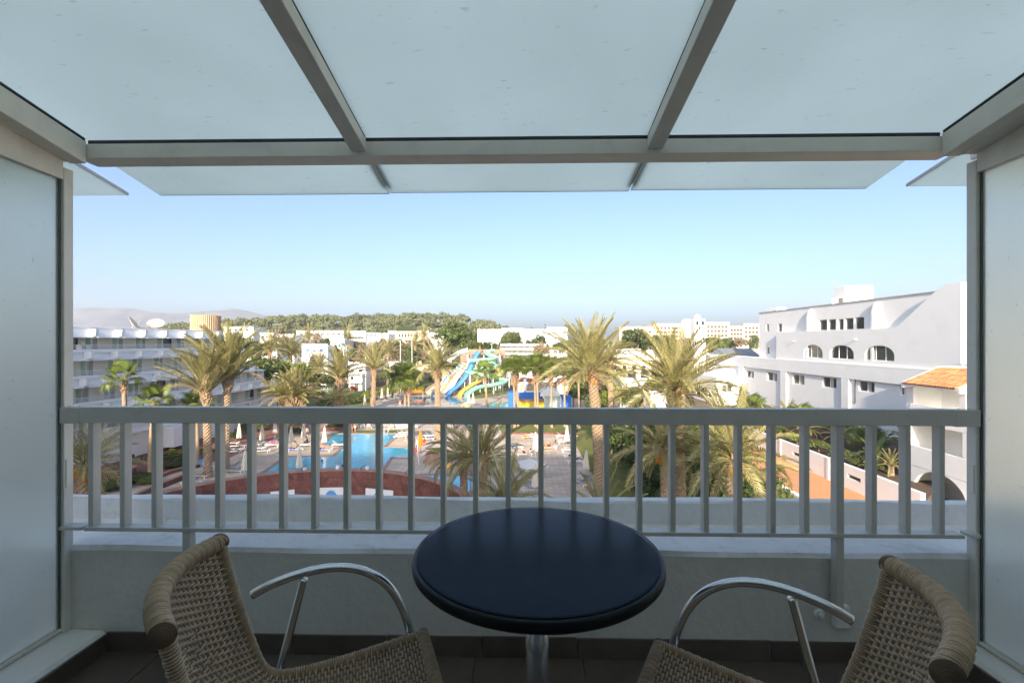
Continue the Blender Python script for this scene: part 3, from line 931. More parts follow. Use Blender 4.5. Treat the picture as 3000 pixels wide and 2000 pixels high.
def palm_trunk_mesh(name, h, r0, r1, bend, seed, stubs=True):
    rng = random.Random(seed)
    n = 14; rings = max(24, int(h / 0.085)); vs = []; fs = []
    for i in range(rings + 1):
        t = i / rings; z = h * t
        r = r0 + (r1 - r0) * t + (0.12 * r0 * max(0, 1 - t * 9))
        if t > 0.90: r *= 1 + 0.5 * math.sin((t - 0.90) / 0.10 * math.pi * 0.6)
        for k in range(n):
            a = 2 * math.pi * (k + 0.5 * (i % 2)) / n
            j = 1 + (0.20 if (i // 2 + k) % 2 == 0 else -0.08) + rng.uniform(-0.03, 0.03)
            vs.append((bend[0] * t * t + r * j * math.cos(a), bend[1] * t * t + r * j * math.sin(a), z))
    for i in range(rings):
        for k in range(n):
            k2 = (k + 1) % n
            fs.append((i * n + k, i * n + k2, (i + 1) * n + k2, (i + 1) * n + k))
    fs.append(tuple(rings * n + k for k in range(n)))
    mb = MB().add(vs, fs)
    return mb.mesh(name, 'palm_trunk')

def skirt_mesh(name, r, seed, n=46):
    rng = random.Random(seed); mb = MB()
    for k in range(n):
        a = k * 2.39996; z = -0.9 + 1.1 * k / n
        d = Vector((math.cos(a), math.sin(a), 0))
        b = d * r * (1.0 - 0.1 * k / n) + Vector((0, 0, z)); e = b + d * rng.uniform(0.10, 0.26) + Vector((0, 0, rng.uniform(0.25, 0.55)))
        mb.tube([b, e], [0.075, 0.03], 4)
    return mb.mesh(name, 'palm_skirt')
SKIRT = [skirt_mesh('leaf_bases', 0.30, s) for s in (1, 2)]

def dates_mesh(name, seed):
    rng = random.Random(seed); mb = MB()
    for s in range(16):
        a = rng.uniform(0, 6.28); l = rng.uniform(0.4, 0.8)
        d = Vector((math.cos(a) * rng.uniform(0.05, 0.3), math.sin(a) * rng.uniform(0.05, 0.3), -l))
        for q in range(16):
            p = d * (0.35 + 0.65 * q / 15) + Vector((rng.uniform(-.04, .04), rng.uniform(-.04, .04), rng.uniform(-.03, .03)))
            r = 0.035
            mb.add([p + Vector(v) * r for v in ((1, 0, 0), (-1, 0, 0), (0, 1, 0), (0, -1, 0), (0, 0, 1.4), (0, 0, -1.4))],
                   [(0, 2, 4), (2, 1, 4), (1, 3, 4), (3, 0, 4), (2, 0, 5), (1, 2, 5), (3, 1, 5), (0, 3, 5)])
    return mb.mesh(name, 'date_orange')
DATES = dates_mesh('date_cluster', 3)

def date_palm(label, loc, h, L=4.0, n=54, bend=(0, 0), el=(84, -8), seed=0, dates=0, r=0.34, group='date palms', skirt=True, dry=4, joined=False, stiff=9):
    """loc: foot; h: height of the growing point; L: frond length"""
    rng = random.Random(seed)
    o = thing('date_palm', label, 'palm tree', loc, 0, group)
    link('trunk', palm_trunk_mesh('trunk', h, r, r * 0.86, bend, seed), o)
    top = Vector((bend[0], bend[1], h - 0.1))
    if skirt:
        s = link('leaf_bases', SKIRT[seed % 2], o, top); s.scale = (r / 0.32,) * 3
    mats = []
    for k in range(n):
        t = (k + 0.5) / n
        e = el[0] + (el[1] - el[0]) * t ** 1.15 + rng.uniform(-7, 7)
        az = k * 137.508 + rng.uniform(-14, 14)
        idx = min(4, int(t * 4.2 + rng.uniform(0, 0.9)))
        if k % 9 == 4: idx = 5
        if idx < 5: idx = min(idx, stiff)
        mx = Matrix.Rotation(rad(az), 4, 'Z') @ Matrix.Rotation(-rad(e), 4, 'Y') @ Matrix.Rotation(rad(rng.uniform(-28, 28)), 4, 'X')
        sc = L / 4.0 * rng.uniform(0.82, 1.08)
        off = Vector((math.cos(rad(az)), math.sin(rad(az)), 0)) * (0.12 + 0.12 * t)
        me = FR[idx]
        if k >= n - dry: me = FRD[k % 2]
        mats.append((me, Matrix.Translation(top + off + Vector((0, 0, 0.35 * (1 - t)))) @ mx @ Matrix.Scale(sc, 4)))
    if joined:
        V = []
        for me, mx in mats:
            pass
    for me, mx in mats:
        f = link('frond', me, o); f.matrix_local = mx
    for k in range(dates):
        a = rng.uniform(0, 6.28) if k > 1 else (-math.pi / 2 + (k - 0.5) * 1.2)
        d = link('date_cluster', DATES, o, top + Vector((math.cos(a) * 0.42, math.sin(a) * 0.42, 0.05 + rng.uniform(-0.3, 0.15))))
        s = rng.uniform(0.9, 1.25); d.scale = (s, s, s)
    return o

def far_palm_mesh(seed, kind):
    rng = random.Random(seed); V = []
    src = FR if kind == 'date' else FAN
    n = 34
    vs, fs = [], []
    for k in range(n):
        t = (k + .5) / n
        e = 82 - 95 * t + rng.uniform(-8, 8); az = k * 137.5
        me = src[min(len(src) - 1, int(t * 4.5))]
        mx = Matrix.Rotation(rad(az), 4, 'Z') @ Matrix.Rotation(-rad(e), 4, 'Y') @ Matrix.Rotation(rad(rng.uniform(-25, 25)), 4, 'X')
        o_ = len(vs)
        vs += [tuple(mx @ v.co) for v in me.vertices]
        fs += [tuple(i + o_ for i in p.vertices) for p in me.polygons]
    return MB().add(vs, fs).mesh('crown', 'frond' if kind == 'date' else 'fan_leaf')

def fan_mesh(name, seed, petiole=1.1, R_=1.0, droop=0.6):
    rng = random.Random(seed); mb = MB()
    mb.tube([(0, 0, 0), (petiole * 0.5, 0, 0.06), (petiole, 0, 0)], [0.03, 0.022, 0.015], 4)
    for k in range(26):
        a = rad(-118 + 236 * k / 25)
        d = Vector((math.cos(a), math.sin(a), 0))
        s = Vector((-math.sin(a), math.cos(a), 0)) * 0.055
        r = R_ * (0.8 + 0.2 * math.cos(a)) * rng.uniform(0.92, 1.06)
        p0 = Vector((petiole, 0, 0)); p1 = p0 + d * r * 0.55 + Vector((0, 0, 0.02 + 0.02 * (k % 2))); p2 = p0 + d * r * 0.9 + Vector((0, 0, -droop * 0.42 * rng.uniform(.7, 1.3)))
        p3 = p0 + d * r * 0.98 + Vector((0, 0, -droop * 0.95 * rng.uniform(.7, 1.3)))
        mb.add([p0, p1 + s, p2 + s * 0.45, p3, p2 - s * 0.45, p1 - s], [(0, 1, 5), (1, 2, 4, 5), (2, 3, 4)])
    return mb.mesh(name, 'fan_leaf')
FAN = [fan_mesh('fan_leaf', s, 1.1, 1.05, d) for s, d in ((1, 0.25), (2, 0.4), (3, 0.55), (4, 0.8))]

def thin_trunk_mesh(name, h, r0, r1, bend, seed):
    rng = random.Random(seed); rings = 30
    path = [(bend[0] * (i / rings) ** 1.6, bend[1] * (i / rings) ** 1.6, h * i / rings) for i in range(rings + 1)]
    rs = [(r0 + (r1 - r0) * i / rings) * (1 + 0.06 * (i % 2)) * (1 + 0.5 * max(0, 1 - i / 2.0)) for i in range(rings + 1)]
    return MB().tube(path, rs, 10).mesh(name, 'palm_trunk', True)

def boot_mesh(name, seed):
    rng = random.Random(seed); mb = MB()
    for k in range(40):
        a = k * 2.4; z = -1.3 + 1.3 * k / 40; d = Vector((math.cos(a), math.sin(a), 0))
        b = d * 0.15 + Vector((0, 0, z)); e = b + d * rng.uniform(0.10, 0.22) + Vector((0, 0, rng.uniform(0.05, 0.35)))
        mb.tube([b, e], [0.07, 0.03], 4)
    return mb.mesh(name, 'palm_skirt')
BOOT = boot_mesh('leaf_bases', 5)

def fan_palm(label, loc, h, size=1.0, n=30, bend=(0, 0), seed=0, r=0.17, group='fan palms', fall=105):
    rng = random.Random(seed)
    o = thing('fan_palm', label, 'palm tree', loc, 0, group)
    link('trunk', thin_trunk_mesh('trunk', h, r * 1.15, r * 0.85, bend, seed), o)
    top = Vector((bend[0], bend[1], h))
    b = link('leaf_bases', BOOT, o, top); b.scale = (size, size, size)
    for k in range(n):
        t = (k + 0.5) / n
        e = 84 - fall * t + rng.uniform(-9, 9)
        mx = Matrix.Rotation(rad(k * 137.508 + rng.uniform(-12, 12)), 4, 'Z') @ Matrix.Rotation(-rad(e), 4, 'Y') @ Matrix.Rotation(rad(rng.uniform(-30, 30)), 4, 'X')
        f = link('leaf', FAN[min(3, int(t * 4))], o)
        f.matrix_local = Matrix.Translation(top) @ mx @ Matrix.Scale(size * rng.uniform(0.85, 1.1), 4)
    return o
# ------------------------------------------------------------------ ground, deck, lawns, pools
gm = MB()
gx = [-9000, -600, -200, -60, 0, 60, 200, 600, 9000]
gy = [-2000, -100, 0, 60, 150, 300, 600, 12000]
for i in range(len(gx) - 1):
    for j in range(len(gy) - 1):
        gm.add([(gx[i], gy[j], 0), (gx[i + 1], gy[j], 0), (gx[i + 1], gy[j + 1], 0), (gx[i], gy[j + 1], 0)], [(0, 1, 2, 3)])
gm.v = [(x, y, -0.012) for x, y, z in gm.v]
struct('ground', gm, 'ground')

def sheet(name, pts, z, matn, thick=0.0):
    mb = MB()
    P = [(p[0], p[1]) for p in pts]
    if thick: mb.prism(P, z - thick, z)
    else:
        a = sum(P[i][0] * P[(i + 1) % len(P)][1] - P[(i + 1) % len(P)][0] * P[i][1] for i in range(len(P)))
        if a < 0: P = P[::-1]
        mb.add([(x, y, z) for x, y in P], [tuple(range(len(P)))])
    return struct(name, mb, matn)

deck = sheet('pool_deck', [(-40, 24), (7.3, 24), (7.3, 74), (17, 96), (14, 134), (-34, 134), (-40, 92)], 0.0, 'deck_paver')
for k in range(16):
    y = 40.35 + 3.3 * k
    obj('deck_joint', MB().box(-40, 7.25 if y < 74 else 11, y - 0.07, y + 0.07, 0.001, 0.005), 'sling_grey', deck)

def lawn(uv, z=0.03):
    return sheet('lawn', [G(u, v) for u, v in uv], z, 'lawn', 0.04)
lawn([(985, 1268.5), (1192, 1268), (1186, 1259), (1000, 1261)])
lawn([(1470, 1269), (1694, 1269), (1668, 1196), (1440, 1196)])
lawn([(1372, 1167.5), (1420, 1166), (1492, 1150), (1496, 1137), (1395, 1139)])
lawn([(1210, 1146), (1278, 1150), (1300, 1128), (1205, 1128)])
lawn([(905, 1233), (1078, 1196), (1108, 1166), (1080, 1138), (930, 1136), (800, 1150), (770, 1240)])
sheet('lawn', [(7.35, 24), (24.55, 24), (24.55, 80), (16, 92), (7.35, 73)], 0.03, 'lawn', 0.04)
kb_ = thing('brick_border', 'low red brick border along the near edge of the lawn', 'border', G(1590, 1271))
p0, p1 = G(1470, 1271.5), G(1696, 1271.5)
nb = 60
for k in range(nb):
    a = p0.lerp(p1, k / nb)
    obj('brick', MB().box(a.x + 0.01, a.x + (p1.x - p0.x) / nb - 0.01, a.y - 0.12, a.y + 0.12, 0, 0.26 + random.uniform(-.008, .008)), 'red_stone', kb_)

def pool(name, label, uv, matn='pool_water', width=0.38, cop='pink_coping', skip=()):
    pts = [G(u, v) for u, v in uv]
    a = sum(pts[i].x * pts[(i + 1) % len(pts)].y - pts[(i + 1) % len(pts)].x * pts[i].y for i in range(len(pts)))
    if a < 0: pts = pts[::-1]
    mb = MB().add([(p.x, p.y, 0.012) for p in pts], [tuple(range(len(pts)))])
    o = struct(name, mb, matn)
    for i, p in enumerate(pts):
        q = pts[(i + 1) % len(pts)]
        d = (q - p); L = d.length
        d.normalize(); nrm = Vector((d.y, -d.x, 0))
        nn = max(1, int(L / 1.2))
        for k in range(nn):
            s0, s1 = L * k / nn + 0.01, L * (k + 1) / nn - 0.01
            if nn == 1 or True:
                A, B = p + d * s0, p + d * s1
                obj('coping_stone', MB().prism([A, B, B + nrm * width, A + nrm * width], 0.004, 0.07 + 0.002 * (k % 2)), cop, o)
    return o
pool('swimming_pool', '', [(978, 1271), (1169, 1270), (1121, 1310), (1207, 1311), (1207, 1341), (1144, 1341), (1093, 1408), (740, 1412), (778, 1382), (840, 1338), (980, 1336), (1007, 1309), (950, 1303)])
pool('small_pool', '', [(1225, 1392), (1392, 1392), (1381, 1445), (1300, 1445)])
pool('slide_pool', '', [(1165, 1178), (1215, 1161.5), (1385, 1166.5), (1370, 1176), (1325, 1186), (1190, 1187)], 'pool_water_deep')
pool('paddling_pool', '', [(1428, 1185), (1446, 1178), (1480, 1178), (1500, 1186), (1490, 1200), (1440, 1200)], 'pool_water')
pool('far_pool', '', [(1358, 1247), (1366, 1240), (1402, 1239), (1404, 1250), (1372, 1262)], 'pool_water')

sheet('tiled_path', [(25.2, 30), (31.0, 30), (31.0, 84), (25.2, 84)], 0.02, 'orange_paving', 0.03)
pk = thing('path_kerb', 'white kerb along the orange tiled path by the white garden wall', 'kerb', (25, 50, 0))
obj('curb', MB().box(24.6, 25.1, 30, 84, -0.01, 0.22), 'white_wall', pk, bevel=0.02)
sheet('red_terrace', [(-47.1, 26), (-40.1, 26), (-38.6, 46), (-35.4, 56), (-36, 84), (-47.1, 84)], 0.03, 'red_paving', 0.04)

# ------------------------------------------------------------------ curved red stone wall
WZ = 3.2
aw = [G(u, v, WZ) for u, v in ((548, 1424), (724, 1397), (903, 1380), (1075, 1376), (1198, 1388), (1267, 1409), (1340, 1440))]
A_ = np.array([[2 * p.x, 2 * p.y, 1] for p in aw]); b_ = np.array([p.x ** 2 + p.y ** 2 for p in aw])
cx_, cy_, cc_ = np.linalg.lstsq(A_, b_, rcond=None)[0]
WR = math.sqrt(cc_ + cx_ ** 2 + cy_ ** 2)
WC = Vector((cx_, cy_, 0))
def wp(a, r, z): return Vector((WC.x + math.cos(a) * r, WC.y + math.sin(a) * r, z))
rw = thing('curved_stone_wall', 'curved wall of dark red stone slabs between the railing and the pool', 'wall', wp(math.pi / 2, WR, 0))
A0, A1 = rad(18), rad(158)
n = 90
vs, fs = [], []
for i in range(n + 1):
    a = A0 + (A1 - A0) * i / n
    vs += [wp(a, WR, 0), wp(a, WR + 0.5, 0), wp(a, WR + 0.5, WZ - 0.09), wp(a, WR, WZ - 0.09)]
for i in range(n):
    for k in range(4):
        k2 = (k + 1) % 4
        fs.append((i * 4 + k, i * 4 + k2, i * 4 + 4 + k2, i * 4 + 4 + k))
fs += [(3, 2, 1, 0), (4 * n, 4 * n + 1, 4 * n + 2, 4 * n + 3)]
obj('wall_core', MB().add(vs, fs), 'stone_joint', rw)
rng = random.Random(5)
nc, nr = 62, 5
gridp = {}
for i in range(nc + 1):
    for j in range(nr + 1):
        jx = rng.uniform(-.32, .32) if 0 < j < nr else rng.uniform(-.2, .2)
        gridp[i, j] = (A0 + (A1 - A0) * (i + jx + 0.5 * (j % 2)) / (nc + 1), 0.35 + (WZ - 0.46) * (j + (rng.uniform(-.3, .3) if 0 < j < nr else 0)) / nr)
for i in range(nc):
    for j in range(nr):
        q = [gridp[i, j], gridp[i + 1, j], gridp[i + 1, j + 1], gridp[i, j + 1]]
        ca = sum(p[0] for p in q) / 4; cz = sum(p[1] for p in q) / 4
        q = [(ca + (p[0] - ca) * 0.965, cz + (p[1] - cz) * 0.955) for p in q]
        th = rng.uniform(0.03, 0.06)
        f_ = [wp(p[0], WR - th, p[1]) for p in q]; b2 = [wp(p[0], WR + 0.01, p[1]) for p in q]
        m_ = MB().add(f_ + b2, [(0, 1, 2, 3), (4, 7, 6, 5), (0, 4, 5, 1), (1, 5, 6, 2), (2, 6, 7, 3), (3, 7, 4, 0)])
        obj('stone', m_, 'red_stone', rw)
for i in range(56):
    a, b = A0 + (A1 - A0) * (i + 0.01) / 56, A0 + (A1 - A0) * (i + 0.99) / 56
    obj('coping_stone', MB().ext([wp(a, WR - 0.1, WZ - 0.09), wp(b, WR - 0.1, WZ - 0.09), wp(b, WR + 0.6, WZ - 0.09), wp(a, WR + 0.6, WZ - 0.09)], (0, 0, 0.09)), 'pink_coping', rw)
def wang(u, v):                       # angle on the wall's inner face seen at pixel u
    d = ray(u, v); lo, hi = 20.0, 60.0
    for _ in range(60):
        t = (lo + hi) / 2
        if (Vector((d.x * t, d.y * t, 0)) - WC).length < WR: lo = t
        else: hi = t
    p = Vector((d.x * lo, d.y * lo, 0)) - WC
    return math.atan2(p.y, p.x)
for u0, u1 in ((792, 863), (934, 1007), (1072, 1153)):
    a0, a1 = wang(u1, 1440), wang(u0, 1440)
    r = WR - 0.075
    pl = []
    zt_ = 1.74
    P4 = [wp(a0, r, 0), wp(a1, r, 0), wp(a1, r, zt_), wp(a0, r, zt_)]
    ni = obj('niche_panel', MB().ext(P4, (wp(a0, 0.06, 0) - wp(a0, 0, 0))), 'white_wall', rw)
    am = (a0 + a1) / 2; hw = (a1 - a0) * 0.34 * r
    c = wp(am, r - 0.085, 0.0); t = Vector((-math.sin(am), math.cos(am), 0))
    arc = [c + t * (hw * math.cos(q)) + Vector((0, 0, 1.52 * math.sin(q))) for q in np.linspace(0, math.pi, 20)]
    obj('blue_arch', MB().ext(arc, (wp(am, 0.03, 0) - wp(am, 0, 0))), 'slide_blue', ni)
for u, v in ((885, 1380), (1058, 1378), (1190, 1390)):
    a = wang(u, v)
    p = wp(a, WR - 0.05, WZ)
    d = wp(a, -1, 0) - wp(a, 0, 0)
    path = [p, p + Vector((0, 0, 0.22)) , p + Vector((0.12, 0.0, 0.34)) - d * 0.0, p + Vector((0.42, 0.05, 0.42))]
    obj('water_spout', MB().tube(path, 0.03, 6), 'black_iron', rw)
for u, v in ((890, 1378), (1070, 1376), (985, 1377)):
    a = wang(u, v); p = wp(a, WR + 0.35, WZ)
    obj('cap_light', MB().lathe([(0.16, 0), (0.16, 0.22), (0.12, 0.26)], 12, p), 'metal_white', rw)

# low garden borders at the left
def ribbon_wall(name, label, uv, z0, z1, w, matn, cop):
    pts = [G(u, v, z1) for u, v in uv]
    base = pts[len(pts) // 2].copy(); base.z = 0
    o = thing(name, label, 'wall', base)
    for k in range(len(pts) - 1):
        a, b = pts[k], pts[k + 1]
        d = (b - a); d.z = 0; d.normalize(); nn = Vector((-d.y, d.x, 0)) * w / 2
        obj('wall_section', MB().prism([a + nn * .9, b + nn * .9, b - nn * .9, a - nn * .9], z0, z1 - 0.08), matn, o)
        obj('coping_stone', MB().prism([a + nn + d * .01, b + nn - d * .01, b - nn - d * .01, a - nn + d * .01], z1 - 0.08, z1), cop, o)
    return o
ribbon_wall('garden_border', 'low curved garden border with pale pink coping beside the dark hedge', [(395, 1446), (420, 1434), (444, 1422), (477, 1411), (505, 1400), (534, 1389), (570, 1380)], 0, 0.55, 0.35, 'red_stone', 'pink_coping')
ribbon_wall('garden_border', 'short pale garden border behind the shrubs near the blue bin', [(473, 1386), (500, 1376), (540, 1366), (575, 1360), (600, 1352)], 0, 0.4, 0.3, 'red_stone', 'pink_coping')
c = G(351, 1396)
pl = thing('round_planter', 'round red stone planter with pale rim on the red terrace', 'planter', c)
for k in range(22):
    a, b = 2 * math.pi * (k + .02) / 22, 2 * math.pi * (k + .98) / 22
    for j in range(3):
        z0, z1 = j * 0.27 + 0.005, j * 0.27 + 0.262
        r0, r1 = 1.22, 1.36
        o_ = (j % 2) * math.pi / 22
        P = [c + Vector((math.cos(t + o_) * r, math.sin(t + o_) * r, 0)) for t, r in ((a, r0), (b, r0), (b, r1), (a, r1))]
        obj('brick', MB().prism(P, z0, z1), 'red_stone', pl)
obj('rim', MB().lathe([(1.15, 0.81), (1.42, 0.81), (1.42, 0.92), (1.15, 0.92), (1.15, 0.70)], 40, c), 'pink_coping', pl)
obj('soil', MB().lathe([(1.16, 0.6), (1.16, 0.78)], 24, c), 'soil', pl)
# ------------------------------------------------------------------ own hotel block behind the camera and the wing at the right (they shade the near ground)
hb = MB()
hb.box(-62, 13.0, -16, -1.3, -0.01, 15.9)
hw_ = struct('hotel_wall_behind', hb, 'white_wall')
obj('door_glass', MB().box(-2.4, 2.4, -1.297, -1.25, FZ + 0.02, FZ + 2.5), 'glass_dark', hw_)
struct('sun_blocker', MB().box(-95, -5.5, -90, -70, -0.01, 47.3), 'white_wall')  # unseen block, added to hold off the sun and leave the sky open
wg = MB().box(45.6, 74, 20, 33, -0.01, 20.0).box(42, 45.599, 20, 29.9, -0.01, 20.0)
struct('hotel_wing', wg, 'white_wall')

# ------------------------------------------------------------------ wall with openings
def wall_open(mb, O, U, V, N, w, h, ops, depth):
    """front face with rectangular holes plus the reveals going in; U x V = N"""
    O, U, V, N = map(Vector, (O, U, V, N))
    us = sorted({0, w, *[o[0] for o in ops], *[o[1] for o in ops]}); vs = sorted({0, h, *[o[2] for o in ops], *[o[3] for o in ops]})
    for i in range(len(us) - 1):
        for j in range(len(vs) - 1):
            cu, cv = (us[i] + us[i + 1]) / 2, (vs[j] + vs[j + 1]) / 2
            if any(o[0] < cu < o[1] and o[2] < cv < o[3] for o in ops): continue
            P = [O + U * a + V * b for a, b in ((us[i], vs[j]), (us[i + 1], vs[j]), (us[i + 1], vs[j + 1]), (us[i], vs[j + 1]))]
            mb.add(P, [(0, 1, 2, 3)])
    for u0, u1, v0, v1 in ops:
        F = [O + U * a + V * b for a, b in ((u0, v0), (u1, v0), (u1, v1), (u0, v1))]
        B = [p - N * depth for p in F]
        mb.add(F + B, [(0, 4, 5, 1), (1, 5, 6, 2), (2, 6, 7, 3), (3, 7, 4, 0)])
    return mb

def window_parts(parent, O, U, V, N, r, depth, frame=0.07, mull=1, matn='glass_dark', fm='white_trim', curtain=False, arch=False, rail=False):
    """frame ring, mullions and pane set back in an opening r = (u0, u1, v0, v1)"""
    O, U, V, N = map(Vector, (O, U, V, N))
    u0, u1, v0, v1 = r
    w = u1 - u0; n = mull
    wo = MB()
    def bar(a0, a1, b0, b1, d0, d1, m):
        P = [O + U * a + V * b - N * d0 for a, b in ((a0, b0), (a1, b0), (a1, b1), (a0, b1))]
        m.ext(P, N * (d0 - d1))
    bar(u0, u1, v0, v0 + frame, depth - 0.002, depth - 0.09, wo); bar(u0, u1, v1 - frame, v1, depth - 0.002, depth - 0.09, wo)
    bar(u0, u0 + frame, v0 + frame, v1 - frame, depth - 0.002, depth - 0.09, wo); bar(u1 - frame, u1, v0 + frame, v1 - frame, depth - 0.002, depth - 0.09, wo)
    for k in range(1, n):
        c = u0 + w * k / n
        bar(c - frame * .6, c + frame * .6, v0 + frame, v1 - frame, depth - 0.004, depth - 0.085, wo)
    wi = obj('window', wo, fm, parent)
    for k in range(n):
        a0 = u0 + w * k / n + frame * 0.6; a1 = u0 + w * (k + 1) / n - frame * 0.6
        g = MB(); bar(a0, a1, v0 + frame, v1 - frame, depth - 0.02, depth - 0.04, g)
        obj('pane', g, matn, wi)
        if curtain and k % 2 == (1 if n > 1 else 0):
            g = MB(); bar(a0 + 0.02, a0 + (a1 - a0) * 0.42, v0 + frame + .02, v1 - frame - .02, depth - 0.042, depth - 0.05, g)
            obj('curtain', g, 'curtain', wi)
    return wi

# ------------------------------------------------------------------ terraced hotel at the left
LX = -46.0
lh = thing('terraced_hotel', 'long white hotel block with stepped balcony floors at the left', 'building', (LX - 5, 58, 0))
levels = [  # awning of the floor below, parapet top, awning above, far end, stagger
    (3.05, 4.3, 6.3, 85.0, -1.5), (6.3, 7.5, 9.2, 80.5, -1.0), (9.2, 10.35, 12.05, 75.5, -0.5), (12.05, 13.15, 14.5, 71.0, 0.0)]
Y0 = 27.0
mat('band_white', (0.86, 0.86, 0.84), 0.85, 0.03, 0.8)
obj('core', MB().box(-58, LX - 1.06, Y0, 84.0, -0.01, 6.3).box(-58, LX - 1.06, Y0, 79.5, 6.3, 9.2).box(-58, LX - 1.06, Y0, 74.5, 9.2, 12.05).box(-58, LX - 1.06, Y0, 70, 12.05, 15.2), 'balcony_wall', lh)
mb = MB().box(-58, LX - 0.35, Y0, 71, 14.62, 15.6)
roof = obj('roof', mb, 'white_wall', lh, bevel=0.05)
obj('roof_fascia', MB().ext([(LX - 0.349, Y0, 14.5), (LX + 0.02, Y0, 14.5), (LX - 0.25, Y0, 15.3), (LX - 0.349, Y0, 15.3)], (0, 44, 0)), 'band_white', roof)
for li, (za, zp, zn, ye, st) in enumerate(levels):
    # parapet band: upright lower half, siding that leans back below it
    zl = min(za + 0.86, zp - 0.32)
    prof = [(LX - 1.05, za + 0.02), (LX - 0.30, za + 0.02), (LX - 0.36, zl - 0.06), (LX - 0.10, zl), (LX - 0.04, zp), (LX - 0.14, zp), (LX - 0.5, zp - 0.02), (LX - 1.05, za + 0.42)]
    bd = obj('balcony_band', MB().ext([(x, Y0, z) for x, z in prof], (0, ye - Y0, 0)), 'band_white', lh)
    for q in range(3):
        zz = za + 0.36 + 0.26 * q
        obj('siding_line', MB().box(LX - 0.335, LX - 0.29, Y0, ye - 0.05, zz - 0.1, zz - 0.07), 'white_trim', bd)
    # end cheek of the terrace
    obj('end_wall', MB().box(LX - 1.05, LX - 0.06, ye - 0.22, ye - 0.02, za + 0.43, zn - 0.12), 'white_wall', lh)
    # railing
    rr = obj('railing', MB().box(LX - 0.115, LX - 0.065, Y0, ye, zp + 0.46, zp + 0.51).box(LX - 0.115, LX - 0.065, Y0, ye, zp + 0.24, zp + 0.27), 'metal_white', lh)
    nb_ = int((ye - Y0) / 0.16)
    bm_ = MB()
    for k in range(nb_):
        y = Y0 + 20 + k * 0.16
        if y > ye: break
        bm_.box(LX - 0.1, LX - 0.08, y, y + 0.02, zp, zp + 0.46)
    b2 = obj('balusters', bm_, 'metal_white', rr); b2['kind'] = 'stuff'
    # bays
    ybs = []
    y = 50.6 + st - 3.07 * 7
    while y < ye - 0.6:
        if y > Y0 + 0.5: ybs.append(y)
        y += 3.07
    for bi, y in enumerate(ybs):
        # fin above the awning, lit on its end
        P = [(LX - 0.3, y - 0.17, zn + 0.0), (LX + 0.56, y - 0.17, zn + 0.12), (LX + 0.68, y - 0.17, zn + 0.84), (LX - 0.3, y - 0.17, zn + 0.84)]
        obj('fin', MB().ext(P, (0, 0.34, 0)), 'white_wall', lh)
        # partition between balconies: frosted glass and a white post
        obj('partition', MB().box(LX - 0.75, LX - 0.12, y - 0.02, y + 0.02, zp - 0.75, zn - 0.02), 'glass_green', lh)
        obj('partition_post', MB().box(LX - 0.119, LX - 0.07, y - 0.03, y + 0.03, zp - 0.75, zn - 0.02), 'metal_white', lh)
        if y + 3.07 < ye + 0.5 or True:
            y1 = min(y + 3.07, ye - 0.25)
            # awning strip of thin slats over the opening
            aw_ = obj('awning', MB().ext([(LX - 0.3, y + 0.18, zn + 0.05), (LX + 0.62, y + 0.18, zn - 0.10), (LX + 0.62, y + 0.18, zn - 0.06), (LX - 0.3, y + 0.18, zn + 0.09)], (0, max(0.1, y1 - y - 0.36), 0)), 'white_trim', lh)
            if y1 - y > 2.5:
                zf = zp - 0.75
                kk = (bi + li * 2) % 4
                d0 = y + (0.35 if kk else 1.2)
                dr = obj('door', MB().box(LX - 1.055, LX - 1.0, d0, d0 + 1.25, zf, zn - 0.12), 'metal_white' if kk else 'door_brown', lh)
                obj('pane', MB().box(LX - 0.999, LX - 0.985, d0 + 0.08, d0 + 0.6, zf + 0.1, zn - 0.22), 'curtain' if kk > 1 else 'glass_dark', dr)
                obj('pane', MB().box(LX - 0.999, LX - 0.985, d0 + 0.66, d0 + 1.17, zf + 0.1, zn - 0.22), 'curtain' if kk else 'glass_dark', dr)
    obj('soffit_lining', MB().box(LX - 1.05, LX - 0.31, Y0, ye, zn - 0.02, zn + 0.04), 'white_wall', lh)
# ground floor wall, jutting stair walls, sliding door
gwm = MB()
gd = FX(385, 1345, LX - 1.1).y, FX(423, 1340, LX - 1.1).y
wall_open(gwm, (LX - 1.1, 30, 0), (0, 1, 0), (0, 0, 1), (1, 0, 0), 56, 3.05, [(gd[0] - 30, gd[1] - 30, 0.02, 2.4), (42, 44.5, 0.02, 2.4), (8, 10.5, 0.02, 2.4)], 0.3)
obj('ground_wall', gwm, 'white_wall', lh)
for a, b in ((gd[0] - 30, gd[1] - 30), (42, 44.5), (8, 10.5)):
    window_parts(lh, (LX - 1.1, 30, 0), (0, 1, 0), (0, 0, 1), (1, 0, 0), (a, b, 0.02, 2.4), 0.3, 0.08, 2, curtain=True)
y_ = FX(475, 1300, LX).y
obj('stair_wall', MB().box(LX - 1.09, LX + 1.6, y_ + 0.2, y_ + 3.6, 0.55, 3.04), 'white_wall', lh, bevel=0.02)
obj('stair_wall', MB().box(LX - 1.09, LX + 1.2, y_ + 9, y_ + 12, 0.0, 3.04), 'white_wall', lh, bevel=0.02)
obj('column', MB().box(LX - 0.3, LX + 0.16, FX(225, 1150, LX).y - 0.4, FX(225, 1150, LX).y + 0.3, 7.5, 9.19), 'white_wall', lh)
# balcony furniture blocks on the terraces: towels on the rail and dark chairs
for y in (48.6, 49.7):
    tw_ = tag(obj('towel', MB().box(LX - 0.80, LX - 0.775, y, y + 0.62, 13.02, 13.67), 'towel_white', base=(LX, y, 13)), 'white towel hung over the top floor railing, %s of two' % ('nearer' if y < 49 else 'farther'), 'towel', 'towels on the top balcony')
lh.rotation_euler = (0, 0, rad(-4.6))
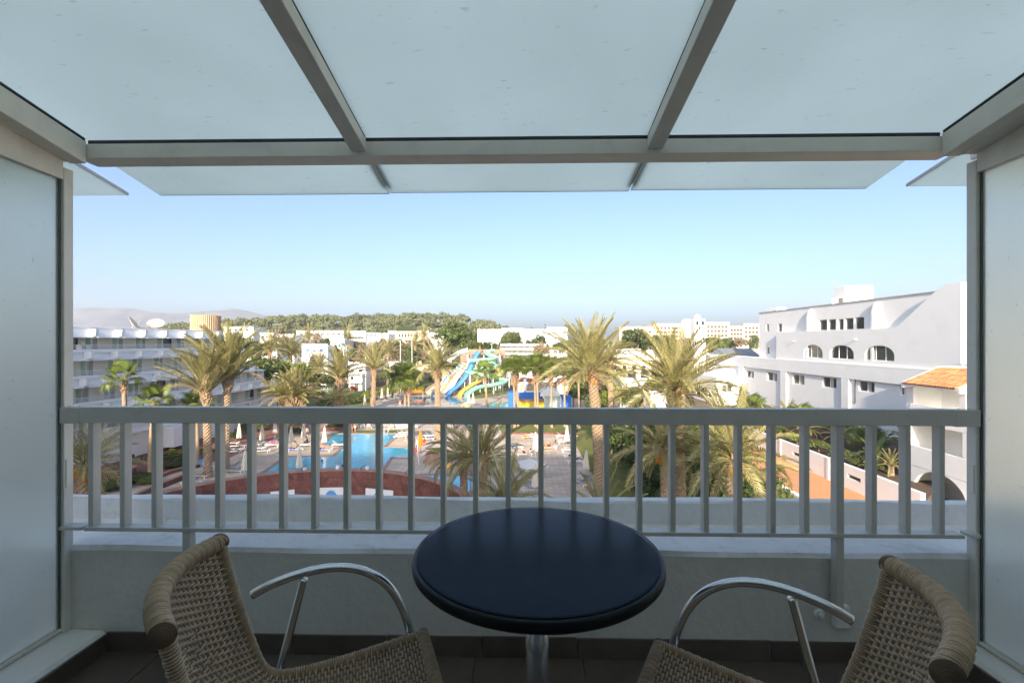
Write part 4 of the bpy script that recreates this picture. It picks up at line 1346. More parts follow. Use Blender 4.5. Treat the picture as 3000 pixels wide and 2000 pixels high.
# roof things
def dish(label, loc, r, tilt, az):
    o = thing('satellite_dish', label, 'dish', loc, az, 'satellite dishes on the hotel roof')
    prof = [(0.02 * r, 0.0)] + [(r * t, 0.22 * r * t * t) for t in (0.3, 0.6, 0.85, 1.0)] + [(r * 0.98, 0.22 * r + 0.02)] + [(r * t, 0.22 * r * t * t + 0.03) for t in (0.85, 0.6, 0.3, 0.02)]
    mb = MB().lathe(prof, 28)
    mx = Matrix.Translation((0, 0, r * 0.75)) @ Matrix.Rotation(tilt, 4, 'X')
    mb.v = [tuple(mx @ Vector(v)) for v in mb.v]
    link('reflector', mb.mesh('reflector', 'cream_wall', True), o)
    link('mast', MB().tube([(0, 0, 0), (0, 0, r * 0.75)], 0.06, 8).mesh('mast', 'metal_grey'), o)
    a = mx @ Vector((0, 0, 0.9 * r)); b = mx @ Vector((0, -r * 0.8, 0.15 * r))
    link('feed_arm', MB().tube([b, a], 0.03, 6).mesh('feed_arm', 'metal_grey'), o)
    return o
p = AT(388, 960, 62.5); dish('tilted cream satellite dish seen edge-on above the hotel roof', (p.x, p.y, 15.6), 1.0, rad(58), rad(115))
p = AT(457, 962, 66); dish('tan satellite dish facing the sky, nearer the round tower', (p.x, p.y, 15.6), 1.05, rad(38), rad(30))
c = AT(603, 965, 84); c.z = 0
tw = thing('round_tower', 'round tan tower with vertical ribs rising behind the left hotel roof', 'tower', c)
rt = 37 * 84 / FPX
obj('drum', MB().lathe([(rt, 0), (rt, CAMZ + 77 * 84 / FPX)], 48, c), 'tan_clad', tw, smooth=True)
for k in range(48):
    a = 2 * math.pi * k / 48
    p = c + Vector((math.cos(a) * (rt + 0.05), math.sin(a) * (rt + 0.05), 0))
    obj('rib', MB().tube([p + Vector((0, 0, 8)), p + Vector((0, 0, CAMZ + 77 * 84 / FPX + 0.05))], 0.07, 5), 'tan_clad', tw)
# ------------------------------------------------------------------ white hotel at the right
RXF = 48.0
rh = thing('arched_hotel', 'white hotel with three arched windows and a sloping end wall at the right', 'building', (RXF + 5, 75, 0))
def c4(X, Y): return 1900 + .4145 * X, 800 + .4145 * Y
def on(X, Y, pl=RXF):
    u, v = c4(X, Y); return FX(u, v, pl)
NEAR, FAR = 52.8, 126.0
LZ = 10.45
WO, WU, WV, WN = (RXF, FAR, 0), (0, -1, 0), (0, 0, 1), (-1, 0, 0)
def rect(X0, X1, Y0, Y1, pl=RXF):
    a, b = on(X0, (Y0 + Y1) / 2, pl), on(X1, (Y0 + Y1) / 2, pl)
    m = on((X0 + X1) / 2, Y0, pl), on((X0 + X1) / 2, Y1, pl)
    return (FAR - a.y, FAR - b.y, m[1].z, m[0].z)
wins = [rect(*q) for q in ((690, 745, 690, 740), (838, 910, 702, 762), (1018, 1102, 718, 785), (1228, 1328, 738, 810), (1485, 1597, 765, 838), (1778, 1815, 790, 862))]
wins += [(FAR - 58.2, FAR - 56.4, 6.3, 7.8)]
lowb = MB()
wall_open(lowb, WO, WU, WV, WN, FAR - NEAR, LZ, wins, 0.28)
lowb.add([(RXF, NEAR, 0), (RXF + 16, NEAR, 0), (RXF + 16, NEAR, LZ), (RXF, NEAR, LZ)], [(0, 1, 2, 3)])
lowb.add([(RXF, NEAR, LZ), (RXF + 16, NEAR, LZ), (RXF + 16, FAR, LZ), (RXF, FAR, LZ)], [(0, 1, 2, 3)])
lowb.add([(RXF + 16, NEAR, 0), (RXF + 16, FAR, 0), (RXF + 16, FAR, LZ), (RXF + 16, NEAR, LZ), (RXF, FAR, 0), (RXF, FAR, LZ)], [(0, 1, 2, 3), (1, 4, 5, 2)])
obj('wall', lowb, 'white_wall', rh)
for r in wins:
    window_parts(rh, WO, WU, WV, WN, r, 0.28, 0.07, 2, curtain=True)
# the shallow ledge on top and the band above the recessed panels
obj('ledge', MB().box(RXF - 0.35, RXF + 2.0, NEAR, FAR, LZ + 0.002, LZ + 0.30), 'white_wall', rh, bevel=0.05)
obj('upper_band', MB().box(RXF - 0.35, RXF - 0.002, NEAR, FAR - 5, 8.55, LZ + 0.001), 'white_wall', rh, bevel=0.03)
for X0, X1 in ((632, 668), (930, 972), (1360, 1412)):
    a, b = on(X0, 800, RXF - 0.35).y, on(X1, 800, RXF - 0.35).y
    obj('pilaster', MB().box(RXF - 0.349, RXF - 0.002, b, a, 0, 8.549), 'white_wall', rh, bevel=0.03)
obj('drain_pipe', MB().tube([(RXF - 0.1, on(1465, 1100).y, 5.2), (RXF - 0.1, on(1465, 1100).y, 8.5)], 0.06, 8).tube([(RXF - .1, on(1465, 1100).y, 5.2), (RXF - .35, on(1465, 1100).y, 5.0)], 0.06, 8), 'black_iron', rh)
# upper storey with the arches: profile with the sloping end
U2Z = LZ + 0.31
prof2 = [(90.4, U2Z), (NEAR, U2Z), (NEAR, 20.5), (54.7, 20.45), (55.6, 20.1), (61.8, 15.75), (90.4, 15.75)]
# storey front assembled around the three arched openings
arch = []
for X0, X1, Yt, Yb in ((1098, 1230, 505, 598), (1280, 1450, 508, 607), (1528, 1737, 510, 620)):
    a, b = on(X0, Yb).y, on(X1, Yb).y
    arch.append((a, b, on((X0 + X1) / 2, Yb).z, on((X0 + X1) / 2, Yt).z))
um = MB()
ops = [(90.4 - a, 90.4 - b, z0 - U2Z, z1 - U2Z) for a, b, z0, z1 in arch]
UO = (RXF, 90.4, U2Z)
wall_open(um, UO, WU, WV, WN, 90.4 - 61.8, 15.75 - U2Z, ops, 0.35)
um.add([(RXF, 61.8, U2Z), (RXF, NEAR, U2Z), (RXF, NEAR, 20.5), (RXF, 54.7, 20.45), (RXF, 55.6, 20.1), (RXF, 61.8, 15.75)], [(0, 1, 2, 3, 4, 5)])
for (u0, u1, v0, v1) in ops:       # spandrels that turn each hole into an arch
    O = Vector(UO); cu = (u0 + u1) / 2; ru = (u1 - u0) / 2; zs = v0 + (v1 - v0) * 0.38; rv = v1 - zs
    P = lambda a, b, d=0.0: (O.x + d, O.y - a, O.z + b)
    for sgn in (-1, 1):
        arcp = [(cu + sgn * ru * math.cos(t), zs + rv * math.sin(t)) for t in np.linspace(0, math.pi / 2, 10)]
        for (a0, b0), (a1, b1) in zip(arcp, arcp[1:]):
            c0 = cu + sgn * ru
            um.add([P(a0, b0), P(a1, b1), P(a1, v1) , P(a0, v1)], [(0, 1, 2, 3)] if sgn < 0 else [(3, 2, 1, 0)])
            um.add([P(a0, b0), P(a1, b1), P(a1, b1, .35), P(a0, b0, .35)], [(0, 1, 2, 3)])
# returns: near end face, tops, back
um.add([(RXF, NEAR, U2Z), (RXF + 3.6, NEAR, U2Z), (RXF + 3.6, NEAR, 20.5), (RXF, NEAR, 20.5)], [(0, 1, 2, 3)])
um.add([(RXF, NEAR, 20.5), (RXF + 3.6, NEAR, 20.5), (RXF + 3.6, 54.7, 20.45), (RXF, 54.7, 20.45), (RXF, 55.6, 20.1), (RXF + 3.6, 55.6, 20.1), (RXF, 61.8, 15.75), (RXF + 3.6, 61.8, 15.75), (RXF, 90.4, 15.75), (RXF + 3.6, 90.4, 15.75), (RXF, 90.4, U2Z), (RXF + 3.6, 90.4, U2Z)],
       [(0, 1, 2, 3), (3, 2, 5, 4), (4, 5, 7, 6), (6, 7, 9, 8), (8, 9, 11, 10)])
obj('upper_wall', um, 'white_wall', rh)
for (u0, u1, v0, v1) in ops:
    window_parts(rh, UO, WU, WV, WN, (u0, u1, v0, v1), 0.34, 0.09, 3)
for X, Y in ((1035, 480), (1470, 468)):
    p = on(X, Y)
    obj('wall_lamp', MB().box(p.x - 0.45, p.x - 0.001, p.y - 0.12, p.y + 0.12, p.z - 0.05, p.z + 0.03), 'white_trim', rh)
# penthouse set back
PX = RXF + 0.9
ph = MB()
PO = (PX, 98.6, U2Z)
pw = []
for X0, X1, Y0_, Y1_ in ((1203, 1262, 328, 405), (1266, 1324, 325, 403), (1336, 1378, 322, 402), (1386, 1448, 316, 400), (1456, 1524, 309, 397), (830, 852, 360, 412), (912, 942, 356, 414), (832, 856, 522, 572)):
    a, b = on(X0, 350, PX).y, on(X1, 350, PX).y
    z1 = on((X0 + X1) / 2, Y0_, PX).z; z0 = on((X0 + X1) / 2, Y1_, PX).z
    pw.append((98.6 - a, 98.6 - b, z0 - U2Z, z1 - U2Z))
wall_open(ph, PO, WU, WV, WN, 98.6 - NEAR, 19.8 - U2Z, pw, 0.3)
ph.add([(PX, 98.6, U2Z), (PX + 12, 98.6, U2Z), (PX + 12, 98.6, 19.8), (PX, 98.6, 19.8), (PX + 12, NEAR, 19.8), (PX, NEAR, 19.8)], [(1, 0, 3, 2), (3, 5, 4, 2)])
obj('penthouse_wall', ph, 'white_wall', rh)
for r in pw:
    window_parts(rh, PO, WU, WV, WN, r, 0.29, 0.08, 1, fm='white_trim', curtain=False)
obj('parapet_cap', MB().box(PX - 0.12, PX + 0.35, NEAR + 4, 98.7, 19.801, 19.95), 'concrete', rh)
for X0, X1, Yb, Yt, out in ((1108, 1140, 410, 280, 1.5), (1568, 1602, 392, 245, 1.5)):
    y = on((X0 + X1) / 2, 400, PX - 0.6).y
    obj('buttress', MB().ext([(PX - 0.001, y - 0.25, U2Z), (PX - 0.8, y - 0.25, U2Z), (PX - 0.75, y - 0.25, 17.8), (PX - 0.45, y - 0.25, 19.2), (PX - 0.001, y - 0.25, 19.5)], (0, 0.5, 0)), 'white_wall', rh, bevel=0.08)
# roof box with its open door
ya = on(1390, 200, PX + 1.5).y
xa_ = PX + 1.5
pb = on(1590, 200, PX + 1.5)
zt_ = on(1390, 88, PX + 1.5).z
d = ray(*c4(1590, 150)); xb_ = d.x / d.y * ya
obj('roof_box', MB().box(xa_, xb_, ya, on(1312, 150, PX + 1.5).y, 19.8, zt_), 'white_wall', rh, bevel=0.05)
yd = on(1356, 190, PX + 1.5).y
obj('roof_door', MB().box(xa_ - 0.03, xa_ + 0.005, yd - 0.55, yd + 0.45, 19.85, zt_ - 1.9), 'glass_dark', rh)
obj('roof_door_leaf', MB().box(xa_ - 1.0, xa_ - 0.04, yd + 0.5, yd + 0.56, 19.85, zt_ - 1.9), 'white_trim', rh)
obj('roof_ladder', MB().tube([(xa_ + .5, ya + 3, zt_), (xa_ + .5, ya + 3, zt_ + 1.6), (xa_ + .5, ya + 3.8, zt_ + 1.6), (xa_ + .5, ya + 3.8, zt_)], 0.03, 5), 'metal_grey', rh)
obj('roof_vent', MB().box(PX + 0.5, PX + 2.5, 93, 96.5, 19.8, 20.6), 'white_wall', rh, bevel=0.05)
# projecting lower block with a window facing the pool, further along
e = 42.8
jb = MB()
yj = 105.0
wj = [(1.2 + 0.0, 3.4, 2.9, 4.4)]
wall_open(jb, (e, yj, 0), (1, 0, 0), (0, 0, 1), (0, -1, 0), RXF - e, 6.1, wj, 0.25)
lw = []
for X0, X1, Y0_, Y1_ in ((335, 390, 812, 862), (418, 456, 825, 875)):
    a, b = on(X0, 840, e).y, on(X1, 840, e).y
    lw.append((FAR - a, FAR - b, on(X0, Y1_, e).z, on(X0, Y0_, e).z))
wall_open(jb, (e, FAR, 0), WU, WV, WN, FAR - yj, 6.1, lw, 0.25)
jb.add([(e, yj, 6.1), (RXF, yj, 6.1), (RXF, FAR, 6.1), (e, FAR, 6.1)], [(0, 1, 2, 3)])
obj('side_block', jb, 'white_wall', rh)
window_parts(rh, (e, yj, 0), (1, 0, 0), (0, 0, 1), (0, -1, 0), wj[0], 0.24, 0.09, 2)
for r in lw: window_parts(rh, (e, FAR, 0), WU, WV, WN, r, 0.24, 0.08, 2)

# ------------------------------------------------------------------ gallery wing with tiled roof at the near right
GX = 35.2
gl = thing('gallery_wing', 'white three storey gallery with an orange tiled roof at the right edge', 'building', (GX + 3, 40, 0))
yn, yf = 30.0, 43.4
obj('back_wall', MB().box(GX + 2.6, GX + 10, yn, yf + 0.3, 0, 10.9), 'white_wall', gl)
obj('end_wall', MB().box(GX - 0.25, GX + 2.599, yf, yf + 0.35, 0, 9.9), 'white_wall', gl)
for zf, zp in ((3.3, 4.75), (7.1, 8.45)):
    obj('gallery_floor', MB().box(GX - 0.1, GX + 2.599, yn, yf - 0.001, zf - 0.2, zf), 'white_wall', gl)
    obj('gallery_parapet', MB().box(GX - 0.3, GX - 0.101, yn, yf - 0.001, zf - 0.35, zp), 'white_wall', gl, bevel=0.04)
obj('corner_pier', MB().box(GX - 0.28, GX + 0.02, yf - 0.42, yf - 0.002, 8.46, 9.95), 'white_wall', gl, bevel=0.03)
obj('pier', MB().box(GX - 0.28, GX + 0.3, 38.0, 38.6, 8.46, 9.95), 'white_wall', gl, bevel=0.03)
obj('pier', MB().box(GX - 0.28, GX + 0.3, 37.2, 38.3, 4.76, 7.0), 'white_wall', gl, bevel=0.03)
# ground floor arch: wall with one wide arch in it
am = MB()
y0_, y1_ = 37.9, 43.0
arcp = [((y0_ + y1_) / 2 + (y1_ - y0_) / 2 * math.cos(t), 0.9 + 2.05 * math.sin(t)) for t in np.linspace(0, math.pi, 24)]
for (ya_, za_), (yb_, zb_) in zip(arcp, arcp[1:]):
    am.ext([(GX - 0.28, ya_, za_), (GX - 0.28, yb_, zb_), (GX - 0.28, yb_, 2.94), (GX - 0.28, ya_, 2.94)], (0.3, 0, 0)) if abs(2.94 - max(za_, zb_)) > 1e-3 else None
am.box(GX - 0.28, GX + 0.02, y1_, yf - 0.001, 0, 2.94); am.box(GX - 0.28, GX + 0.02, yn, y0_, 0, 2.94)
obj('arch_wall', am, 'white_wall', gl)
window_parts(gl, (GX + 2.6, 42, 0), (0, -1, 0), (0, 0, 1), (-1, 0, 0), (2.6, 3.9, 8.5, 9.9), -0.1, 0.08, 1)
window_parts(gl, (GX + 2.6, 42, 0), (0, -1, 0), (0, 0, 1), (-1, 0, 0), (3.2, 4.6, 4.5, 6.0), -0.1, 0.08, 2)
obj('doorway', MB().box(GX + 2.55, GX + 2.599, 38.4, 39.5, 0, 2.3), 'door_brown', gl)
# tiled roof: eave towards the pool, ridge behind; each course of curved tiles
ex, ez, rx_, rz_ = 34.2, 10.2, 37.5, 11.58
rf = obj('roof', MB().ext([(ex + 0.1, 38.05, ez - 0.12), (ex + 0.1, 38.05, ez - 0.02), (rx_, 38.05, rz_ - 0.02), (rx_, 38.05, ez - 0.12)], (0, 5.25, 0)), 'white_wall', gl)
nt_, ncr = 19, 8
tile = MB()
for k in range(7):
    t0 = math.pi * k / 6
    pass
def tile_mb(L, w_, s):
    m = MB(); k = 6
    vs = []
    for end, f in ((0, 1.0), (1, 0.86)):
        for q in range(k + 1):
            t = math.pi * q / k
            vs.append((end * L, -math.cos(t) * w_ / 2 * f, math.sin(t) * w_ * 0.62 * f))
    m.add(vs, [(q, q + 1, k + 2 + q, k + 1 + q) for q in range(k)])
    return m
slope = math.atan2(rz_ - ez, rx_ - ex); Ls = math.hypot(rz_ - ez, rx_ - ex)
tw2 = 5.25 / nt_
tmesh = tile_mb(Ls / ncr * 1.12, tw2 * 0.98, 0).mesh('roof_tile', 'terracotta', True)
for i in range(nt_):
    for j in range(ncr):
        s = j * Ls / ncr
        P = Vector((ex + math.cos(slope) * s, 38.05 + (i + 0.5) * tw2, ez + math.sin(slope) * s + 0.012 + 0.012 * (j % 2)))
        o = link('roof_tile', tmesh, rf)
        o.location = P - wloc(rf)
        o.rotation_euler = (0, -slope - 0.02, random.uniform(-0.02, 0.02))
for y in (37.78, 43.3):
    obj('barge', MB().ext([(ex + 0.1, y, ez - 0.35), (ex + 0.1, y, ez + 0.15), (rx_, y, rz_ + 0.18), (rx_ + 3, y, rz_ + 0.18), (rx_ + 3, y, ez - 0.35)], (0, 0.26, 0)), 'white_wall', gl, bevel=0.03)
obj('ridge_wall', MB().box(rx_, rx_ + 3, 38.05, 43.29, rz_ - 0.6, rz_ + 0.1), 'white_wall', gl)
obj('terrace_planter', MB().box(GX - 2.4, GX - 0.301, 36.5, 43.6, 0, 0.9), 'white_wall', gl, bevel=0.04)

# ------------------------------------------------------------------ garden wall with slots and the raised bed behind it
gw = thing('garden_wall', 'long white garden wall with small slots beside the orange tiled path', 'wall', (31.2, 55, 0))
wm = MB()
ops2 = []
for u0, u1, v in ((2482, 2521, 1402), (2322, 2342, 1335)):
    a, b = FX(u0, v, 31.0), FX(u1, v, 31.0)
    ops2.append((84 - a.y, 84 - b.y, 1.05, 1.42))
ops2.sort()
wall_open(wm, (31.0, 84, 0), (0, -1, 0), (0, 0, 1), (-1, 0, 0), 84 - 37.5, 2.2, ops2, 0.3)
wm.add([(31.0, 84, 2.2), (31.0, 37.5, 2.2), (31.4, 37.5, 2.2), (31.4, 84, 2.2), (31, 37.5, 0), (31.4, 37.5, 0)], [(0, 1, 2, 3), (1, 4, 5, 2)])
obj('wall', wm, 'white_wall', gw)
for a in ops2:
    obj('slot_back', MB().box(31.28, 31.31, 84 - a[1], 84 - a[0], a[2], a[3]), 'black_iron', gw)
for y in (48.6, 57.5):
    obj('pier', MB().box(30.93, 30.999, y - 0.2, y + 0.2, 0, 2.2), 'white_wall', gw)
sheet('planting_bed', [(31.41, 37.6), (47.95, 52), (47.95, 100), (31.41, 84)], 1.5, 'soil', 1.5)
# ------------------------------------------------------------------ buildings in the middle and far distance
def block(name, label, u0, u1, vt, Y, vb=None, deep=None, matn='white_wall', wins=None, wm='glass_dark', cat='building', flat=True, group=None, base_z=0.0, rot=0.0, cap=True):
    """a box building whose front faces the camera at depth Y; windows given as (cols, rows, x fractions, z fractions)"""
    a, b = AT(u0, vt, Y), AT(u1, vt, Y)
    zt_ = a.z; z0 = base_z if vb is None else AT(u0, vb, Y).z
    deep = deep or max(4.0, (b.x - a.x) * 0.7)
    o = thing(name, label, cat, ((a.x + b.x) / 2, Y, 0), 0, group)
    ops = []
    w_, h_ = b.x - a.x, zt_ - z0
    if wins:
        cols, rows, fx, fz, ww, wh = wins
        for r in range(rows):
            for c_ in range(cols):
                cx = w_ * (fx[0] + (fx[1] - fx[0]) * (c_ + 0.5) / cols); cz = h_ * (fz[0] + (fz[1] - fz[0]) * (r + 0.5) / rows)
                ops.append((cx - ww / 2, cx + ww / 2, cz - wh / 2, cz + wh / 2))
    mb = MB()
    wall_open(mb, (a.x, Y, z0), (1, 0, 0), (0, 0, 1), (0, -1, 0), w_, h_, ops, 0.5)
    X0, X1, Yb = a.x, b.x, Y + deep
    mb.add([(X0, Y, z0), (X1, Y, z0), (X1, Yb, z0), (X0, Yb, z0), (X0, Y, zt_), (X1, Y, zt_), (X1, Yb, zt_), (X0, Yb, zt_)], [(1, 2, 6, 5), (2, 3, 7, 6), (3, 0, 4, 7), (4, 5, 6, 7)])
    obj('wall', mb, matn, o)
    for (p, q, r, s) in ops:
        obj('window', MB().box(a.x + p - 0.02, a.x + q + 0.02, Y + 0.48, Y + 0.52, z0 + r - 0.02, z0 + s + 0.02), wm, o)
    if cap:
        obj('parapet', MB().box(X0 - 0.15, X1 + 0.15, Y - 0.15, Y + 0.25, zt_ - 0.02, zt_ + 0.35), matn, o)
    return o, a, b, z0, zt_

# crenellated gate
o, a, b, z0, zt_ = block('crenellated_gate', 'white gatehouse with a toothed top and a blue sign above its arch', 884, 960, 1011, 130, deep=4, wins=None, cap=False)
n = 16
for k in range(n):
    x = a.x + (b.x - a.x) * (k + 0.15) / n; wd = (b.x - a.x) / n * 0.62
    obj('merlon', MB().ext([(x, 130, zt_), (x + wd, 130, zt_), (x + wd, 130, zt_ + 0.3), (x + wd / 2, 130, zt_ + 0.5), (x, 130, zt_ + 0.3)], (0, 0.5, 0)), 'white_wall', o)
p, q = AT(897, 1022, 130), AT(946, 1029, 130)
sg = obj('sign_panel', MB().box(p.x, q.x, 129.9, 129.99, q.z, p.z), 'plastic_blue', o)
obj('sign_band', MB().box(p.x + 0.8, q.x - 0.8, 129.87, 129.899, (p.z + q.z) / 2 - 0.13, (p.z + q.z) / 2 + 0.13), 'towel_white', sg)
c = AT(922, 1062, 130)
arc = [(c.x + 1.7 * math.cos(t), 129.98, c.z - 1.0 + 3.2 * math.sin(t)) for t in np.linspace(0, math.pi, 20)] + [(c.x - 1.7, 129.98, 0), (c.x + 1.7, 129.98, 0)]
obj('archway', MB().ext(arc, (0, 0.015, 0)), 'door_brown', o)
# bungalow
o, a, b, z0, zt_ = block('bungalow', 'white flat roofed bungalow with a dark door across the lawn', 1022, 1072, 1064, 138, deep=9, wins=None)
p0, p1 = AT(1026, 1095, 133), AT(1061, 1147, 133)
obj('front_room', MB().box(p0.x, p1.x, 133, 137.9, 0, p0.z), 'white_wall', o, bevel=0.05)
obj('canopy_slab', MB().box(p0.x - 0.3, p1.x + 0.3, 131.8, 133, AT(1040, 1121, 132).z - 0.15, AT(1040, 1121, 132).z + 0.15), 'white_wall', o)
p = AT(1044.5, 1140, 132.98)
obj('door', MB().box(p.x - 0.55, p.x + 0.55, 132.9, 132.99, 0, 2.1), 'door_brown', o)
p = AT(1032, 1105, 132.98); obj('window', MB().box(p.x - 0.4, p.x + 0.4, 132.9, 132.99, 3.2, 4.1), 'glass_dark', o)
p = AT(1056, 1085, 137.98); obj('window', MB().box(p.x - 0.45, p.x + 0.45, 137.85, 137.99, p.z - .4, p.z + .4), 'glass_dark', o)
block('garden_annex', 'low white annex wall half hidden by the bushes right of the bungalow', 1140, 1172, 1062, 140, deep=8)
block('villa', 'small white villa glimpsed behind the palms left of the gatehouse', 790, 812, 1022, 128, deep=6, wins=(1, 1, (0, 1), (0.6, 0.9), 0.7, 0.9))
# town row on the skyline
block('town_house', 'long low white house on the skyline left of centre', 868, 1007, 970, 262, deep=20, wins=(8, 1, (0.05, 0.95), (0.86, 0.96), 2.2, 1.0), group='white houses below the wooded hill')
block('town_house', 'white stepped house with small windows left of the green roof', 1016, 1071, 971, 250, deep=18, wins=(5, 1, (0.1, 0.9), (0.76, 0.9), 1.6, 1.2), group='white houses below the wooded hill')
block('town_house', 'white flat roof house just above the far colourful slide', 969, 1009, 996, 182, deep=10, wins=(2, 1, (0.2, 0.8), (0.75, 0.95), 1.0, 0.9), group='white houses below the wooded hill')
block('town_house', 'small white cube house at the foot of the hill near the round tower', 762, 800, 976, 270, deep=15, wins=(3, 1, (0.1, 0.9), (0.84, 0.95), 1.6, 1.0), group='white houses below the wooded hill')
block('town_house', 'pale house behind the spiky trees left of the skyline row', 812, 862, 981, 240, deep=15, wins=(4, 1, (0.1, 0.9), (0.82, 0.94), 1.5, 1.1), group='white houses below the wooded hill')
block('town_house', 'white house with mast right of the round tower', 655, 742, 958, 330, deep=15, wins=(4, 1, (0.1, 0.9), (0.88, 0.96), 2.0, 1.2), group='white houses below the wooded hill')
block('glass_house', 'dark glazed hall between the white skyline houses', 1073, 1106, 975, 250, deep=12, matn='roof_grey', wins=(6, 1, (0.05, 0.95), (0.8, 0.97), 0.7, 2.0), wm='slide_glass')
o, a, b, z0, zt_ = block('green_roof_palace', 'cream building with a green pyramid roof on the skyline', 1137, 1256, 970, 255, deep=18, matn='cream_wall', wins=(7, 1, (0.25, 0.75), (0.82, 0.94), 0.8, 1.8))
p, q = AT(1159, 970, 254), AT(1217, 970, 254); pk_ = AT(1188, 956.5, 254)
obj('pyramid_roof', MB().add([(p.x, 254, p.z + 0.36), (q.x, 254, p.z + 0.36), (q.x, 266, p.z + 0.36), (p.x, 266, p.z + 0.36), (pk_.x - 3.2, 260, pk_.z + 0.5), (pk_.x + 3.2, 260, pk_.z + 0.5)], [(0, 1, 5, 4), (1, 2, 5), (2, 3, 4, 5), (3, 0, 4), (3, 2, 1, 0)]), 'leaf_a', o)
block('low_house', 'pale low house in front of the green roofed building', 1106, 1140, 978, 235, deep=12)
block('low_house', 'white low house right of the green roofed building', 1256, 1300, 976, 240, deep=12, wins=(3, 1, (.1, .9), (.8, .95), 1.2, 1.2))
# white hotels behind the big dark tree
for u0, u1, vt, lab in ((1399, 1470, 966, 'white apartment block with open balconies right behind the big round tree'), (1470, 1530, 962, 'middle white apartment block between the Norfolk pines'), (1530, 1604, 965, 'white apartment block stepping down behind the dark bush'), (1604, 1662, 960, 'tallest white apartment block left of the date palm')):
    block('apartment_block', lab, u0, u1, vt, 300, deep=20, wins=(4, 3, (0.06, 0.94), (0.45, 0.94), 2.3, 1.5), wm='roof_grey', group='white apartments on the skyline')
block('apartment_block', 'long cream apartment roofs between the two big palms', 1815, 1915, 958, 320, deep=18, matn='cream_wall', wins=(8, 2, (.05, .95), (.6, .95), 1.6, 1.4), group='cream skyline blocks')
# white terraced building with planted balconies
tb_ = thing('terraced_block', 'white terraced building with planted balcony bands behind the slides', 'building', AT(1510, 1060, 172) * 1.0, 0)
tb_.location.z = 0
a, b = AT(1470, 1060, 172), AT(1552, 1060, 172)
obj('wall', MB().box(a.x, b.x + 6, 175, 190, 0, AT(1500, 1007, 172).z), 'white_wall', tb_)
for k, v in enumerate((1008, 1020, 1033, 1046)):
    z = AT(1500, v, 172).z
    x0 = AT(1462 + (4 - k), v, 172).x
    bd = obj('balcony_band', MB().box(x0, b.x + 6, 172 - k * 0.6, 174.9, z - 0.75, z + 0.1), 'white_wall', tb_, bevel=0.05)
    obj('opening', MB().box(x0 + 0.8, b.x + 5.5, 174.7, 174.99, z - 1.45, z - 0.78), 'balcony_wall', bd)
    for m in range(5):
        rr_ = np.random.default_rng(m + 10 * k)
        x = x0 + 1.2 + m * 2.1 + rr_.uniform(-.4, .4)
        obj('planter_shrub', MB(), 'leaf_b', bd).data = quad_mesh('planter_shrub', cloud([(0, 0, 0, 0.7, 0.35, 0.35)], 90, 0.16, rr_) + np.array([x, 172.2 - k * .6, z + 0.3]) - np.array(wloc(bd)), 'leaf_brown' if m % 2 else 'leaf_b')
for m in range(4):
    p = AT(1472 + 22 * m, 1066, 174)
    obj('window', MB().box(p.x, p.x + 1.6, 174.9, 174.98, p.z - 1.5, p.z), 'glass_green', tb_)
block('terraced_annex', 'white flat annex right of the planted terraces', 1552, 1660, 1042, 165, deep=10, wins=(4, 1, (.05, .95), (.55, .8), 1.8, 1.0))
# cream villa with arches behind the date palm
o, a, b, z0, zt_ = block('cream_villa', 'cream villa with dark arches between the two big palms', 1752, 1908, 1048, 128, deep=12, matn='cream_wall', wins=(5, 1, (0.05, 0.95), (0.62, 0.82), 1.1, 1.2))
for k in range(4):
    p = AT(1775 + 38 * k, 1092, 127.9)
    arc = [(p.x + 1.1 * math.cos(t), 127.98, p.z + 0.0 + 0.9 * math.sin(t)) for t in np.linspace(0, math.pi, 12)] + [(p.x - 1.1, 127.98, p.z - 2.4), (p.x + 1.1, 127.98, p.z - 2.4)]
    obj('archway', MB().ext(arc, (0, 0.015, 0)), 'glass_dark', o)
p, q = AT(1780, 1022, 130), AT(1880, 1022, 130)
obj('upper_storey', MB().box(p.x, q.x, 131, 139, zt_, p.z), 'white_wall', o, bevel=0.05)
# beige hotel far right
for u0, u1, vt, cols, lab in ((1914, 2040, 949, 10, 'low beige wing of the far hotel left of the white turret'), (2066, 2137, 945, 6, 'far beige hotel wing with a gabled top beside the white turret'), (2137, 2178, 956, 4, 'far beige hotel section with rows of dark balconies'), (2178, 2226, 949, 4, 'far beige hotel section touching the white building')):
    block('beige_hotel', lab, u0, u1, vt, 320, deep=25, matn='cream_wall', wins=(cols, 5, (0.06, 0.94), (0.40, 0.95), 1.7, 1.5), wm='door_brown', group='sections of the far beige hotel')
c = AT(2012, 948, 320); c.z = 0
dm = thing('beige_dome', 'beige ribbed dome on the far hotel left of the white turret', 'dome', c)
zt_ = AT(2012, 948, 320).z
obj('dome_shell', MB().lathe([(4.4, 10), (4.4, zt_ - 1), (4.2, zt_ + 0.6), (3.4, zt_ + 2.0), (2.0, zt_ + 3.0), (0.3, zt_ + 3.4)], 20, c), 'cream_wall', dm)
# white turret beside the right hotel
c = AT(2051, 1000, 122); c.z = 0
tt = thing('white_turret', 'slim white turret with small dark openings behind the right palm', 'tower', c)
zt_ = AT(2051, 934, 122).z; r_ = 16 * 122 / FPX
obj('shaft', MB().box(c.x - r_, c.x + r_, 122, 122 + 2 * r_, 0, zt_), 'white_wall', tt, bevel=0.15)
obj('cap', MB().lathe([(r_ * .62, 0), (r_ * .62, 0.5), (r_ * .5, 0.95), (r_ * .2, 1.2)], 16, (c.x - .2, 122 + r_, zt_)), 'white_wall', tt, smooth=True)
for dx in (-0.5, 0.5):
    obj('opening', MB().box(c.x + dx * r_ - 0.32, c.x + dx * r_ + 0.32, 121.97, 121.995, zt_ - 1.6, zt_ - 0.5), 'glass_dark', tt)
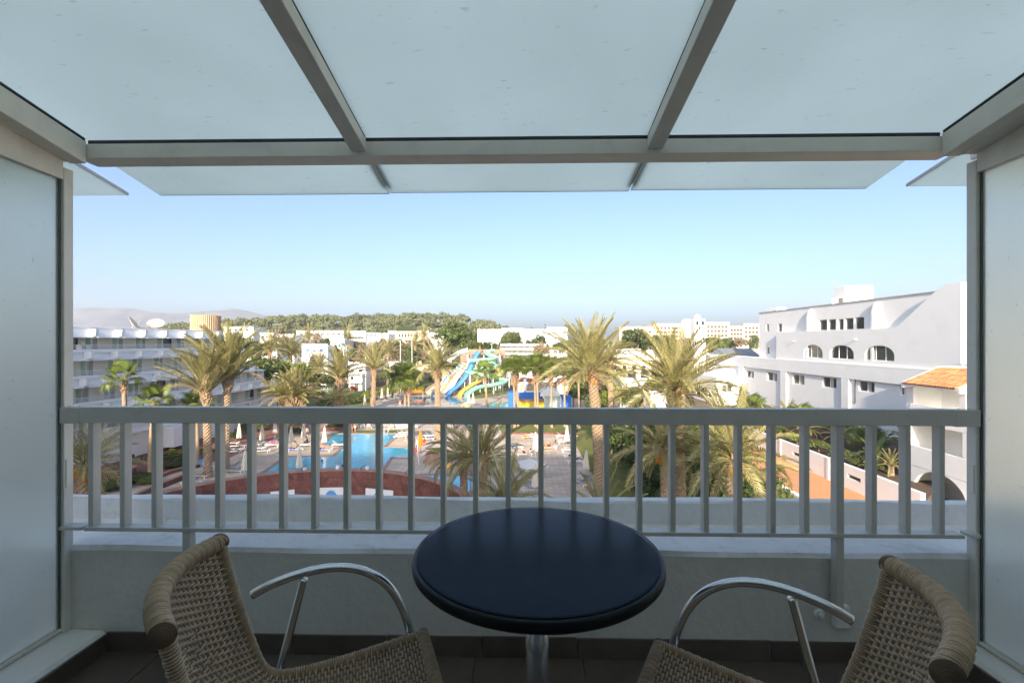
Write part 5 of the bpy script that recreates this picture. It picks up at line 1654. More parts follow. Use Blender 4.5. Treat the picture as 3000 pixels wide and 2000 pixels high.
# grey roofed hall
p, q = AT(2140, 1050, 112), AT(2228, 1050, 112)
gh = thing('grey_roof_hall', 'low hall with a grey sheet roof left of the white hotel', 'building', ((p.x + q.x) / 2, 116, 0))
obj('wall', MB().box(p.x, q.x, 113, 124, 0, p.z), 'concrete', gh)
zr = AT(2180, 1022, 116).z
obj('roof', MB().ext([(p.x - .5, 112, p.z), (p.x - .5, 112, p.z + .25), (p.x - .5, 118, zr + .1), (p.x - .5, 125, p.z + .25), (p.x - .5, 125, p.z)], (q.x - p.x + 1, 0, 0)), 'roof_grey', gh)
for k in range(14):
    x = p.x - .4 + (q.x - p.x + .8) * k / 13
    obj('roof_seam', MB().ext([(x, 112, p.z + .25), (x, 112, p.z + .33), (x, 118, zr + .18), (x, 118, zr + .1)], (0.08, 0, 0)), 'metal_grey', gh)
# white cubes right of the date palm
block('white_cube_house', 'white cube house with a satellite dish behind the shrubs', 1818, 1893, 1113, 84, deep=6, wins=(1, 1, (0.55, 0.95), (0.45, 0.85), 1.3, 1.8), wm='white_trim')
block('white_cube_house', 'smaller white cube with a dark window left of the palm crown', 1905, 1962, 1146, 72, deep=4, wins=(1, 1, (0.0, 0.4), (0.45, 0.85), 0.55, 0.8))
# fence and slope walls of the kids area
ck = AT(1580, 1190, 95)
kd = thing('play_wall', 'blue and yellow painted play pool wall with a small striped slide', 'wall', (ck.x, 95, 0))
def kbox(name, u0, u1, v0, v1, Y, dep, matn, par=kd, bev=0.04):
    p, q = AT(u0, v0, Y), AT(u1, v1, Y)
    return obj(name, MB().box(p.x, q.x, Y, Y + dep, max(0, q.z), p.z), matn, par, bevel=bev)
kbox('blue_panel', 1488, 1507, 1149, 1205, 94.0, 4, 'wall_blue')
kbox('blue_band', 1515, 1590, 1149, 1168, 95.5, 1.0, 'wall_blue')
kbox('sand_band', 1515, 1594, 1168.2, 1176, 95.4, 1.0, 'pink_coping')
kbox('yellow_panel', 1515, 1594, 1176.2, 1205, 95.3, 1.0, 'wall_yellow')
kbox('blue_block', 1644, 1674, 1159, 1205, 94.5, 3, 'wall_blue')
for k, (mt, du) in enumerate((('slide_white', 0), ('slide_yellow', 7), ('slide_white', 13))):
    p = AT(1522 + du, 1149, 96.5)
    ang = [(0, 0), (0.15, 1.0), (0.5, 1.75), (0.2, 2.1), (-0.2, 1.9), (-0.3, 0.9), (-0.35, 0)]
    obj('striped_hood', MB().ext([(p.x + a_ * 1.0, 96.2 + k * 0.1, p.z + z_) for a_, z_ in ang], (0.45, 0.9, 0)), mt, kd)
gp = thing('glazed_pavilion', 'glazed white pavilion with a curved roof beside the blue play wall', 'pavilion', (AT(1620, 1190, 93).x, 93, 0))
p, q = AT(1596, 1160, 93), AT(1643, 1205, 93)
for k in range(4):
    x = p.x + (q.x - p.x) * k / 3
    obj('frame_post', MB().box(x - 0.06, x + 0.06, 92.9, 93.05, 0, p.z), 'metal_white', gp)
for k in range(4):
    z = p.z * k / 3 + 0.05
    obj('frame_rail', MB().box(p.x, q.x, 92.92, 93.03, z - 0.04, z + 0.04), 'metal_white', gp)
for i in range(3):
    for j in range(3):
        x0 = p.x + (q.x - p.x) * i / 3 + .07; x1 = p.x + (q.x - p.x) * (i + 1) / 3 - .07
        obj('pane', MB().box(x0, x1, 92.96, 92.98, p.z * j / 3 + .1, p.z * (j + 1) / 3 - .0), 'slide_glass', gp)
zr0 = p.z
arc = [((p.x + q.x) / 2 - 0.5 + (q.x - p.x) * 0.62 * math.cos(t), 92.7, zr0 + 1.55 * math.sin(t)) for t in np.linspace(0, math.pi, 14)]
obj('curved_roof', MB().ext(arc, (0, 4.5, 0)), 'white_trim', gp)
for k in range(9):
    t0 = 0.15 + 2.8 * k / 8
    x, z = (p.x + q.x) / 2 - 0.5 + (q.x - p.x) * 0.625 * math.cos(t0), zr0 + 1.57 * math.sin(t0)
    obj('roof_rib', MB().tube([(x, 92.68, z), (x, 97.2, z)], 0.04, 4), 'metal_grey', gp)
# beige garden wall with steps behind the play area
block('slope_wall', 'pale ramp wall behind the glazed pavilion', 1632, 1668, 1116, 112, deep=3, matn='cream_wall', cat='wall')
# wooden fence along the slide platform
f0, f1 = AT(1350, 1030, 150), AT(1480, 1030, 150)
fn = thing('wooden_fence', 'brown wooden fence behind the slide platform', 'fence', ((f0.x + f1.x) / 2, 150, 0))
for k in range(46):
    x = f0.x + (f1.x - f0.x) * k / 46
    obj('plank', MB().box(x, x + (f1.x - f0.x) / 46 - 0.03, 150, 150.05, 6.5, AT(1400, 1023, 150).z + random.uniform(-.03, .03)), 'wood_deck', fn)
for k in range(6):
    x = f0.x + (f1.x - f0.x) * k / 5
    obj('post', MB().box(x - .12, x + .12, 150.051, 150.3, 0, AT(1400, 1023, 150).z), 'wood_deck', fn)
# lamp posts
for i, (u, vt, Y, lab) in enumerate(((1173, 1000, 118, 'thin lamp post left of the slide palm'), (1207, 988, 124, 'taller thin lamp post next to the slide palm'), (1441, 1008, 150, 'lamp post behind the slide platform'), (1071, 1040, 112, 'pale lamp post beside the bungalow roof'))):
    p = AT(u, vt, Y)
    lp = thing('lamp_post', lab, 'lamp post', (p.x, Y, 0))
    obj('pole', MB().tube([(p.x, Y, 0), (p.x, Y, p.z)], [0.10, 0.06], 8), 'metal_white', lp)
    obj('lamp_head', MB().box(p.x - 0.45, p.x + 0.15, Y - .12, Y + .12, p.z - 0.02, p.z + 0.12), 'metal_grey', lp)
# sign board by the slides
p, q = AT(1533, 1108, 108), AT(1543, 1128, 108)
sb = thing('notice_board', 'dark blue notice board on posts right of the slides', 'sign', ((p.x + q.x) / 2, 108, 0))
obj('board', MB().box(p.x, q.x, 108, 108.06, q.z, p.z), 'sign_blue', sb)
for k in range(4):
    zz = p.z - 0.25 - 0.32 * k
    obj('text_line', MB().box(p.x + .1, q.x - .1 - .12 * (k % 2), 107.985, 107.999, zz - .06, zz + .06), 'slide_glass', sb)
for x in (p.x + .1, q.x - .1):
    obj('post', MB().tube([(x, 108.09, 0), (x, 108.09, p.z)], 0.05, 6), 'metal_grey', sb)
# ------------------------------------------------------------------ water slides
def r1(X, Y): return 1180 + .16156 * X, 1000 + .16156 * Y
def path3(pts):
    """[(X, Y, depth)] in the enlarged view -> smooth 3D path"""
    P = [AT(*r1(x, y), d) for x, y, d in pts]
    o = []
    for i in range(len(P) - 1):
        p0, p1, p2, p3 = P[max(i - 1, 0)], P[i], P[i + 1], P[min(i + 2, len(P) - 1)]
        for q in range(7):
            t = q / 7
            o.append(0.5 * ((2 * p1) + (p2 - p0) * t + (2 * p0 - 5 * p1 + 4 * p2 - p3) * t * t + (-p0 + 3 * p1 - 3 * p2 + p3) * t ** 3))
    o.append(P[-1])
    return o
def chute(path, w, a0=-95, a1=95, th=0.07, flatk=1.0, lane=None, n=12):
    """a trough swept along the path; lane = (from, to) picks a strip of a wide flat bed"""
    m = len(path); ring = []
    for i in range(m):
        T = (path[min(i + 1, m - 1)] - path[max(i - 1, 0)]).normalized()
        sd = T.cross(Vector((0, 0, 1)))
        sd = sd.normalized() if sd.length > 1e-4 else Vector((1, 0, 0))
        up = sd.cross(T).normalized()
        r = w / 2; sec = []
        if lane is None:
            for rr in (r, r + th):
                seg = [path[i] + sd * (rr * math.sin(rad(a))) + up * (r * flatk - rr * math.cos(rad(a)) * flatk) for a in np.linspace(a0, a1, n)]
                sec += seg if rr == r else seg[::-1]
        else:
            l0, l1 = lane
            for k, (s, h) in enumerate(((l0, 0), (l1, 0), (l1, -th), (l0, -th))):
                sec.append(path[i] + sd * (w * (s - 0.5)) + up * h)
        ring.append(sec)
    k = len(ring[0]); vs = [p for s in ring for p in s]; fs = []
    for i in range(m - 1):
        for j in range(k):
            j2 = (j + 1) % k
            fs.append((i * k + j, i * k + j2, (i + 1) * k + j2, (i + 1) * k + j))
    fs += [tuple(range(k)), tuple((m - 1) * k + j for j in range(k - 1, -1, -1))]
    return MB().add(vs, fs)
def slide(label, pts, w, matn, a0=-95, a1=95, posts=5, base=None, flange=None):
    P = path3(pts)
    o = thing('water_slide', label, 'slide', (P[-1].x, P[-1].y, 0), 0, 'water slides')
    obj('chute', chute(P, w, a0, a1), matn, o, smooth=True)
    for sgn in (-1, 1):       # rounded lip along each side
        lip = []
        for i in range(len(P)):
            T = (P[min(i + 1, len(P) - 1)] - P[max(i - 1, 0)]).normalized(); sd = T.cross(Vector((0, 0, 1))); sd = sd.normalized() if sd.length > 1e-4 else Vector((1, 0, 0))
            up = sd.cross(T).normalized(); an = rad(a1 if sgn > 0 else a0)
            lip.append(P[i] + sd * ((w / 2 + .03) * math.sin(an)) + up * (w / 2 - (w / 2 + .03) * math.cos(an)))
        obj('lip', MB().tube(lip, 0.06, 5), matn, o, smooth=True)
    for k in range(posts):
        q = P[int((k + 0.5) / posts * (len(P) - 1) * 0.9)]
        if q.z > 1.0: obj('post', MB().tube([(q.x, q.y, 0), (q.x, q.y, q.z - 0.05)], 0.11, 8), 'metal_white', o)
    return o, P
slide('tall sky blue water slide dropping into the slide pool', [(1410, 195, 139), (1370, 235, 138), (1310, 325, 136), (1255, 430, 133), (1195, 565, 130), (1130, 690, 127.5), (1055, 790, 125.5), (960, 880, 123), (870, 940, 121), (825, 1000, 119.3)], 1.35, 'slide_blue')
slide('orange yellow water slide ending in the slide pool', [(1830, 500, 137), (1730, 545, 133), (1660, 520, 136), (1720, 490, 140), (1830, 600, 138), (1760, 640, 133), (1640, 625, 132), (1450, 610, 133), (1385, 680, 132), (1400, 740, 129), (1290, 805, 126.5), (1180, 875, 123.5), (1080, 945, 121), (1030, 1020, 118.6)], 1.25, 'slide_yellow', posts=6)
slide('pale green spiral water slide winding down beside the blue one', [(1650, 185, 141), (1570, 215, 140), (1535, 250, 138.5), (1600, 290, 136), (1690, 325, 134), (1600, 350, 131), (1420, 365, 130), (1270, 380, 131.5), (1290, 415, 135), (1500, 420, 138), (1690, 450, 136), (1600, 500, 134), (1400, 525, 134), (1220, 545, 132), (1190, 585, 129), (1330, 620, 127), (1520, 650, 127), (1650, 670, 129), (1640, 700, 132), (1760, 715, 133), (1865, 745, 131), (1800, 785, 128), (1650, 820, 126), (1480, 845, 124.5), (1330, 890, 122.5), (1230, 955, 120.5), (1165, 1015, 118.6)], 1.55, 'slide_green', posts=9)
# wide slide with coloured lanes
P = path3([(1205, 395, 138), (1130, 440, 136), (1080, 505, 134), (980, 560, 132), (895, 650, 129.5), (815, 770, 126.5), (745, 875, 123.5), (680, 950, 121), (640, 995, 119.3)])
o = thing('water_slide', 'wide white slide striped with orange, cream and blue lanes', 'slide', (P[-1].x, P[-1].y, 0), 0, 'water slides')
for k, mt in enumerate(('slide_white', 'slide_cream', 'slide_orange', 'slide_white', 'slide_blue')):
    obj('lane', chute(P, 4.2, lane=(k / 5 + .004, (k + 1) / 5 - .004), th=0.12), mt, o)
for k in range(6):
    lip = []
    for i in range(len(P)):
        T = (P[min(i + 1, len(P) - 1)] - P[max(i - 1, 0)]).normalized(); sd = T.cross(Vector((0, 0, 1))).normalized()
        lip.append(P[i] + sd * (4.2 * (k / 5 - 0.5)) + Vector((0, 0, 0.1)))
    obj('divider', MB().tube(lip, 0.11 if k in (0, 5) else 0.07, 6), 'slide_white', o, smooth=True)
for k in range(4):
    q = P[int((k + 0.5) / 4 * (len(P) - 1) * 0.85)]
    for sx in (-1.3, 1.3):
        obj('post', MB().tube([(q.x + sx, q.y, 0), (q.x + sx, q.y, q.z - 0.3)], 0.1, 8), 'metal_white', o)
# cream tube slide that loops out to the left behind the palm
o, P = slide('cream slide looping out left behind the palm on one tall post', [(930, 600, 140), (800, 590, 138), (600, 575, 134), (400, 560, 131), (280, 560, 133), (300, 520, 137), (460, 500, 139), (640, 545, 138), (740, 690, 133), (790, 790, 128), (660, 850, 125), (540, 900, 122), (470, 960, 119.8)], 1.7, 'slide_cream', -125, 125, posts=4)
# clear ribbed tube from the platform
P = path3([(1180, 160, 141), (1090, 185, 141), (1000, 225, 140.5), (910, 280, 140), (850, 335, 138.5)])
o = thing('tube_slide', 'clear ribbed tube slide leaving the platform to the left', 'slide', (P[0].x, P[0].y, 0), 0, 'water slides')
obj('tube', MB().tube(P, 0.75, 14, caps=False), 'slide_glass', o, smooth=True)
for i in range(0, len(P), 2):
    T = (P[min(i + 1, len(P) - 1)] - P[max(i - 1, 0)]).normalized()
    obj('rib', MB().tube([P[i] - T * 0.06, P[i] + T * 0.06], 0.82, 14), 'slide_white', o)
# platform tower
t0, t1 = AT(*r1(1180, 210), 143), AT(*r1(1770, 210), 143)
pt = thing('slide_platform', 'raised wooden slide platform on white columns above the slides', 'platform', ((t0.x + t1.x) / 2, 143, 0))
for k in range(12):
    x0 = t0.x + (t1.x - t0.x) * k / 12
    obj('deck_board', MB().box(x0 + .02, t0.x + (t1.x - t0.x) * (k + 1) / 12 - .02, 141, 146, t0.z - 0.35, t0.z), 'wood_deck', pt)
for k in range(5):
    x = t0.x + (t1.x - t0.x) * (k + 0.05) / 4.1
    for y in (141.3, 145.6):
        obj('column', MB().tube([(x, y, 0), (x, y, t0.z - 0.36)], 0.2, 10), 'metal_white', pt)
obj('railing', MB().box(t0.x, t1.x, 145.7, 145.8, t0.z, t0.z + 1.1), 'wood_deck', pt)
for k in range(11):
    x = t0.x + (t1.x - t0.x) * k / 10
    obj('rail_post', MB().box(x - .05, x + .05, 140.95, 141.05, t0.z + .001, t0.z + 0.95), 'wood_deck', pt)
# stair down to the right
s0 = AT(*r1(1770, 220), 143); s1 = AT(*r1(1930, 330), 141)
for k in range(14):
    p = s0.lerp(s1, k / 13)
    obj('stair_tread', MB().box(p.x - .2, p.x + .2, 141, 143.2, p.z - .06, p.z), 'wood_deck', pt)
for y in (141, 143.2):
    obj('stair_rail', MB().tube([s0 + Vector((0, y - 143, 0.9)), s1 + Vector((0, y - 141, 0.9))], 0.06, 6), 'wood_deck', pt)
    obj('stringer', MB().tube([s0 + Vector((0, y - 143, -.1)), s1 + Vector((0, y - 141, -.1))], 0.1, 6), 'wood_deck', pt)
obj('column', MB().tube([(s1.x, 142, 0), (s1.x, 142, s1.z)], 0.2, 10), 'metal_white', pt)
c = AT(*r1(1400, 180), 142.5)
sf = thing('folded_parasol', 'folded orange parasol on the slide platform', 'umbrella', (c.x, 142.5, t0.z + 0.001))
obj('canopy', MB().lathe([(0.22, 0.5), (0.30, 0.9), (0.18, 1.6), (0.05, 2.3)], 10, (c.x, 142.5, t0.z)), 'canvas_orange', sf)
obj('pole', MB().tube([(c.x, 142.5, t0.z + .002), (c.x, 142.5, t0.z + 0.6)], 0.04, 6), 'metal_white', sf)
# small far slide in another park
a = AT(1011, 1014, 170)
fs_ = thing('far_slide', 'tiny teal and orange slide far behind the gatehouse', 'slide', (a.x, 170, 0))
for k, mt in enumerate(('slide_blue', 'slide_green', 'slide_orange')):
    Pk = [Vector((a.x - 1.6 + k * .9 + 1.4 * t, 170 + 3 * t, a.z + 0.9 - 1.9 * t)) for t in np.linspace(0, 1, 8)]
    obj('chute', chute(Pk, 0.85), mt, fs_, smooth=True)
    obj('post', MB().tube([(Pk[3].x, Pk[3].y, 0), (Pk[3].x, Pk[3].y, Pk[3].z)], 0.1, 6), 'metal_white', fs_)
# slide pool handrails
for X in (180,):
    p = G(*r1(185, 1150))
    hr = thing('pool_ladder', 'white pool ladder at the near edge of the slide pool', 'ladder', p)
    for dx in (-.35, .35):
        obj('side_rail', MB().tube([(p.x + dx - .5, p.y - .6, 0.02), (p.x + dx - .2, p.y - .2, 1.5), (p.x + dx, p.y, 2.2), (p.x + dx + .2, p.y + .2, 1.5), (p.x + dx + .5, p.y + .6, 0.02)], 0.06, 6), 'metal_white', hr, smooth=True)
    for k in range(4):
        obj('rung', MB().tube([(p.x - .37 - .35 + .09 * k, p.y - .42 + .08 * k, .35 + .35 * k), (p.x + .37 - .35 + .09 * k, p.y - .42 + .08 * k, .35 + .35 * k)], 0.05, 5), 'metal_white', hr)
# ------------------------------------------------------------------ hill, forest, mountains
hm = MB()
NXh, NYh = 60, 14
def hill_z(x, y):
    t = max(0.0, min(1.0, (y - 330) / 130.0))
    ridge = 26 * math.exp(-((x + 175) / 130.0) ** 2) + 12 * math.exp(-((x + 330) / 90.0) ** 2) + 14 * math.exp(-((x + 60) / 60.0) ** 2) + 6
    if x > 20: ridge *= math.exp(-((x - 20) / 120.0) ** 2)
    return ridge * t * t * (3 - 2 * t) - 0.5
for j in range(NYh + 1):
    for i in range(NXh + 1):
        x = -700 + 1400 * i / NXh; y = 320 + 360 * j / NYh
        hm.v.append((x, y, hill_z(x, y)))
for j in range(NYh):
    for i in range(NXh):
        a = j * (NXh + 1) + i
        hm.f.append((a, a + 1, a + NXh + 2, a + NXh + 1)); hm.mi.append(0)
struct('hill', hm, 'hill', smooth=True)
rng = np.random.default_rng(21)
Q = []
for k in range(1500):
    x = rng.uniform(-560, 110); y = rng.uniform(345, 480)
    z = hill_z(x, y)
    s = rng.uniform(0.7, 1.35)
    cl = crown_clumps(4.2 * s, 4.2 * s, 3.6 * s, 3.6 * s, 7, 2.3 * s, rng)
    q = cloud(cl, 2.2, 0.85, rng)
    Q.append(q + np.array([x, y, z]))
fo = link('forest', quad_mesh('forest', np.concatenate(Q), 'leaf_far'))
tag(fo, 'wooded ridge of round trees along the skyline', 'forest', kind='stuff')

mm = MB()
NM, NR = 120, 10
rngm = np.random.default_rng(4)
ph_ = rngm.uniform(0, 6.28, 8)
def crest(x):     # skyline height at 6 km
    u = x
    h = 262 * math.exp(-((x + 2950) / 850.0) ** 2) + 150 * math.exp(-((x + 1950) / 420.0) ** 2) + 105 * math.exp(-((x + 1300) / 450.0) ** 2) + 25 * math.exp(-((x + 250) / 750.0) ** 2)
    for k in range(8):
        h += (11 / (k + 1)) * math.sin(x * 0.0022 * (k + 1) * 1.3 + ph_[k])
    return max(2, h)
for j in range(NR + 1):
    for i in range(NM + 1):
        x = -4750 + 6250 * i / NM; t = j / NR
        rough = 1 + 0.16 * math.sin(x * 0.008 + 5 * t) * math.sin(9 * t + x * 0.0034)
        mm.v.append((x * (0.86 + 0.14 * t), 2500 + 700 * t, crest(x) * (t ** 1.25) * (rough if 0 < j < NR else 1) - 4))
for j in range(NR):
    for i in range(NM):
        a = j * (NM + 1) + i
        mm.f.append((a, a + 1, a + NM + 2, a + NM + 1)); mm.mi.append(0)
struct('mountains', mm, 'mountain', smooth=True)

# ------------------------------------------------------------------ palms
def foot(u, Y):
    p = AT(u, 1000, Y); return Vector((p.x, Y, 0))
def gp_h(v, Y): return CAMZ - (v - 1000) * Y / FPX
def dp(label, ub, uc, vc, Y, L=4.0, seed=0, gz=0.0, **k):
    f = foot(ub, Y); c = AT(uc, vc, Y)
    f.z = gz
    return date_palm(label, f, c.z - gz, L, bend=(c.x - f.x, 0), seed=seed, **k)
dp('tall date palm with pale trunk, left one of the pair by the left hotel', 609, 603, 1150, 48.0, 5.4, 1, n=34, el=(84, 34), stiff=1, r=0.36)
dp('tall date palm with the fuller crown, right one of the pair by the left hotel', 660, 668, 1112, 50.0, 5.9, 2, n=50, el=(88, 36), stiff=1, r=0.38)
dp('tall date palm with orange date clusters right of the table', 1757, 1731, 1088, 44.5, 5.4, 3, n=58, el=(86, -8), stiff=3, dates=5, r=0.47)
dp('broad date palm spreading in front of the white right hotel', 1990, 1978, 1152, 36.0, 5.3, 4, n=56, el=(84, 2), stiff=3, r=0.46, dates=0)
dp('low date palm with orange dates before the garden wall', 2140, 2148, 1345, 29.0, 4.3, 5, n=46, el=(78, -30), dates=5, dry=7)
dp('date palm with hanging orange dates in front of the dark hedge', 1952, 1945, 1318, 33.0, 4.0, 6, n=40, el=(76, -22), dates=4, dry=6)
dp('young date palm with a thin bristly trunk beside the small pool', 1360, 1357, 1340, 33.0, 3.0, 7, n=34, el=(72, -32), r=0.26, dry=3)
dp('bushy date palm right of the small pool', 1408, 1412, 1345, 30.5, 3.6, 8, n=38, el=(80, -18), r=0.34, dry=3)
dp('low palm whose frond tips rise just above the parapet, left of two', 1478, 1478, 1480, 26.0, 2.9, 9, n=30, el=(84, 10), r=0.3, dry=0)
dp('low palm whose frond tips rise just above the parapet, right of two', 1762, 1762, 1520, 25.0, 2.5, 10, n=26, el=(80, 10), r=0.3, dry=0)
dp('dark palm with orange dates close to the left frosted screen', 250, 248, 1362, 30.0, 3.4, 11, n=34, el=(74, -34), dates=4, r=0.34, dry=4)
dp('thick stubby palm, leftmost of three below the gatehouse', 844, 833, 1168, 73.0, 4.6, 12, n=34, el=(80, 14), stiff=2, r=0.6)
dp('thick stubby palm with the widest crown, middle of three below the gatehouse', 860, 863, 1162, 73.5, 5.2, 13, n=44, el=(82, 10), stiff=2, r=0.62)
dp('thick stubby palm, rightmost of three below the gatehouse', 877, 882, 1168, 74.5, 4.6, 14, n=34, el=(76, 4), stiff=2, r=0.6)
dp('date palm with an orange skirt of leaf stubs on the left lawn', 999, 996, 1110, 85.0, 5.6, 15, n=54, el=(86, 20), stiff=2, r=0.46)
dp('slim date palm with small crown right of the bungalow', 1094, 1096, 1082, 86.0, 4.6, 16, n=44, el=(86, 14), stiff=2, r=0.38)
dp('broad date palm standing in front of the water slides', 1283, 1281, 1084, 68.0, 4.3, 17, n=54, el=(84, -2), r=0.42)
dp('young palm with a few stiff fronds at the foot of the lawn palm', 984, 986, 1178, 84.0, 3.2, 18, n=18, el=(80, 20), r=0.4, dry=0)
for i, (ub, vc, Y, L, lab) in enumerate(((850, 1040, 118, 6.0, 'wide grey green palm crown left of the gatehouse'), (935, 1078, 108, 4.4, 'small palm in front of the gatehouse arch'), (1136, 1034, 150, 6.0, 'distant round palm crown right of the slim palm'), (1020, 992, 215, 6.5, 'far palm above the bungalow in front of the glazed hall'), (905, 990, 205, 6.5, 'far spiky palm above the gatehouse'), (1242, 985, 190, 5.0, 'far palm in front of the green roofed building'), (790, 1030, 112, 5.0, 'dusty palm crown left of the wide grey palm'), (1090, 1055, 100, 3.6, 'short palm hidden behind the slim palm trunk'), (1215, 1010, 160, 5.0, 'distant palm beside the tall lamp posts'), (1788, 1065, 70, 4.0, 'thin palm partly hidden behind the date palm with dates'))):
    dp(lab, ub, ub, vc, Y, L, 30 + i, n=34, r=0.35, dry=3)
def fp(label, ub, uc, vc, Y, size, seed, n=30, r=0.2, fall=105):
    f = foot(ub, Y); c = AT(uc, vc, Y)
    return fan_palm(label, f, c.z, size, n, (c.x - f.x, 0), seed, r, fall=fall)
fp('tall fan palm with a bent leafy head in front of the left hotel', 368, 363, 1112, 46.0, 1.05, 1, 13, 0.22, 110)
fp('shorter fan palm in front of the left hotel, nearer the date palm pair', 440, 452, 1176, 48.0, 1.05, 2, 14, 0.24)
fp('low fan palm between the trunks of the date palm pair', 578, 576, 1186, 52.0, 1.0, 3, 14, 0.22)
for i, (u, v, lab) in enumerate(((1505, 1096, 'fan palm over the blue panel, left of its close pair'), (1515, 1088, 'fan palm over the blue panel, right of its close pair'), (1566, 1094, 'fan palm over the yellow panel, left of its close pair'), (1573, 1086, 'fan palm over the yellow panel, right of its close pair'), (1614, 1094, 'fan palm in front of the glazed pavilion'), (1652, 1094, 'fan palm right of the glazed pavilion'), (1694, 1086, 'fan palm left of the date palm with dates'))):
    fp(lab, u + 3, u, v, 76.0 + 0.7 * (i % 3), 1.5, 10 + i, 30, 0.17, 62)
fp('slim fan palm with few leaves in front of the green slide', 1426, 1421, 1092, 101.0, 1.5, 20, 14, 0.2)
fp('fan palm by the slide pool, left of its pair', 1187, 1186, 1108, 96.0, 2.0, 21, 24, 0.24)
fp('fan palm by the slide pool, right of its pair', 1198, 1196, 1122, 95.0, 1.8, 22, 22, 0.22)

# ------------------------------------------------------------------ trees and shrubs
def tr(name, lab, kind, u, vt, Y, wpx, var=0, cat='tree', gz=0.0, group=None):
    f = foot(u, Y); h = AT(u, vt, Y).z - gz
    f.z = gz
    return tree(name, lab, kind, f, h, wpx * Y / FPX, var, group, cat)
tr('ficus_tree', 'big dark round tree rising above the slides', 'broad', 1330, 936, 168, 128, 0)
tr('ficus_tree', 'lower dark tree at the right foot of the big round tree', 'broad', 1385, 985, 160, 80, 1)
tr('leafy_tree', 'round green tree in front of the white apartments', 'broad', 1495, 958, 235, 74, 1)
tr('leafy_tree', 'smaller green tree right of the round one before the apartments', 'broad', 1575, 978, 225, 60, 0)
tr('umbrella_tree', 'brown flat topped tree above the fan palms', 'umbrella', 1585, 1000, 112, 66, 0)
tr('leafy_tree', 'dark tree between the two big palms', 'broad', 1870, 958, 190, 120, 0)
tr('leafy_tree', 'dark bushy tree beside the white turret', 'broad', 2095, 974, 180, 58, 1)
tr('leafy_tree', 'dense dark tree behind the stubby palms', 'broad', 800, 1040, 92, 120, 0)
tr('leafy_tree', 'yellow green spreading tree left of the gatehouse', 'lime', 866, 1040, 98, 110, 0)
tr('leafy_tree', 'dark leafy tree under the gatehouse wall', 'broad', 945, 1085, 102, 80, 1)
tr('bare_tree', 'brown wispy tree below the wooded hill, leftmost', 'bare', 820, 950, 175, 70, 0)
tr('bare_tree', 'brown wispy tree in front of the long low house', 'bare', 930, 968, 190, 60, 1)
tr('bare_tree', 'brown bush mass right of the gatehouse', 'bare', 1060, 1025, 160, 110, 0)
tr('bare_tree', 'reddish brown tree mass behind the slim palm', 'bare', 1120, 1000, 175, 110, 1)
tr('bare_tree', 'brown tree mass beside the lamp posts', 'bare', 1190, 1000, 172, 110, 0)
tr('bare_tree', 'brown tree in front of the green roofed building', 'bare', 1240, 985, 195, 70, 1)
tr('leafy_tree', 'round green crown between gatehouse and brown bushes', 'broad', 982, 1008, 150, 50, 0)
tr('leafy_tree', 'green tree band below the town row, left', 'broad', 780, 992, 165, 90, 1)
tr('leafy_tree', 'green tree behind the left hotel end', 'broad', 735, 985, 150, 90, 0)
tr('leafy_tree', 'dark tree filling the gap right of the palm pair', 'broad', 742, 1030, 105, 90, 1)
tr('leafy_tree', 'green tree behind the lamp posts', 'broad', 1168, 1060, 125, 80, 0)
tr('leafy_tree', 'dark green tree left of the slide pool', 'broad', 1150, 1075, 118, 84, 1)
tr('leafy_tree', 'bright green tree behind the cream slide', 'lime', 1210, 1065, 150, 60, 0)
tr('leafy_tree', 'dark tree mass under the clear tube slide', 'broad', 1300, 1048, 155, 120, 1)
tr('leafy_tree', 'leafy tree directly behind the slide platform', 'broad', 1420, 1000, 165, 90, 0)
tr('leafy_tree', 'round green tree behind the fan palms', 'broad', 1610, 1060, 108, 80, 1)
tr('leafy_tree', 'dark shrub tree right of the glazed pavilion', 'broad', 1680, 1080, 100, 62, 0)
tr('leafy_tree', 'bright leafy tree right of the date palm trunk', 'lime', 1810, 1080, 92, 70, 1)
tr('leafy_tree', 'tree in front of the white cube house', 'broad', 1925, 1090, 82, 70, 1)
tr('leafy_tree', 'green tree on the far side of the beige hotel grounds', 'broad', 1950, 985, 200, 80, 0)
tr('umbrella_tree', 'flat brown treetop left of the beige hotel', 'umbrella', 2010, 985, 185, 70, 0)
for i, (u, vt, lab) in enumerate(((1412, 942, 'Norfolk pine left of the apartment roofs'), (1485, 944, 'slim Norfolk pine above the round green tree'), (1557, 950, 'short Norfolk pine on the apartment skyline'), (1597, 940, 'tallest Norfolk pine above the apartments'), (1630, 950, 'Norfolk pine left of the date palm crown'))):
    tr('norfolk_pine', lab, 'pine', u, vt, 340, 12, i, group='Norfolk pines on the skyline')
for i, (u, vt, lab) in enumerate(((981, 935, 'lone conifer on the left of the wooded ridge'), (1054, 927, 'left of two conifers on the wooded ridge'), (1066, 929, 'right of two conifers on the wooded ridge'))):
    f = foot(u, 470); tree('ridge_conifer', lab, 'pine', Vector((f.x, 470, hill_z(f.x, 470))), AT(u, vt, 470).z - hill_z(f.x, 470), 4.5, i, 'conifers on the ridge')
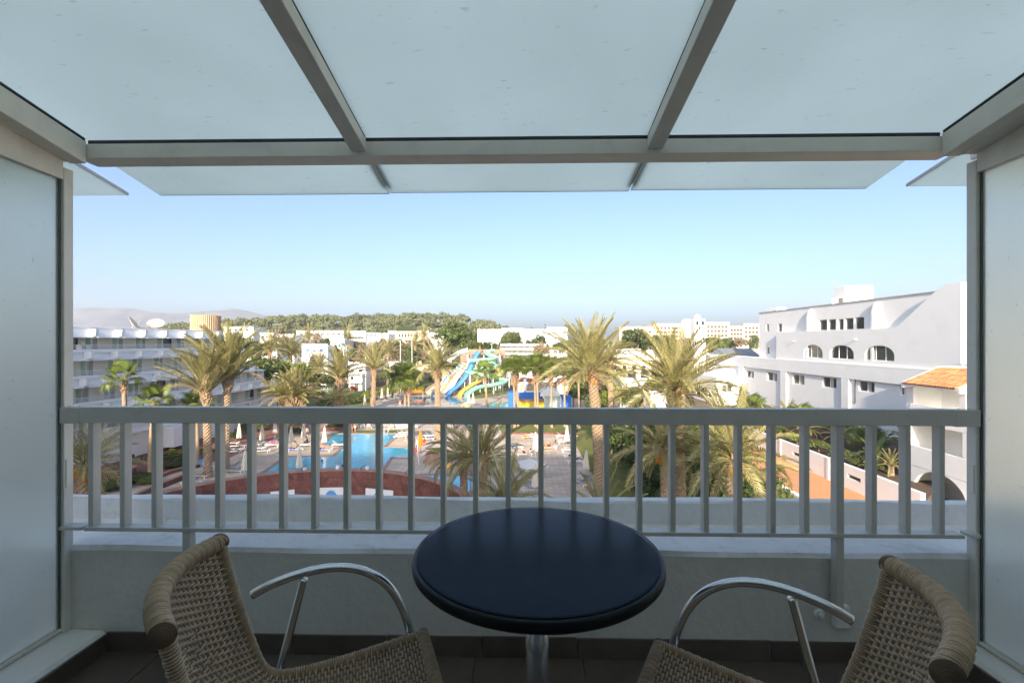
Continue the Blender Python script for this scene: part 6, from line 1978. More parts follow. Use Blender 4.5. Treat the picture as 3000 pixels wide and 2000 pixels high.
# belts of trees that hide the feet of the skyline houses
rngb = random.Random(9)
for lab, u0, u1, n_, Y_, vt_, kinds in (('mixed green tree below the skyline houses left of centre', 640, 1260, 24, 205, 992, ('broad', 'bare', 'broad', 'umbrella')), ('leafy tree in the belt behind bungalow and slides', 900, 1300, 14, 165, 1012, ('bare', 'broad', 'bare')),
                                        ('dark tree in the belt below the white apartment blocks', 1400, 1680, 9, 245, 992, ('broad', 'broad', 'bare')), ('green tree in the belt before the far beige hotel', 1760, 2230, 13, 255, 986, ('broad', 'broad', 'umbrella'))):
    for k in range(n_):
        u = u0 + (u1 - u0) * (k + rngb.uniform(.1, .9)) / n_
        Yk = Y_ + rngb.uniform(-14, 14)
        od = ('first', 'second', 'third', 'fourth', 'fifth', 'sixth', 'seventh', 'eighth', 'ninth', 'tenth', 'eleventh', 'twelfth', 'thirteenth', 'fourteenth', 'fifteenth', 'sixteenth', 'seventeenth', 'eighteenth', 'nineteenth', 'twentieth', 'twenty-first', 'twenty-second', 'twenty-third', 'twenty-fourth')[k]
        tr('belt_tree', lab + ', ' + od + ' from the left', kinds[k % len(kinds)], u, vt_ + rngb.uniform(-9, 12), Yk, rngb.uniform(34, 58), k % 2, group=lab.replace('tree ', 'trees ', 1))
# hedge of big shrubs at the right of the deck
for i, (u, v, h, w_, lab) in enumerate(((1792, 1330, 4.2, 4.4, 'far end of the dark hedge beside the deck'), (1838, 1352, 4.6, 4.8, 'dark hedge shrub behind the palm trunk'), (1880, 1375, 4.6, 5.0, 'tall dark hedge shrub right of the palm trunk'), (1905, 1410, 4.6, 5.0, 'near dark hedge shrub left of the hanging dates'), (1948, 1440, 4.4, 5.0, 'near dark hedge shrub under the hanging dates'), (2010, 1440, 4.0, 5.0, 'dark hedge shrub behind the low palm'), (1990, 1360, 4.6, 5.2, 'tall hedge shrub in the shade of the broad palm'), (1930, 1325, 4.6, 5.2, 'far tall hedge shrub below the white cube house'))):
    p = G(u, v)
    tree('hedge_shrub', lab, 'bush', p, h, w_, i, 'dark hedge shrubs right of the deck', 'shrub')
for i, (u, v, h, w_, kind, lab) in enumerate((
    (1862, 1318, 4.6, 5.0, 'bush', 'far leafy shrub of the shaded garden behind the hedge'), (1960, 1395, 4.2, 5.0, 'bush', 'leafy shrub between the palms of the shaded garden'), (2040, 1375, 4.6, 5.2, 'bush_mid', 'green shrub behind the low palm with dates'), (2080, 1420, 3.8, 4.6, 'bush', 'dark shrub under the low palm with dates'), (2060, 1325, 4.8, 5.4, 'bush_mid', 'tall green shrub before the white side block'), (2120, 1345, 4.2, 5.0, 'bush_lime', 'bright shrub left of the orange path'), (2150, 1390, 3.4, 4.2, 'bush_mid', 'rounded shrub at the path kerb'), (2005, 1300, 4.6, 5.6, 'bush', 'dark garden shrub under the broad palm'), (1905, 1285, 4.6, 5.4, 'bush_mid', 'garden shrub right of the lawn end'), (2130, 1310, 4.4, 5.4, 'bush', 'dark garden shrub by the far end of the path'),
    (2215, 1445, 2.6, 3.4, 'bush_mid', 'sunny leafy shrub beside the orange path'), (2150, 1450, 3.0, 3.6, 'bush', 'dark shrub left of the orange path'), (2260, 1420, 2.0, 2.4, 'bush_mid', 'sprawling branchy shrub over the path kerb'),
    (1745, 1230, 5.2, 5.6, 'bush_mid', 'green shrub at the far end of the lawn'), (1800, 1235, 7.4, 6.0, 'bush_lime', 'bright shrub right of the date palm trunk'), (1860, 1235, 6.4, 6.0, 'bush_mid', 'leafy shrub in front of the white cubes'), (1700, 1195, 6.2, 6.6, 'bush_mid', 'green shrub behind the lawn by the blue block'), (1760, 1190, 7.6, 6.6, 'bush_brown', 'tall light shrub left of the trunk of the date palm'), (1895, 1225, 6.6, 5.4, 'bush', 'dark leafy shrub between the white cubes'), (1835, 1205, 8.2, 5.6, 'bush_brown', 'tall dry reeds left of the white cube house'), (1925, 1250, 3.4, 5.2, 'bush', 'dark shrub left of the broad palm trunk'),
    (1640, 1135, 3.0, 5.0, 'bush_red', 'reddish bougainvillea beside the fan palms'), (1545, 1130, 3.0, 5.0, 'bush_red', 'reddish bush behind the notice board'),
    (1130, 1170, 3.4, 6.0, 'bush_lime', 'lime green shrub on the lawn beside the slim palm'), (1085, 1175, 3.0, 4.8, 'bush_lime', 'bright hedge shrub at the end of the lawn'), (1048, 1180, 1.8, 4.0, 'bush_mid', 'low hedge piece right of the lawn palm'), (1018, 1186, 1.8, 4.0, 'bush_mid', 'low hedge piece behind the lawn palm trunk'), (960, 1192, 1.6, 4.2, 'bush_mid', 'low hedge piece left of the lawn palm'), (1034, 1150, 1.9, 2.4, 'bush_red', 'round red shrub in front of the bungalow'), (1172, 1150, 4.0, 7.0, 'bush', 'dark shrub mass left of the slide pool'), (1230, 1140, 3.4, 7.0, 'bush', 'dark shrub mass behind the orange canopy'), (1275, 1132, 3.6, 8.0, 'bush', 'dark shrubs under the cream slide'),
    (855, 1190, 2.0, 5.0, 'bush', 'shaded shrub behind the stubby palms'), (790, 1185, 2.6, 6.0, 'bush', 'shaded shrub left of the stubby palms'), (920, 1165, 2.4, 6.0, 'bush', 'shaded shrub on the dark lawn'),
    (765, 1262, 1.5, 2.4, 'bush_mid', 'round clipped bush at the deck corner'), (722, 1268, 1.7, 2.6, 'bush_mid', 'round clipped bush left of the deck corner'), (690, 1290, 1.2, 2.6, 'bush', 'low dark bush behind the parasols'), (850, 1268, 0.9, 3.2, 'bush', 'planting around the stubby palm trunks'), (880, 1270, 0.9, 3.0, 'bush', 'planting right of the stubby palm trunks'), (985, 1255, 1.1, 3.2, 'bush_mid', 'clipped hedge in the raised red bed behind the pool'),
    (505, 1352, 1.4, 2.2, 'bush_lime', 'round pale green bush near the left hotel'), (482, 1358, 1.2, 2.2, 'bush', 'dark shrub left of the round pale bush'), (545, 1350, 1.0, 2.2, 'bush', 'dark low shrub right of the round pale bush'), (490, 1372, 0.8, 2.6, 'bush_mid', 'leafy ground cover below the round pale bush'), (525, 1368, 0.8, 2.4, 'bush_mid', 'leafy ground cover beside the garden border'), (585, 1332, 0.9, 2.2, 'bush', 'dark hedge behind the blue bin'), (640, 1330, 0.9, 2.2, 'bush', 'dark hedge between the date palm pair'),
    (345, 1425, 0.9, 2.8, 'bush', 'dark hedge below the round planter'), (385, 1418, 0.9, 2.8, 'bush', 'dark hedge right below the round planter'), (415, 1408, 0.9, 2.6, 'bush', 'dark hedge at the fan palm foot'), (320, 1440, 0.9, 3.0, 'bush', 'dark hedge near the parapet at the left'), (440, 1416, 0.8, 2.6, 'bush_mid', 'ground cover beside the curved border'))):
    tree('shrub', lab, kind, G(u, v), h, w_, i % 4, 'shrubs in the hotel garden', 'shrub')
# plants in the raised bed by the white hotel
def yucca(label, loc, s, seed, kind=0):
    rng_ = random.Random(seed)
    o = thing('bed_plant', label, 'plant', loc, 0, 'plants in the raised bed')
    if kind == 0:        # young palm
        link('stem', palm_trunk_mesh('stem', 0.9 * s, 0.22 * s, 0.2 * s, (0, 0), seed), o)
        for k in range(22):
            e = 75 - 75 * k / 22
            f = link('frond', FR[min(4, k // 5)], o)
            f.matrix_local = Matrix.Translation((0, 0, 0.9 * s)) @ Matrix.Rotation(rad(k * 137.5), 4, 'Z') @ Matrix.Rotation(-rad(e), 4, 'Y') @ Matrix.Scale(0.42 * s, 4)
    elif kind == 1:      # fan palm
        link('stem', thin_trunk_mesh('stem', 1.1 * s, .2, .16, (0, 0), seed), o)
        for k in range(16):
            e = 75 - 80 * k / 16
            f = link('leaf', FAN[k % 4], o)
            f.matrix_local = Matrix.Translation((0, 0, 1.1 * s)) @ Matrix.Rotation(rad(k * 137.5), 4, 'Z') @ Matrix.Rotation(-rad(e), 4, 'Y') @ Matrix.Scale(0.9 * s, 4)
    else:                # banana / strelitzia: broad paddle leaves
        for k in range(11):
            a = k * 2.4; t = k / 11
            m = MB(); L = (2.0 + rng_.uniform(-.3, .3)) * s; w_ = 0.32 * s
            d = Vector((math.cos(a), math.sin(a), 0)); sd = Vector((-d.y, d.x, 0))
            vs = []
            for q in range(7):
                f_ = q / 6
                p = d * (0.25 * s + (0.5 + 0.8 * t) * L * f_ * 0.6) + Vector((0, 0, 0.9 * s * (1 + .4 * (1 - t)) + L * (0.75 - .4 * t) * f_ - 0.7 * L * (0.3 + t) * f_ * f_))
                ww = w_ * math.sin(math.pi * min(1, f_ * 0.92 + .08)) ** .7
                vs += [p - sd * ww + Vector((0, 0, .05)), p, p + sd * ww + Vector((0, 0, .05))]
            m.add(vs, [(3 * q + c_, 3 * q + c_ + 1, 3 * q + c_ + 4, 3 * q + c_ + 3) for q in range(6) for c_ in (0, 1)])
            m.tube([(0, 0, 0), d * .12 * s + Vector((0, 0, .5 * s)), Vector(vs[1])], 0.05 * s, 5)
            link('leaf', m.mesh('leaf', 'fan_leaf', True), o)
    return o
for i, (x, y, s, kd_, lab) in enumerate(((38.0, 52.5, 1.25, 1, 'fan palm in the raised bed, right of the sloping shadow'), (37.5, 56.5, 1.3, 0, 'small feathery palm in the raised bed'), (39.5, 60, 1.4, 1, 'fan palm in the bed against the white hotel'), (35.5, 48.5, 1.2, 2, 'broad leaved banana plant in the raised bed'), (41.5, 51.5, 1.9, 2, 'tall banana plant close to the gallery wing'), (36, 61, 1.3, 0, 'feathery palm at the middle of the raised bed'), (38.5, 66, 1.5, 1, 'fan palm farther along the raised bed'), (35, 68, 1.4, 0, 'feathery palm far along the raised bed'), (40, 72, 1.6, 0, 'far feathery palm by the white hotel wall'), (34.5, 45.0, 1.0, 0, 'small palm near the gallery planter'), (36.5, 76, 1.6, 1, 'farthest fan palm of the raised bed'))):
    yucca(lab, Vector((x, y, 1.5)), s, i + 3, kd_)
for i, (x, y, lab) in enumerate(((33.2, 50, 'low leafy filler plant behind the wall slot'), (33.4, 54, 'low leafy filler plant behind the garden wall, second'), (33.3, 58, 'low leafy filler plant behind the garden wall pier'), (33.5, 63, 'filler shrub far along the garden wall'), (33.2, 46.5, 'filler shrub nearest the gallery'), (37, 50, 'dark filler shrub under the banana'), (41, 56, 'dark filler shrub at the hotel foot'), (42, 64, 'dark filler shrub along the hotel wall'), (39, 47.5, 'shaded filler shrub beside the gallery'), (43, 72, 'far filler shrub along the hotel wall'))):
    tree('bed_shrub', lab, ['bush', 'bush_mid', 'bush_lime'][i % 3], Vector((x, y, 1.5)), 1.5, 3.2, i, 'filler shrubs in the raised bed', 'shrub')
# the big loose hedge along the lawn strip
rh_ = np.random.default_rng(77)
cl = []
for k in range(210):
    y = rh_.uniform(37, 63); x0 = 10.0 + (y - 43) * 0.065
    x = x0 + 1.2 + abs(rh_.normal(0, 4.2)); x = min(x, 21.5)
    z = rh_.uniform(0.6, 3.9) * (1 - 0.25 * rh_.random())
    r_ = rh_.uniform(0.9, 1.5)
    cl.append((x, y, z, r_, r_, r_ * 0.85))
gh_ = thing('garden_hedge', 'dense dark loose hedge filling the shaded garden right of the lawn strip', 'hedge', (15, 50, 0))
link('foliage', quad_mesh('foliage', cloud(cl, 34, 0.17, rh_) - np.array([15, 50, 0]), 'leaf_a'), gh_)
st_ = MB()
for k in range(26):
    x, y = rh_.uniform(11.5, 19), rh_.uniform(38, 62)
    st_.tube([(x, y, 0), (x + .1, y, 1.2), (x + .3, y + .2, 2.6)], [.09, .07, .03], 5)
obj('stems', st_, 'bark', gh_)
# flowers of the bougainvillea by the path
p = G(2265, 1436)
rr_ = np.random.default_rng(3)
bo = thing('bougainvillea', 'bougainvillea with magenta flowers beside the orange path', 'shrub', p)
link('foliage', quad_mesh('foliage', cloud(crown_clumps(1.3, 1.3, .8, 1.0, 10, .5, rr_), 50, .13, rr_), 'leaf_a'), bo)
link('flowers', quad_mesh('flowers', cloud(crown_clumps(1.4, 1.4, .9, 1.1, 7, .35, rr_), 40, .09, rr_), 'flower_pink'), bo)
# plants in the round planter and the red raised bed behind the pool
link('foliage', quad_mesh('foliage', cloud([(0, 0, .85, 1.0, 1.0, .25)], 70, .12, rr_), 'leaf_brown'), [x for x in COL.objects if x.name.startswith('round_planter')][0])
p = G(985, 1262)
rb = thing('raised_bed', 'rectangular raised bed of red stone behind the pool', 'planter', p)
for k in range(10):
    for j in range(2):
        obj('brick', MB().box(p.x - 2.6 + .52 * k + .01, p.x - 2.6 + .52 * (k + 1) - .01, p.y - .12, p.y + .12, .26 * j + .01, .26 * j + .255), 'red_stone', rb)
obj('soil', MB().box(p.x - 2.6, p.x + 2.6, p.y + .121, p.y + 3.4, 0.0, .42), 'soil', rb)
# round stone planter near the lifeguard
c = G(1283, 1352)
rp_ = thing('stone_planter', 'round sandy stone planter with bright grass by the pool', 'planter', c)
obj('plinth', MB().lathe([(1.75, 0.0), (1.75, .18), (1.5, .2)], 30, c), 'pink_coping', rp_)
for k in range(18):
    a, b = 2 * math.pi * (k + .02) / 18, 2 * math.pi * (k + .98) / 18
    P = [c + Vector((math.cos(t) * r, math.sin(t) * r, 0)) for t, r in ((a, 1.1), (b, 1.1), (b, 1.4), (a, 1.4))]
    obj('stone', MB().prism(P, .2, 1.15), 'pink_coping', rp_)
link('grass', quad_mesh('grass', cloud([(0, 0, 1.25, 1.15, 1.15, .3)], 120, .12, rr_), 'leaf_lime'), rp_)
# ------------------------------------------------------------------ parasols
def closed_parasol(label, uv, h=2.7, matn='canvas', group='folded cream parasols'):
    p = G(*uv)
    o = thing('folded_parasol', label, 'umbrella', p, 0, group)
    key = 'par_' + matn
    if key not in TREE_CACHE:
        m = MB(); n = 16
        vs = []; fs = []
        prof = [(0.05, 2.68), (0.10, 2.5), (0.17, 2.0), (0.25, 1.4), (0.31, 0.95), (0.27, 0.8)]
        for r, z in prof:
            for k in range(n):
                rr = r * (1.18 if k % 2 else 0.72)
                a = 2 * math.pi * k / n
                vs.append((rr * math.cos(a), rr * math.sin(a), z - (0.06 if k % 2 else 0) * (z < 1)))
        for i in range(len(prof) - 1):
            for k in range(n):
                k2 = (k + 1) % n; fs.append((i * n + k2, i * n + k, (i + 1) * n + k, (i + 1) * n + k2))
        fs.append(tuple(range(n)))
        m.add(vs, fs)
        TREE_CACHE[key] = (m.mesh('canopy', matn), MB().tube([(0, 0, 0.05), (0, 0, 2.75)], 0.03, 8).mesh('pole', 'metal_grey'), MB().lathe([(0.30, 0), (0.30, 0.05), (0.06, 0.09), (0.05, 0.35)], 14).mesh('base', 'concrete'))
    for nm, me in zip(('canopy', 'pole', 'base'), TREE_CACHE[key]):
        c = link(nm, me, o); c.scale = (1, 1, h / 2.7)
    return o
for u, v, lab in ((701, 1300, 'folded cream parasol, leftmost along the deck edge'), (768, 1306, 'folded cream parasol left of the pink clothed sunbather'), (806, 1284, 'folded cream parasol behind the pink clothed sunbather'), (853, 1314, 'folded cream parasol above the crouching sunbather'), (890, 1297, 'folded cream parasol beside the man walking away'), (951, 1313, 'folded cream parasol on the pool peninsula'), (877, 1392, 'folded cream parasol seen just over the curved red wall'), (718, 1400, 'folded cream parasol left of the pool corner'), (605, 1385, 'folded cream parasol behind the left palm trunk'),
                  (1569, 1334, 'tall folded cream parasol, left of the two by the couple'), (1577, 1341, 'folded cream parasol, right of the two by the couple'), (1661, 1309, 'folded cream parasol right of the walkway, farthest'), (1717, 1398, 'folded cream parasol beside the date palm trunk'), (1568, 1452, 'folded cream parasol nearest the parapet'),
                  (1119, 1177, 'folded white parasol by the slide pool loungers, left'), (1136, 1173, 'folded white parasol by the slide pool loungers, right'), (1209, 1150, 'folded white parasol beside the orange canopy'), (1374, 1193, 'folded white parasol right of the slide pool, left of its pair'), (1386, 1193, 'folded white parasol right of the slide pool, right of its pair'), (1069, 1201, 'tip of a folded parasol just above the top rail'), (1203, 1262, 'folded white parasol beside the open one'), (1323, 1258, 'folded white parasol behind the palm crown')):
    closed_parasol(lab, (u, v), 2.9 if v > 1250 else 3.2)
closed_parasol('folded orange parasol beside the lifeguard', (1232, 1325), 3.0, 'canvas_orange', 'folded orange parasols')
def open_parasol(label, uv, w_, h, rz):
    p = G(*uv)
    o = thing('open_parasol', label, 'umbrella', p, rz, 'open square parasols')
    m = MB()
    n = 8; P = []
    for k in range(n):
        a = 2 * math.pi * k / n + math.pi / 4
        r = w_ / 2 * (1.41 if k % 2 == 0 else 1.0)
        P.append(Vector((r * math.cos(a), r * math.sin(a), h - 0.55 + (0.06 if k % 2 else 0))))
    m.add(P + [Vector((0, 0, h))] + [q - Vector((0, 0, 0.16)) for q in P], [(k, (k + 1) % n, n) for k in range(n)] + [(k, n + 1 + k, n + 1 + (k + 1) % n, (k + 1) % n) for k in range(n)])
    link('canopy', m.mesh('canopy', 'canvas_white'), o)
    link('pole', MB().tube([(0, 0, 0.05), (0, 0, h)], 0.04, 8).mesh('pole', 'metal_grey'), o)
    link('base', MB().lathe([(0.35, 0), (0.35, 0.08), (0.08, 0.12)], 14).mesh('base', 'concrete'), o)
    for k in range(n):
        link('rib', MB().tube([P[k] * 0.97 - Vector((0, 0, .03)), Vector((0, 0, h - .05))], 0.015, 4).mesh('rib', 'metal_grey'), o)
    return o
open_parasol('open white square parasol at the pool corner', (1190, 1290), 2.9, 2.7, 0.35)
open_parasol('open white square parasol over loungers near the parapet', (1553, 1420), 2.6, 2.6, 0.5)

# ------------------------------------------------------------------ sun loungers
def lounger_proto(frame, bed):
    o = thing('sun_lounger', 'proto', 'sun lounger', (0, 0, 0), 0, 'sun loungers')
    f = MB()
    for sy in (-.32, .32): f.box(-.98, .98, sy - .02, sy + .02, .30, .35)
    for x in (-.98, -.1, .94): f.box(x, x + .04, -.3, .3, .30, .345)
    link('frame', f.mesh('frame', frame), o)
    for x in (-.78, .78):
        for sy in (-.32, .32):
            link('leg', MB().box(x - .025, x + .025, sy - .02, sy + .02, 0, .30).mesh('leg', frame), o)
    b = MB()
    for k in range(11): b.box(-.14 + k * .1, -.06 + k * .1, -.30, .30, .352, .372)
    link('bed', b.mesh('bed', bed), o)
    r = MB(); ca, sa = math.cos(rad(38)), math.sin(rad(38))
    for k in range(8):
        s0 = .02 + k * .098
        r.ext([(-.16 - s0 * ca, -.30, .36 + s0 * sa), (-.16 - (s0 + .08) * ca, -.30, .36 + (s0 + .08) * sa), (-.16 - (s0 + .08) * ca, .30, .36 + (s0 + .08) * sa), (-.16 - s0 * ca, .30, .36 + s0 * sa)], (-.02 * sa, 0, -.02 * ca))
    r.tube([(-.5, -.25, .33), (-.62, -.25, .70)], .012, 5); r.tube([(-.5, .25, .33), (-.62, .25, .70)], .012, 5)
    link('backrest', r.mesh('backrest', bed), o)
    return o
PROT = {'white': lounger_proto('plastic_white', 'plastic_white'), 'grey': lounger_proto('plastic_white', 'sling_grey')}
used = set()
def lounger(label, uv, az, kind='white', group='sun loungers', towel=None):
    p = G(*uv)
    if kind not in used:
        o = PROT[kind]; used.add(kind); o.location = p; o.rotation_euler = (0, 0, rad(az)); o['label'] = label; o['group'] = group
    else:
        o = dup(PROT[kind], p, rad(az), label, group)
    if towel:
        t = MB(); n = 10
        vs = []
        for k in range(n + 1):
            x = 0.9 - 1.0 * k / n
            z = .385 + .006 * math.sin(k * 2.1)
            vs += [(x, -.33 + .02 * math.sin(k), z), (x, .33 + .02 * math.cos(k * 1.3), z), (x, .345, z - .16)]
        t.add(vs, [(3 * k + c_, 3 * k + c_ + 1, 3 * k + c_ + 4, 3 * k + c_ + 3) for k in range(n) for c_ in (0, 1)])
        tw_ = thing('beach_towel', 'proto', 'towel', p, rad(az), 'beach towels')
        link('cloth', t.mesh('cloth', towel[0]), tw_); tw_['label'] = towel[1]
    return o
# left deck
for k, (u, v) in enumerate(((678, 1303), (690, 1312), (702, 1320), (684, 1328))):
    lounger('grey sling lounger in the leftmost row, number %s from the hedge' % ('one', 'two', 'three', 'four')[k], (u, v), 190, 'grey', 'grey loungers on the left deck')
for k, (u, v) in enumerate(((752, 1318), (768, 1326), (737, 1310), (760, 1305), (778, 1300))):
    lounger('grey lounger below the parasols left of the pool, %s' % ('near left', 'nearest', 'far left', 'middle', 'far right')[k], (u, v), 185, 'grey', 'grey loungers on the left deck')
for u, v, lab in ((560, 1420, 'grey lounger against the red wall behind the palm trunk'), (690, 1385, 'grey lounger right of the palm trunk, nearer'), (682, 1372, 'grey lounger right of the palm trunk, farther'), (585, 1400, 'pale lounger left of the palm trunk')):
    lounger(lab, (u, v), 175, 'grey', 'grey loungers on the left deck')
lounger('lounger under the crouching sunbather', (866, 1322), 170, 'white', towel=('towel_blue', 'dark blue towel under the crouching sunbather'))
lounger('lounger of the dark haired woman', (900, 1308), 175, 'white', towel=('towel_white', 'white towel of the dark haired woman'))
lounger('lounger of the sunbather on the peninsula', (952, 1322), 172, 'white', towel=('towel_blue', 'blue towel on the peninsula lounger'))
lounger('empty white lounger at the peninsula edge', (993, 1308), 5, 'white')
lounger('lounger with pink clothed sunbather', (800, 1308), 178, 'white', towel=('towel_white', 'pale towel under the pink clothed sunbather'))
# behind the pool
for k in range(9):
    u = 1046 + 17 * k
    lounger('white lounger in the far row behind the pool lawn, number %s from the left' % ('one', 'two', 'three', 'four', 'five', 'six', 'seven', 'eight', 'nine')[k], (u, 1254 - (k % 2) * 3), 100 + 7 * (k % 3), 'white', 'loungers behind the pool lawn')
for u, v, lab in ((1172, 1284, 'white lounger under the open parasol, nearer'), (1180, 1278, 'white lounger under the open parasol, middle'), (1187, 1272, 'white lounger under the open parasol, farther'), (1252, 1290, 'blue covered lounger behind the orange parasol'), (1262, 1281, 'lounger right behind the orange parasol')):
    lounger(lab, (u, v), 15, 'white', 'loungers by the pool corner', ('towel_blue', 'blue towel behind the orange parasol') if u == 1252 else None)
# centre-right deck, both sides of the walkway
for k, (u, v) in enumerate(((1555, 1365), (1556, 1386), (1557, 1411), (1558, 1441))):
    lounger('grey lounger left of the walkway, %s the parapet' % ('fourth from', 'third from', 'second from', 'nearest')[k], (u, v), 0, 'grey', 'loungers left of the walkway')
for u, v, lab in ((1548, 1285, 'white lounger with two towels at the lawn border'), (1512, 1316, 'white lounger with blue towels left of the tall parasol'), (1538, 1337, 'white lounger with sunbathers left of the tall parasol'), (1436, 1358, 'white lounger behind the bushy palm'), (1446, 1290, 'white lounger farther behind the bushy palm'), (1440, 1330, 'white lounger with red towel behind the bushy palm')):
    tw_ = {1512: ('towel_blue', 'blue and white towel left of the tall parasol'), 1548: ('towel_orange', 'orange towel at the lawn border'), 1440: ('towel_red', 'red towel behind the bushy palm')}.get(u)
    lounger(lab, (u, v), 180, 'white', 'loungers left of the walkway', tw_)
lounger('white lounger of the couple, farther half', (1612, 1310), 180, 'white', 'loungers of the couple', ('towel_white', 'white towel of the couple, farther'))
lounger('white lounger of the couple, nearer half', (1610, 1316), 180, 'white', 'loungers of the couple', ('towel_orange', 'peach towel of the couple, nearer'))
for k, (u, v) in enumerate(((1648, 1283), (1671, 1283), (1655, 1299), (1667, 1324), (1674, 1343), (1686, 1357))):
    lounger('white lounger right of the walkway, %s' % ('far row left', 'far row right', 'beside the far parasol', 'fourth going nearer', 'fifth going nearer', 'nearest with a sunbather')[k], (u, v), 0, 'white', 'loungers right of the walkway')
lounger('grey lounger in the shade beside the date palm trunk', (1722, 1408), 60, 'grey', 'loungers right of the walkway')
lounger('grey lounger in the shade left of the date palm trunk', (1706, 1420), 110, 'grey', 'loungers right of the walkway')
for k in range(6):
    lounger('white lounger by the slide pool, number %s from the left' % ('one', 'two', 'three', 'four', 'five', 'six')[k], (1120 + 13 * k, 1181 - 4.2 * k), 60, 'white', 'loungers by the slide pool')

# ------------------------------------------------------------------ people
def skin_mesh(name, J, E, mats, split):
    """J: joint -> (x, y, z, radius); E: bones; one continuous skinned surface"""
    bm = bmesh.new(); lay = bm.verts.layers.skin.verify(); ids = {}
    for k, (x, y, z, r) in J.items():
        v = bm.verts.new((x, y, z)); v[lay].radius = (r, r); ids[k] = v
        if k == 'pelvis': v[lay].use_root = True
    for a, b in E: bm.edges.new((ids[a], ids[b]))
    me = bpy.data.meshes.new(name + '_rig'); bm.to_mesh(me); bm.free()
    o = bpy.data.objects.new(name + '_rig', me); COL.objects.link(o)
    o.modifiers.new('skin', 'SKIN').use_smooth_shade = True
    s = o.modifiers.new('sub', 'SUBSURF'); s.levels = 1; s.render_levels = 1
    dg = bpy.context.evaluated_depsgraph_get()
    out = bpy.data.meshes.new_from_object(o.evaluated_get(dg))
    out.name = name
    bpy.data.objects.remove(o); bpy.data.meshes.remove(me)
    out.materials.clear()
    for m in mats: out.materials.append(M[m])
    for p in out.polygons:
        p.material_index = split(p.center); p.use_smooth = True
    return out
BONES = [('pelvis', 'waist'), ('waist', 'chest'), ('chest', 'neck'), ('neck', 'head'), ('head', 'crown'), ('chest', 'shl'), ('shl', 'ell'), ('ell', 'wrl'), ('wrl', 'hal'), ('chest', 'shr'), ('shr', 'elr'), ('elr', 'wrr'), ('wrr', 'har'),
         ('pelvis', 'hpl'), ('hpl', 'knl'), ('knl', 'anl'), ('anl', 'tol'), ('pelvis', 'hpr'), ('hpr', 'knr'), ('knr', 'anr'), ('anr', 'tor')]
RAD = dict(pelvis=.15, waist=.125, chest=.155, neck=.055, head=.095, crown=.07, shl=.065, shr=.065, ell=.045, elr=.045, wrl=.033, wrr=.033, hal=.035, har=.035, hpl=.095, hpr=.095, knl=.06, knr=.06, anl=.042, anr=.042, tol=.035, tor=.035)
POSE = {
 'stand': dict(pelvis=(0, 0, .95), waist=(0, 0, 1.12), chest=(0, 0, 1.34), neck=(0, .01, 1.50), head=(0, -.02, 1.62), crown=(0, -.01, 1.70), shl=(.19, 0, 1.42), ell=(.25, .03, 1.13), wrl=(.27, -.05, .90), hal=(.27, -.07, .81), shr=(-.19, 0, 1.42), elr=(-.26, .04, 1.13), wrr=(-.25, -.06, .92), har=(-.25, -.1, .84), hpl=(.10, 0, .88), knl=(.11, -.04, .49), anl=(.11, .03, .08), tol=(.12, -.13, .04), hpr=(-.10, 0, .88), knr=(-.11, .05, .50), anr=(-.12, .16, .10), tor=(-.12, .02, .04)),
 'lie': dict(pelvis=(0, 0, .50), waist=(-.16, 0, .52), chest=(-.37, 0, .66), neck=(-.51, 0, .79), head=(-.61, 0, .88), crown=(-.68, 0, .94), shl=(-.42, .19, .68), ell=(-.24, .30, .55), wrl=(-.02, .28, .50), hal=(.07, .27, .50), shr=(-.42, -.19, .68), elr=(-.25, -.30, .55), wrr=(-.04, -.24, .58), har=(.04, -.20, .60), hpl=(.08, .10, .49), knl=(.46, .13, .58), anl=(.86, .12, .44), tol=(.92, .13, .55), hpr=(.08, -.10, .49), knr=(.44, -.13, .74), anr=(.72, -.12, .44), tor=(.82, -.12, .42)),
 'sit': dict(pelvis=(0, 0, .50), waist=(.03, 0, .66), chest=(.10, 0, .87), neck=(.17, 0, 1.02), head=(.23, 0, 1.13), crown=(.24, 0, 1.21), shl=(.11, .19, .95), ell=(.22, .24, .70), wrl=(.40, .14, .62), hal=(.46, .10, .60), shr=(.11, -.19, .95), elr=(.22, -.24, .70), wrr=(.40, -.14, .62), har=(.46, -.10, .60), hpl=(.06, .10, .48), knl=(.46, .15, .52), anl=(.48, .15, .10), tol=(.64, .16, .05), hpr=(.06, -.10, .48), knr=(.46, -.15, .52), anr=(.48, -.15, .10), tor=(.64, -.16, .05)),
 'swim': dict(pelvis=(0, .1, -.75), waist=(0, .05, -.58), chest=(0, 0, -.30), neck=(0, 0, -.08), head=(0, -.01, .08), crown=(0, 0, .16), shl=(.19, 0, -.17), ell=(.36, -.12, -.12), wrl=(.42, -.34, -.02), hal=(.42, -.42, 0), shr=(-.19, 0, -.17), elr=(-.36, -.12, -.12), wrr=(-.42, -.34, -.02), har=(-.42, -.42, 0), hpl=(.1, .1, -.8), knl=(.11, .1, -1.15), anl=(.11, .2, -1.5), tol=(.11, .1, -1.55), hpr=(-.1, .1, -.8), knr=(-.11, .1, -1.15), anr=(-.11, .2, -1.5), tor=(-.11, .1, -1.55)),
}
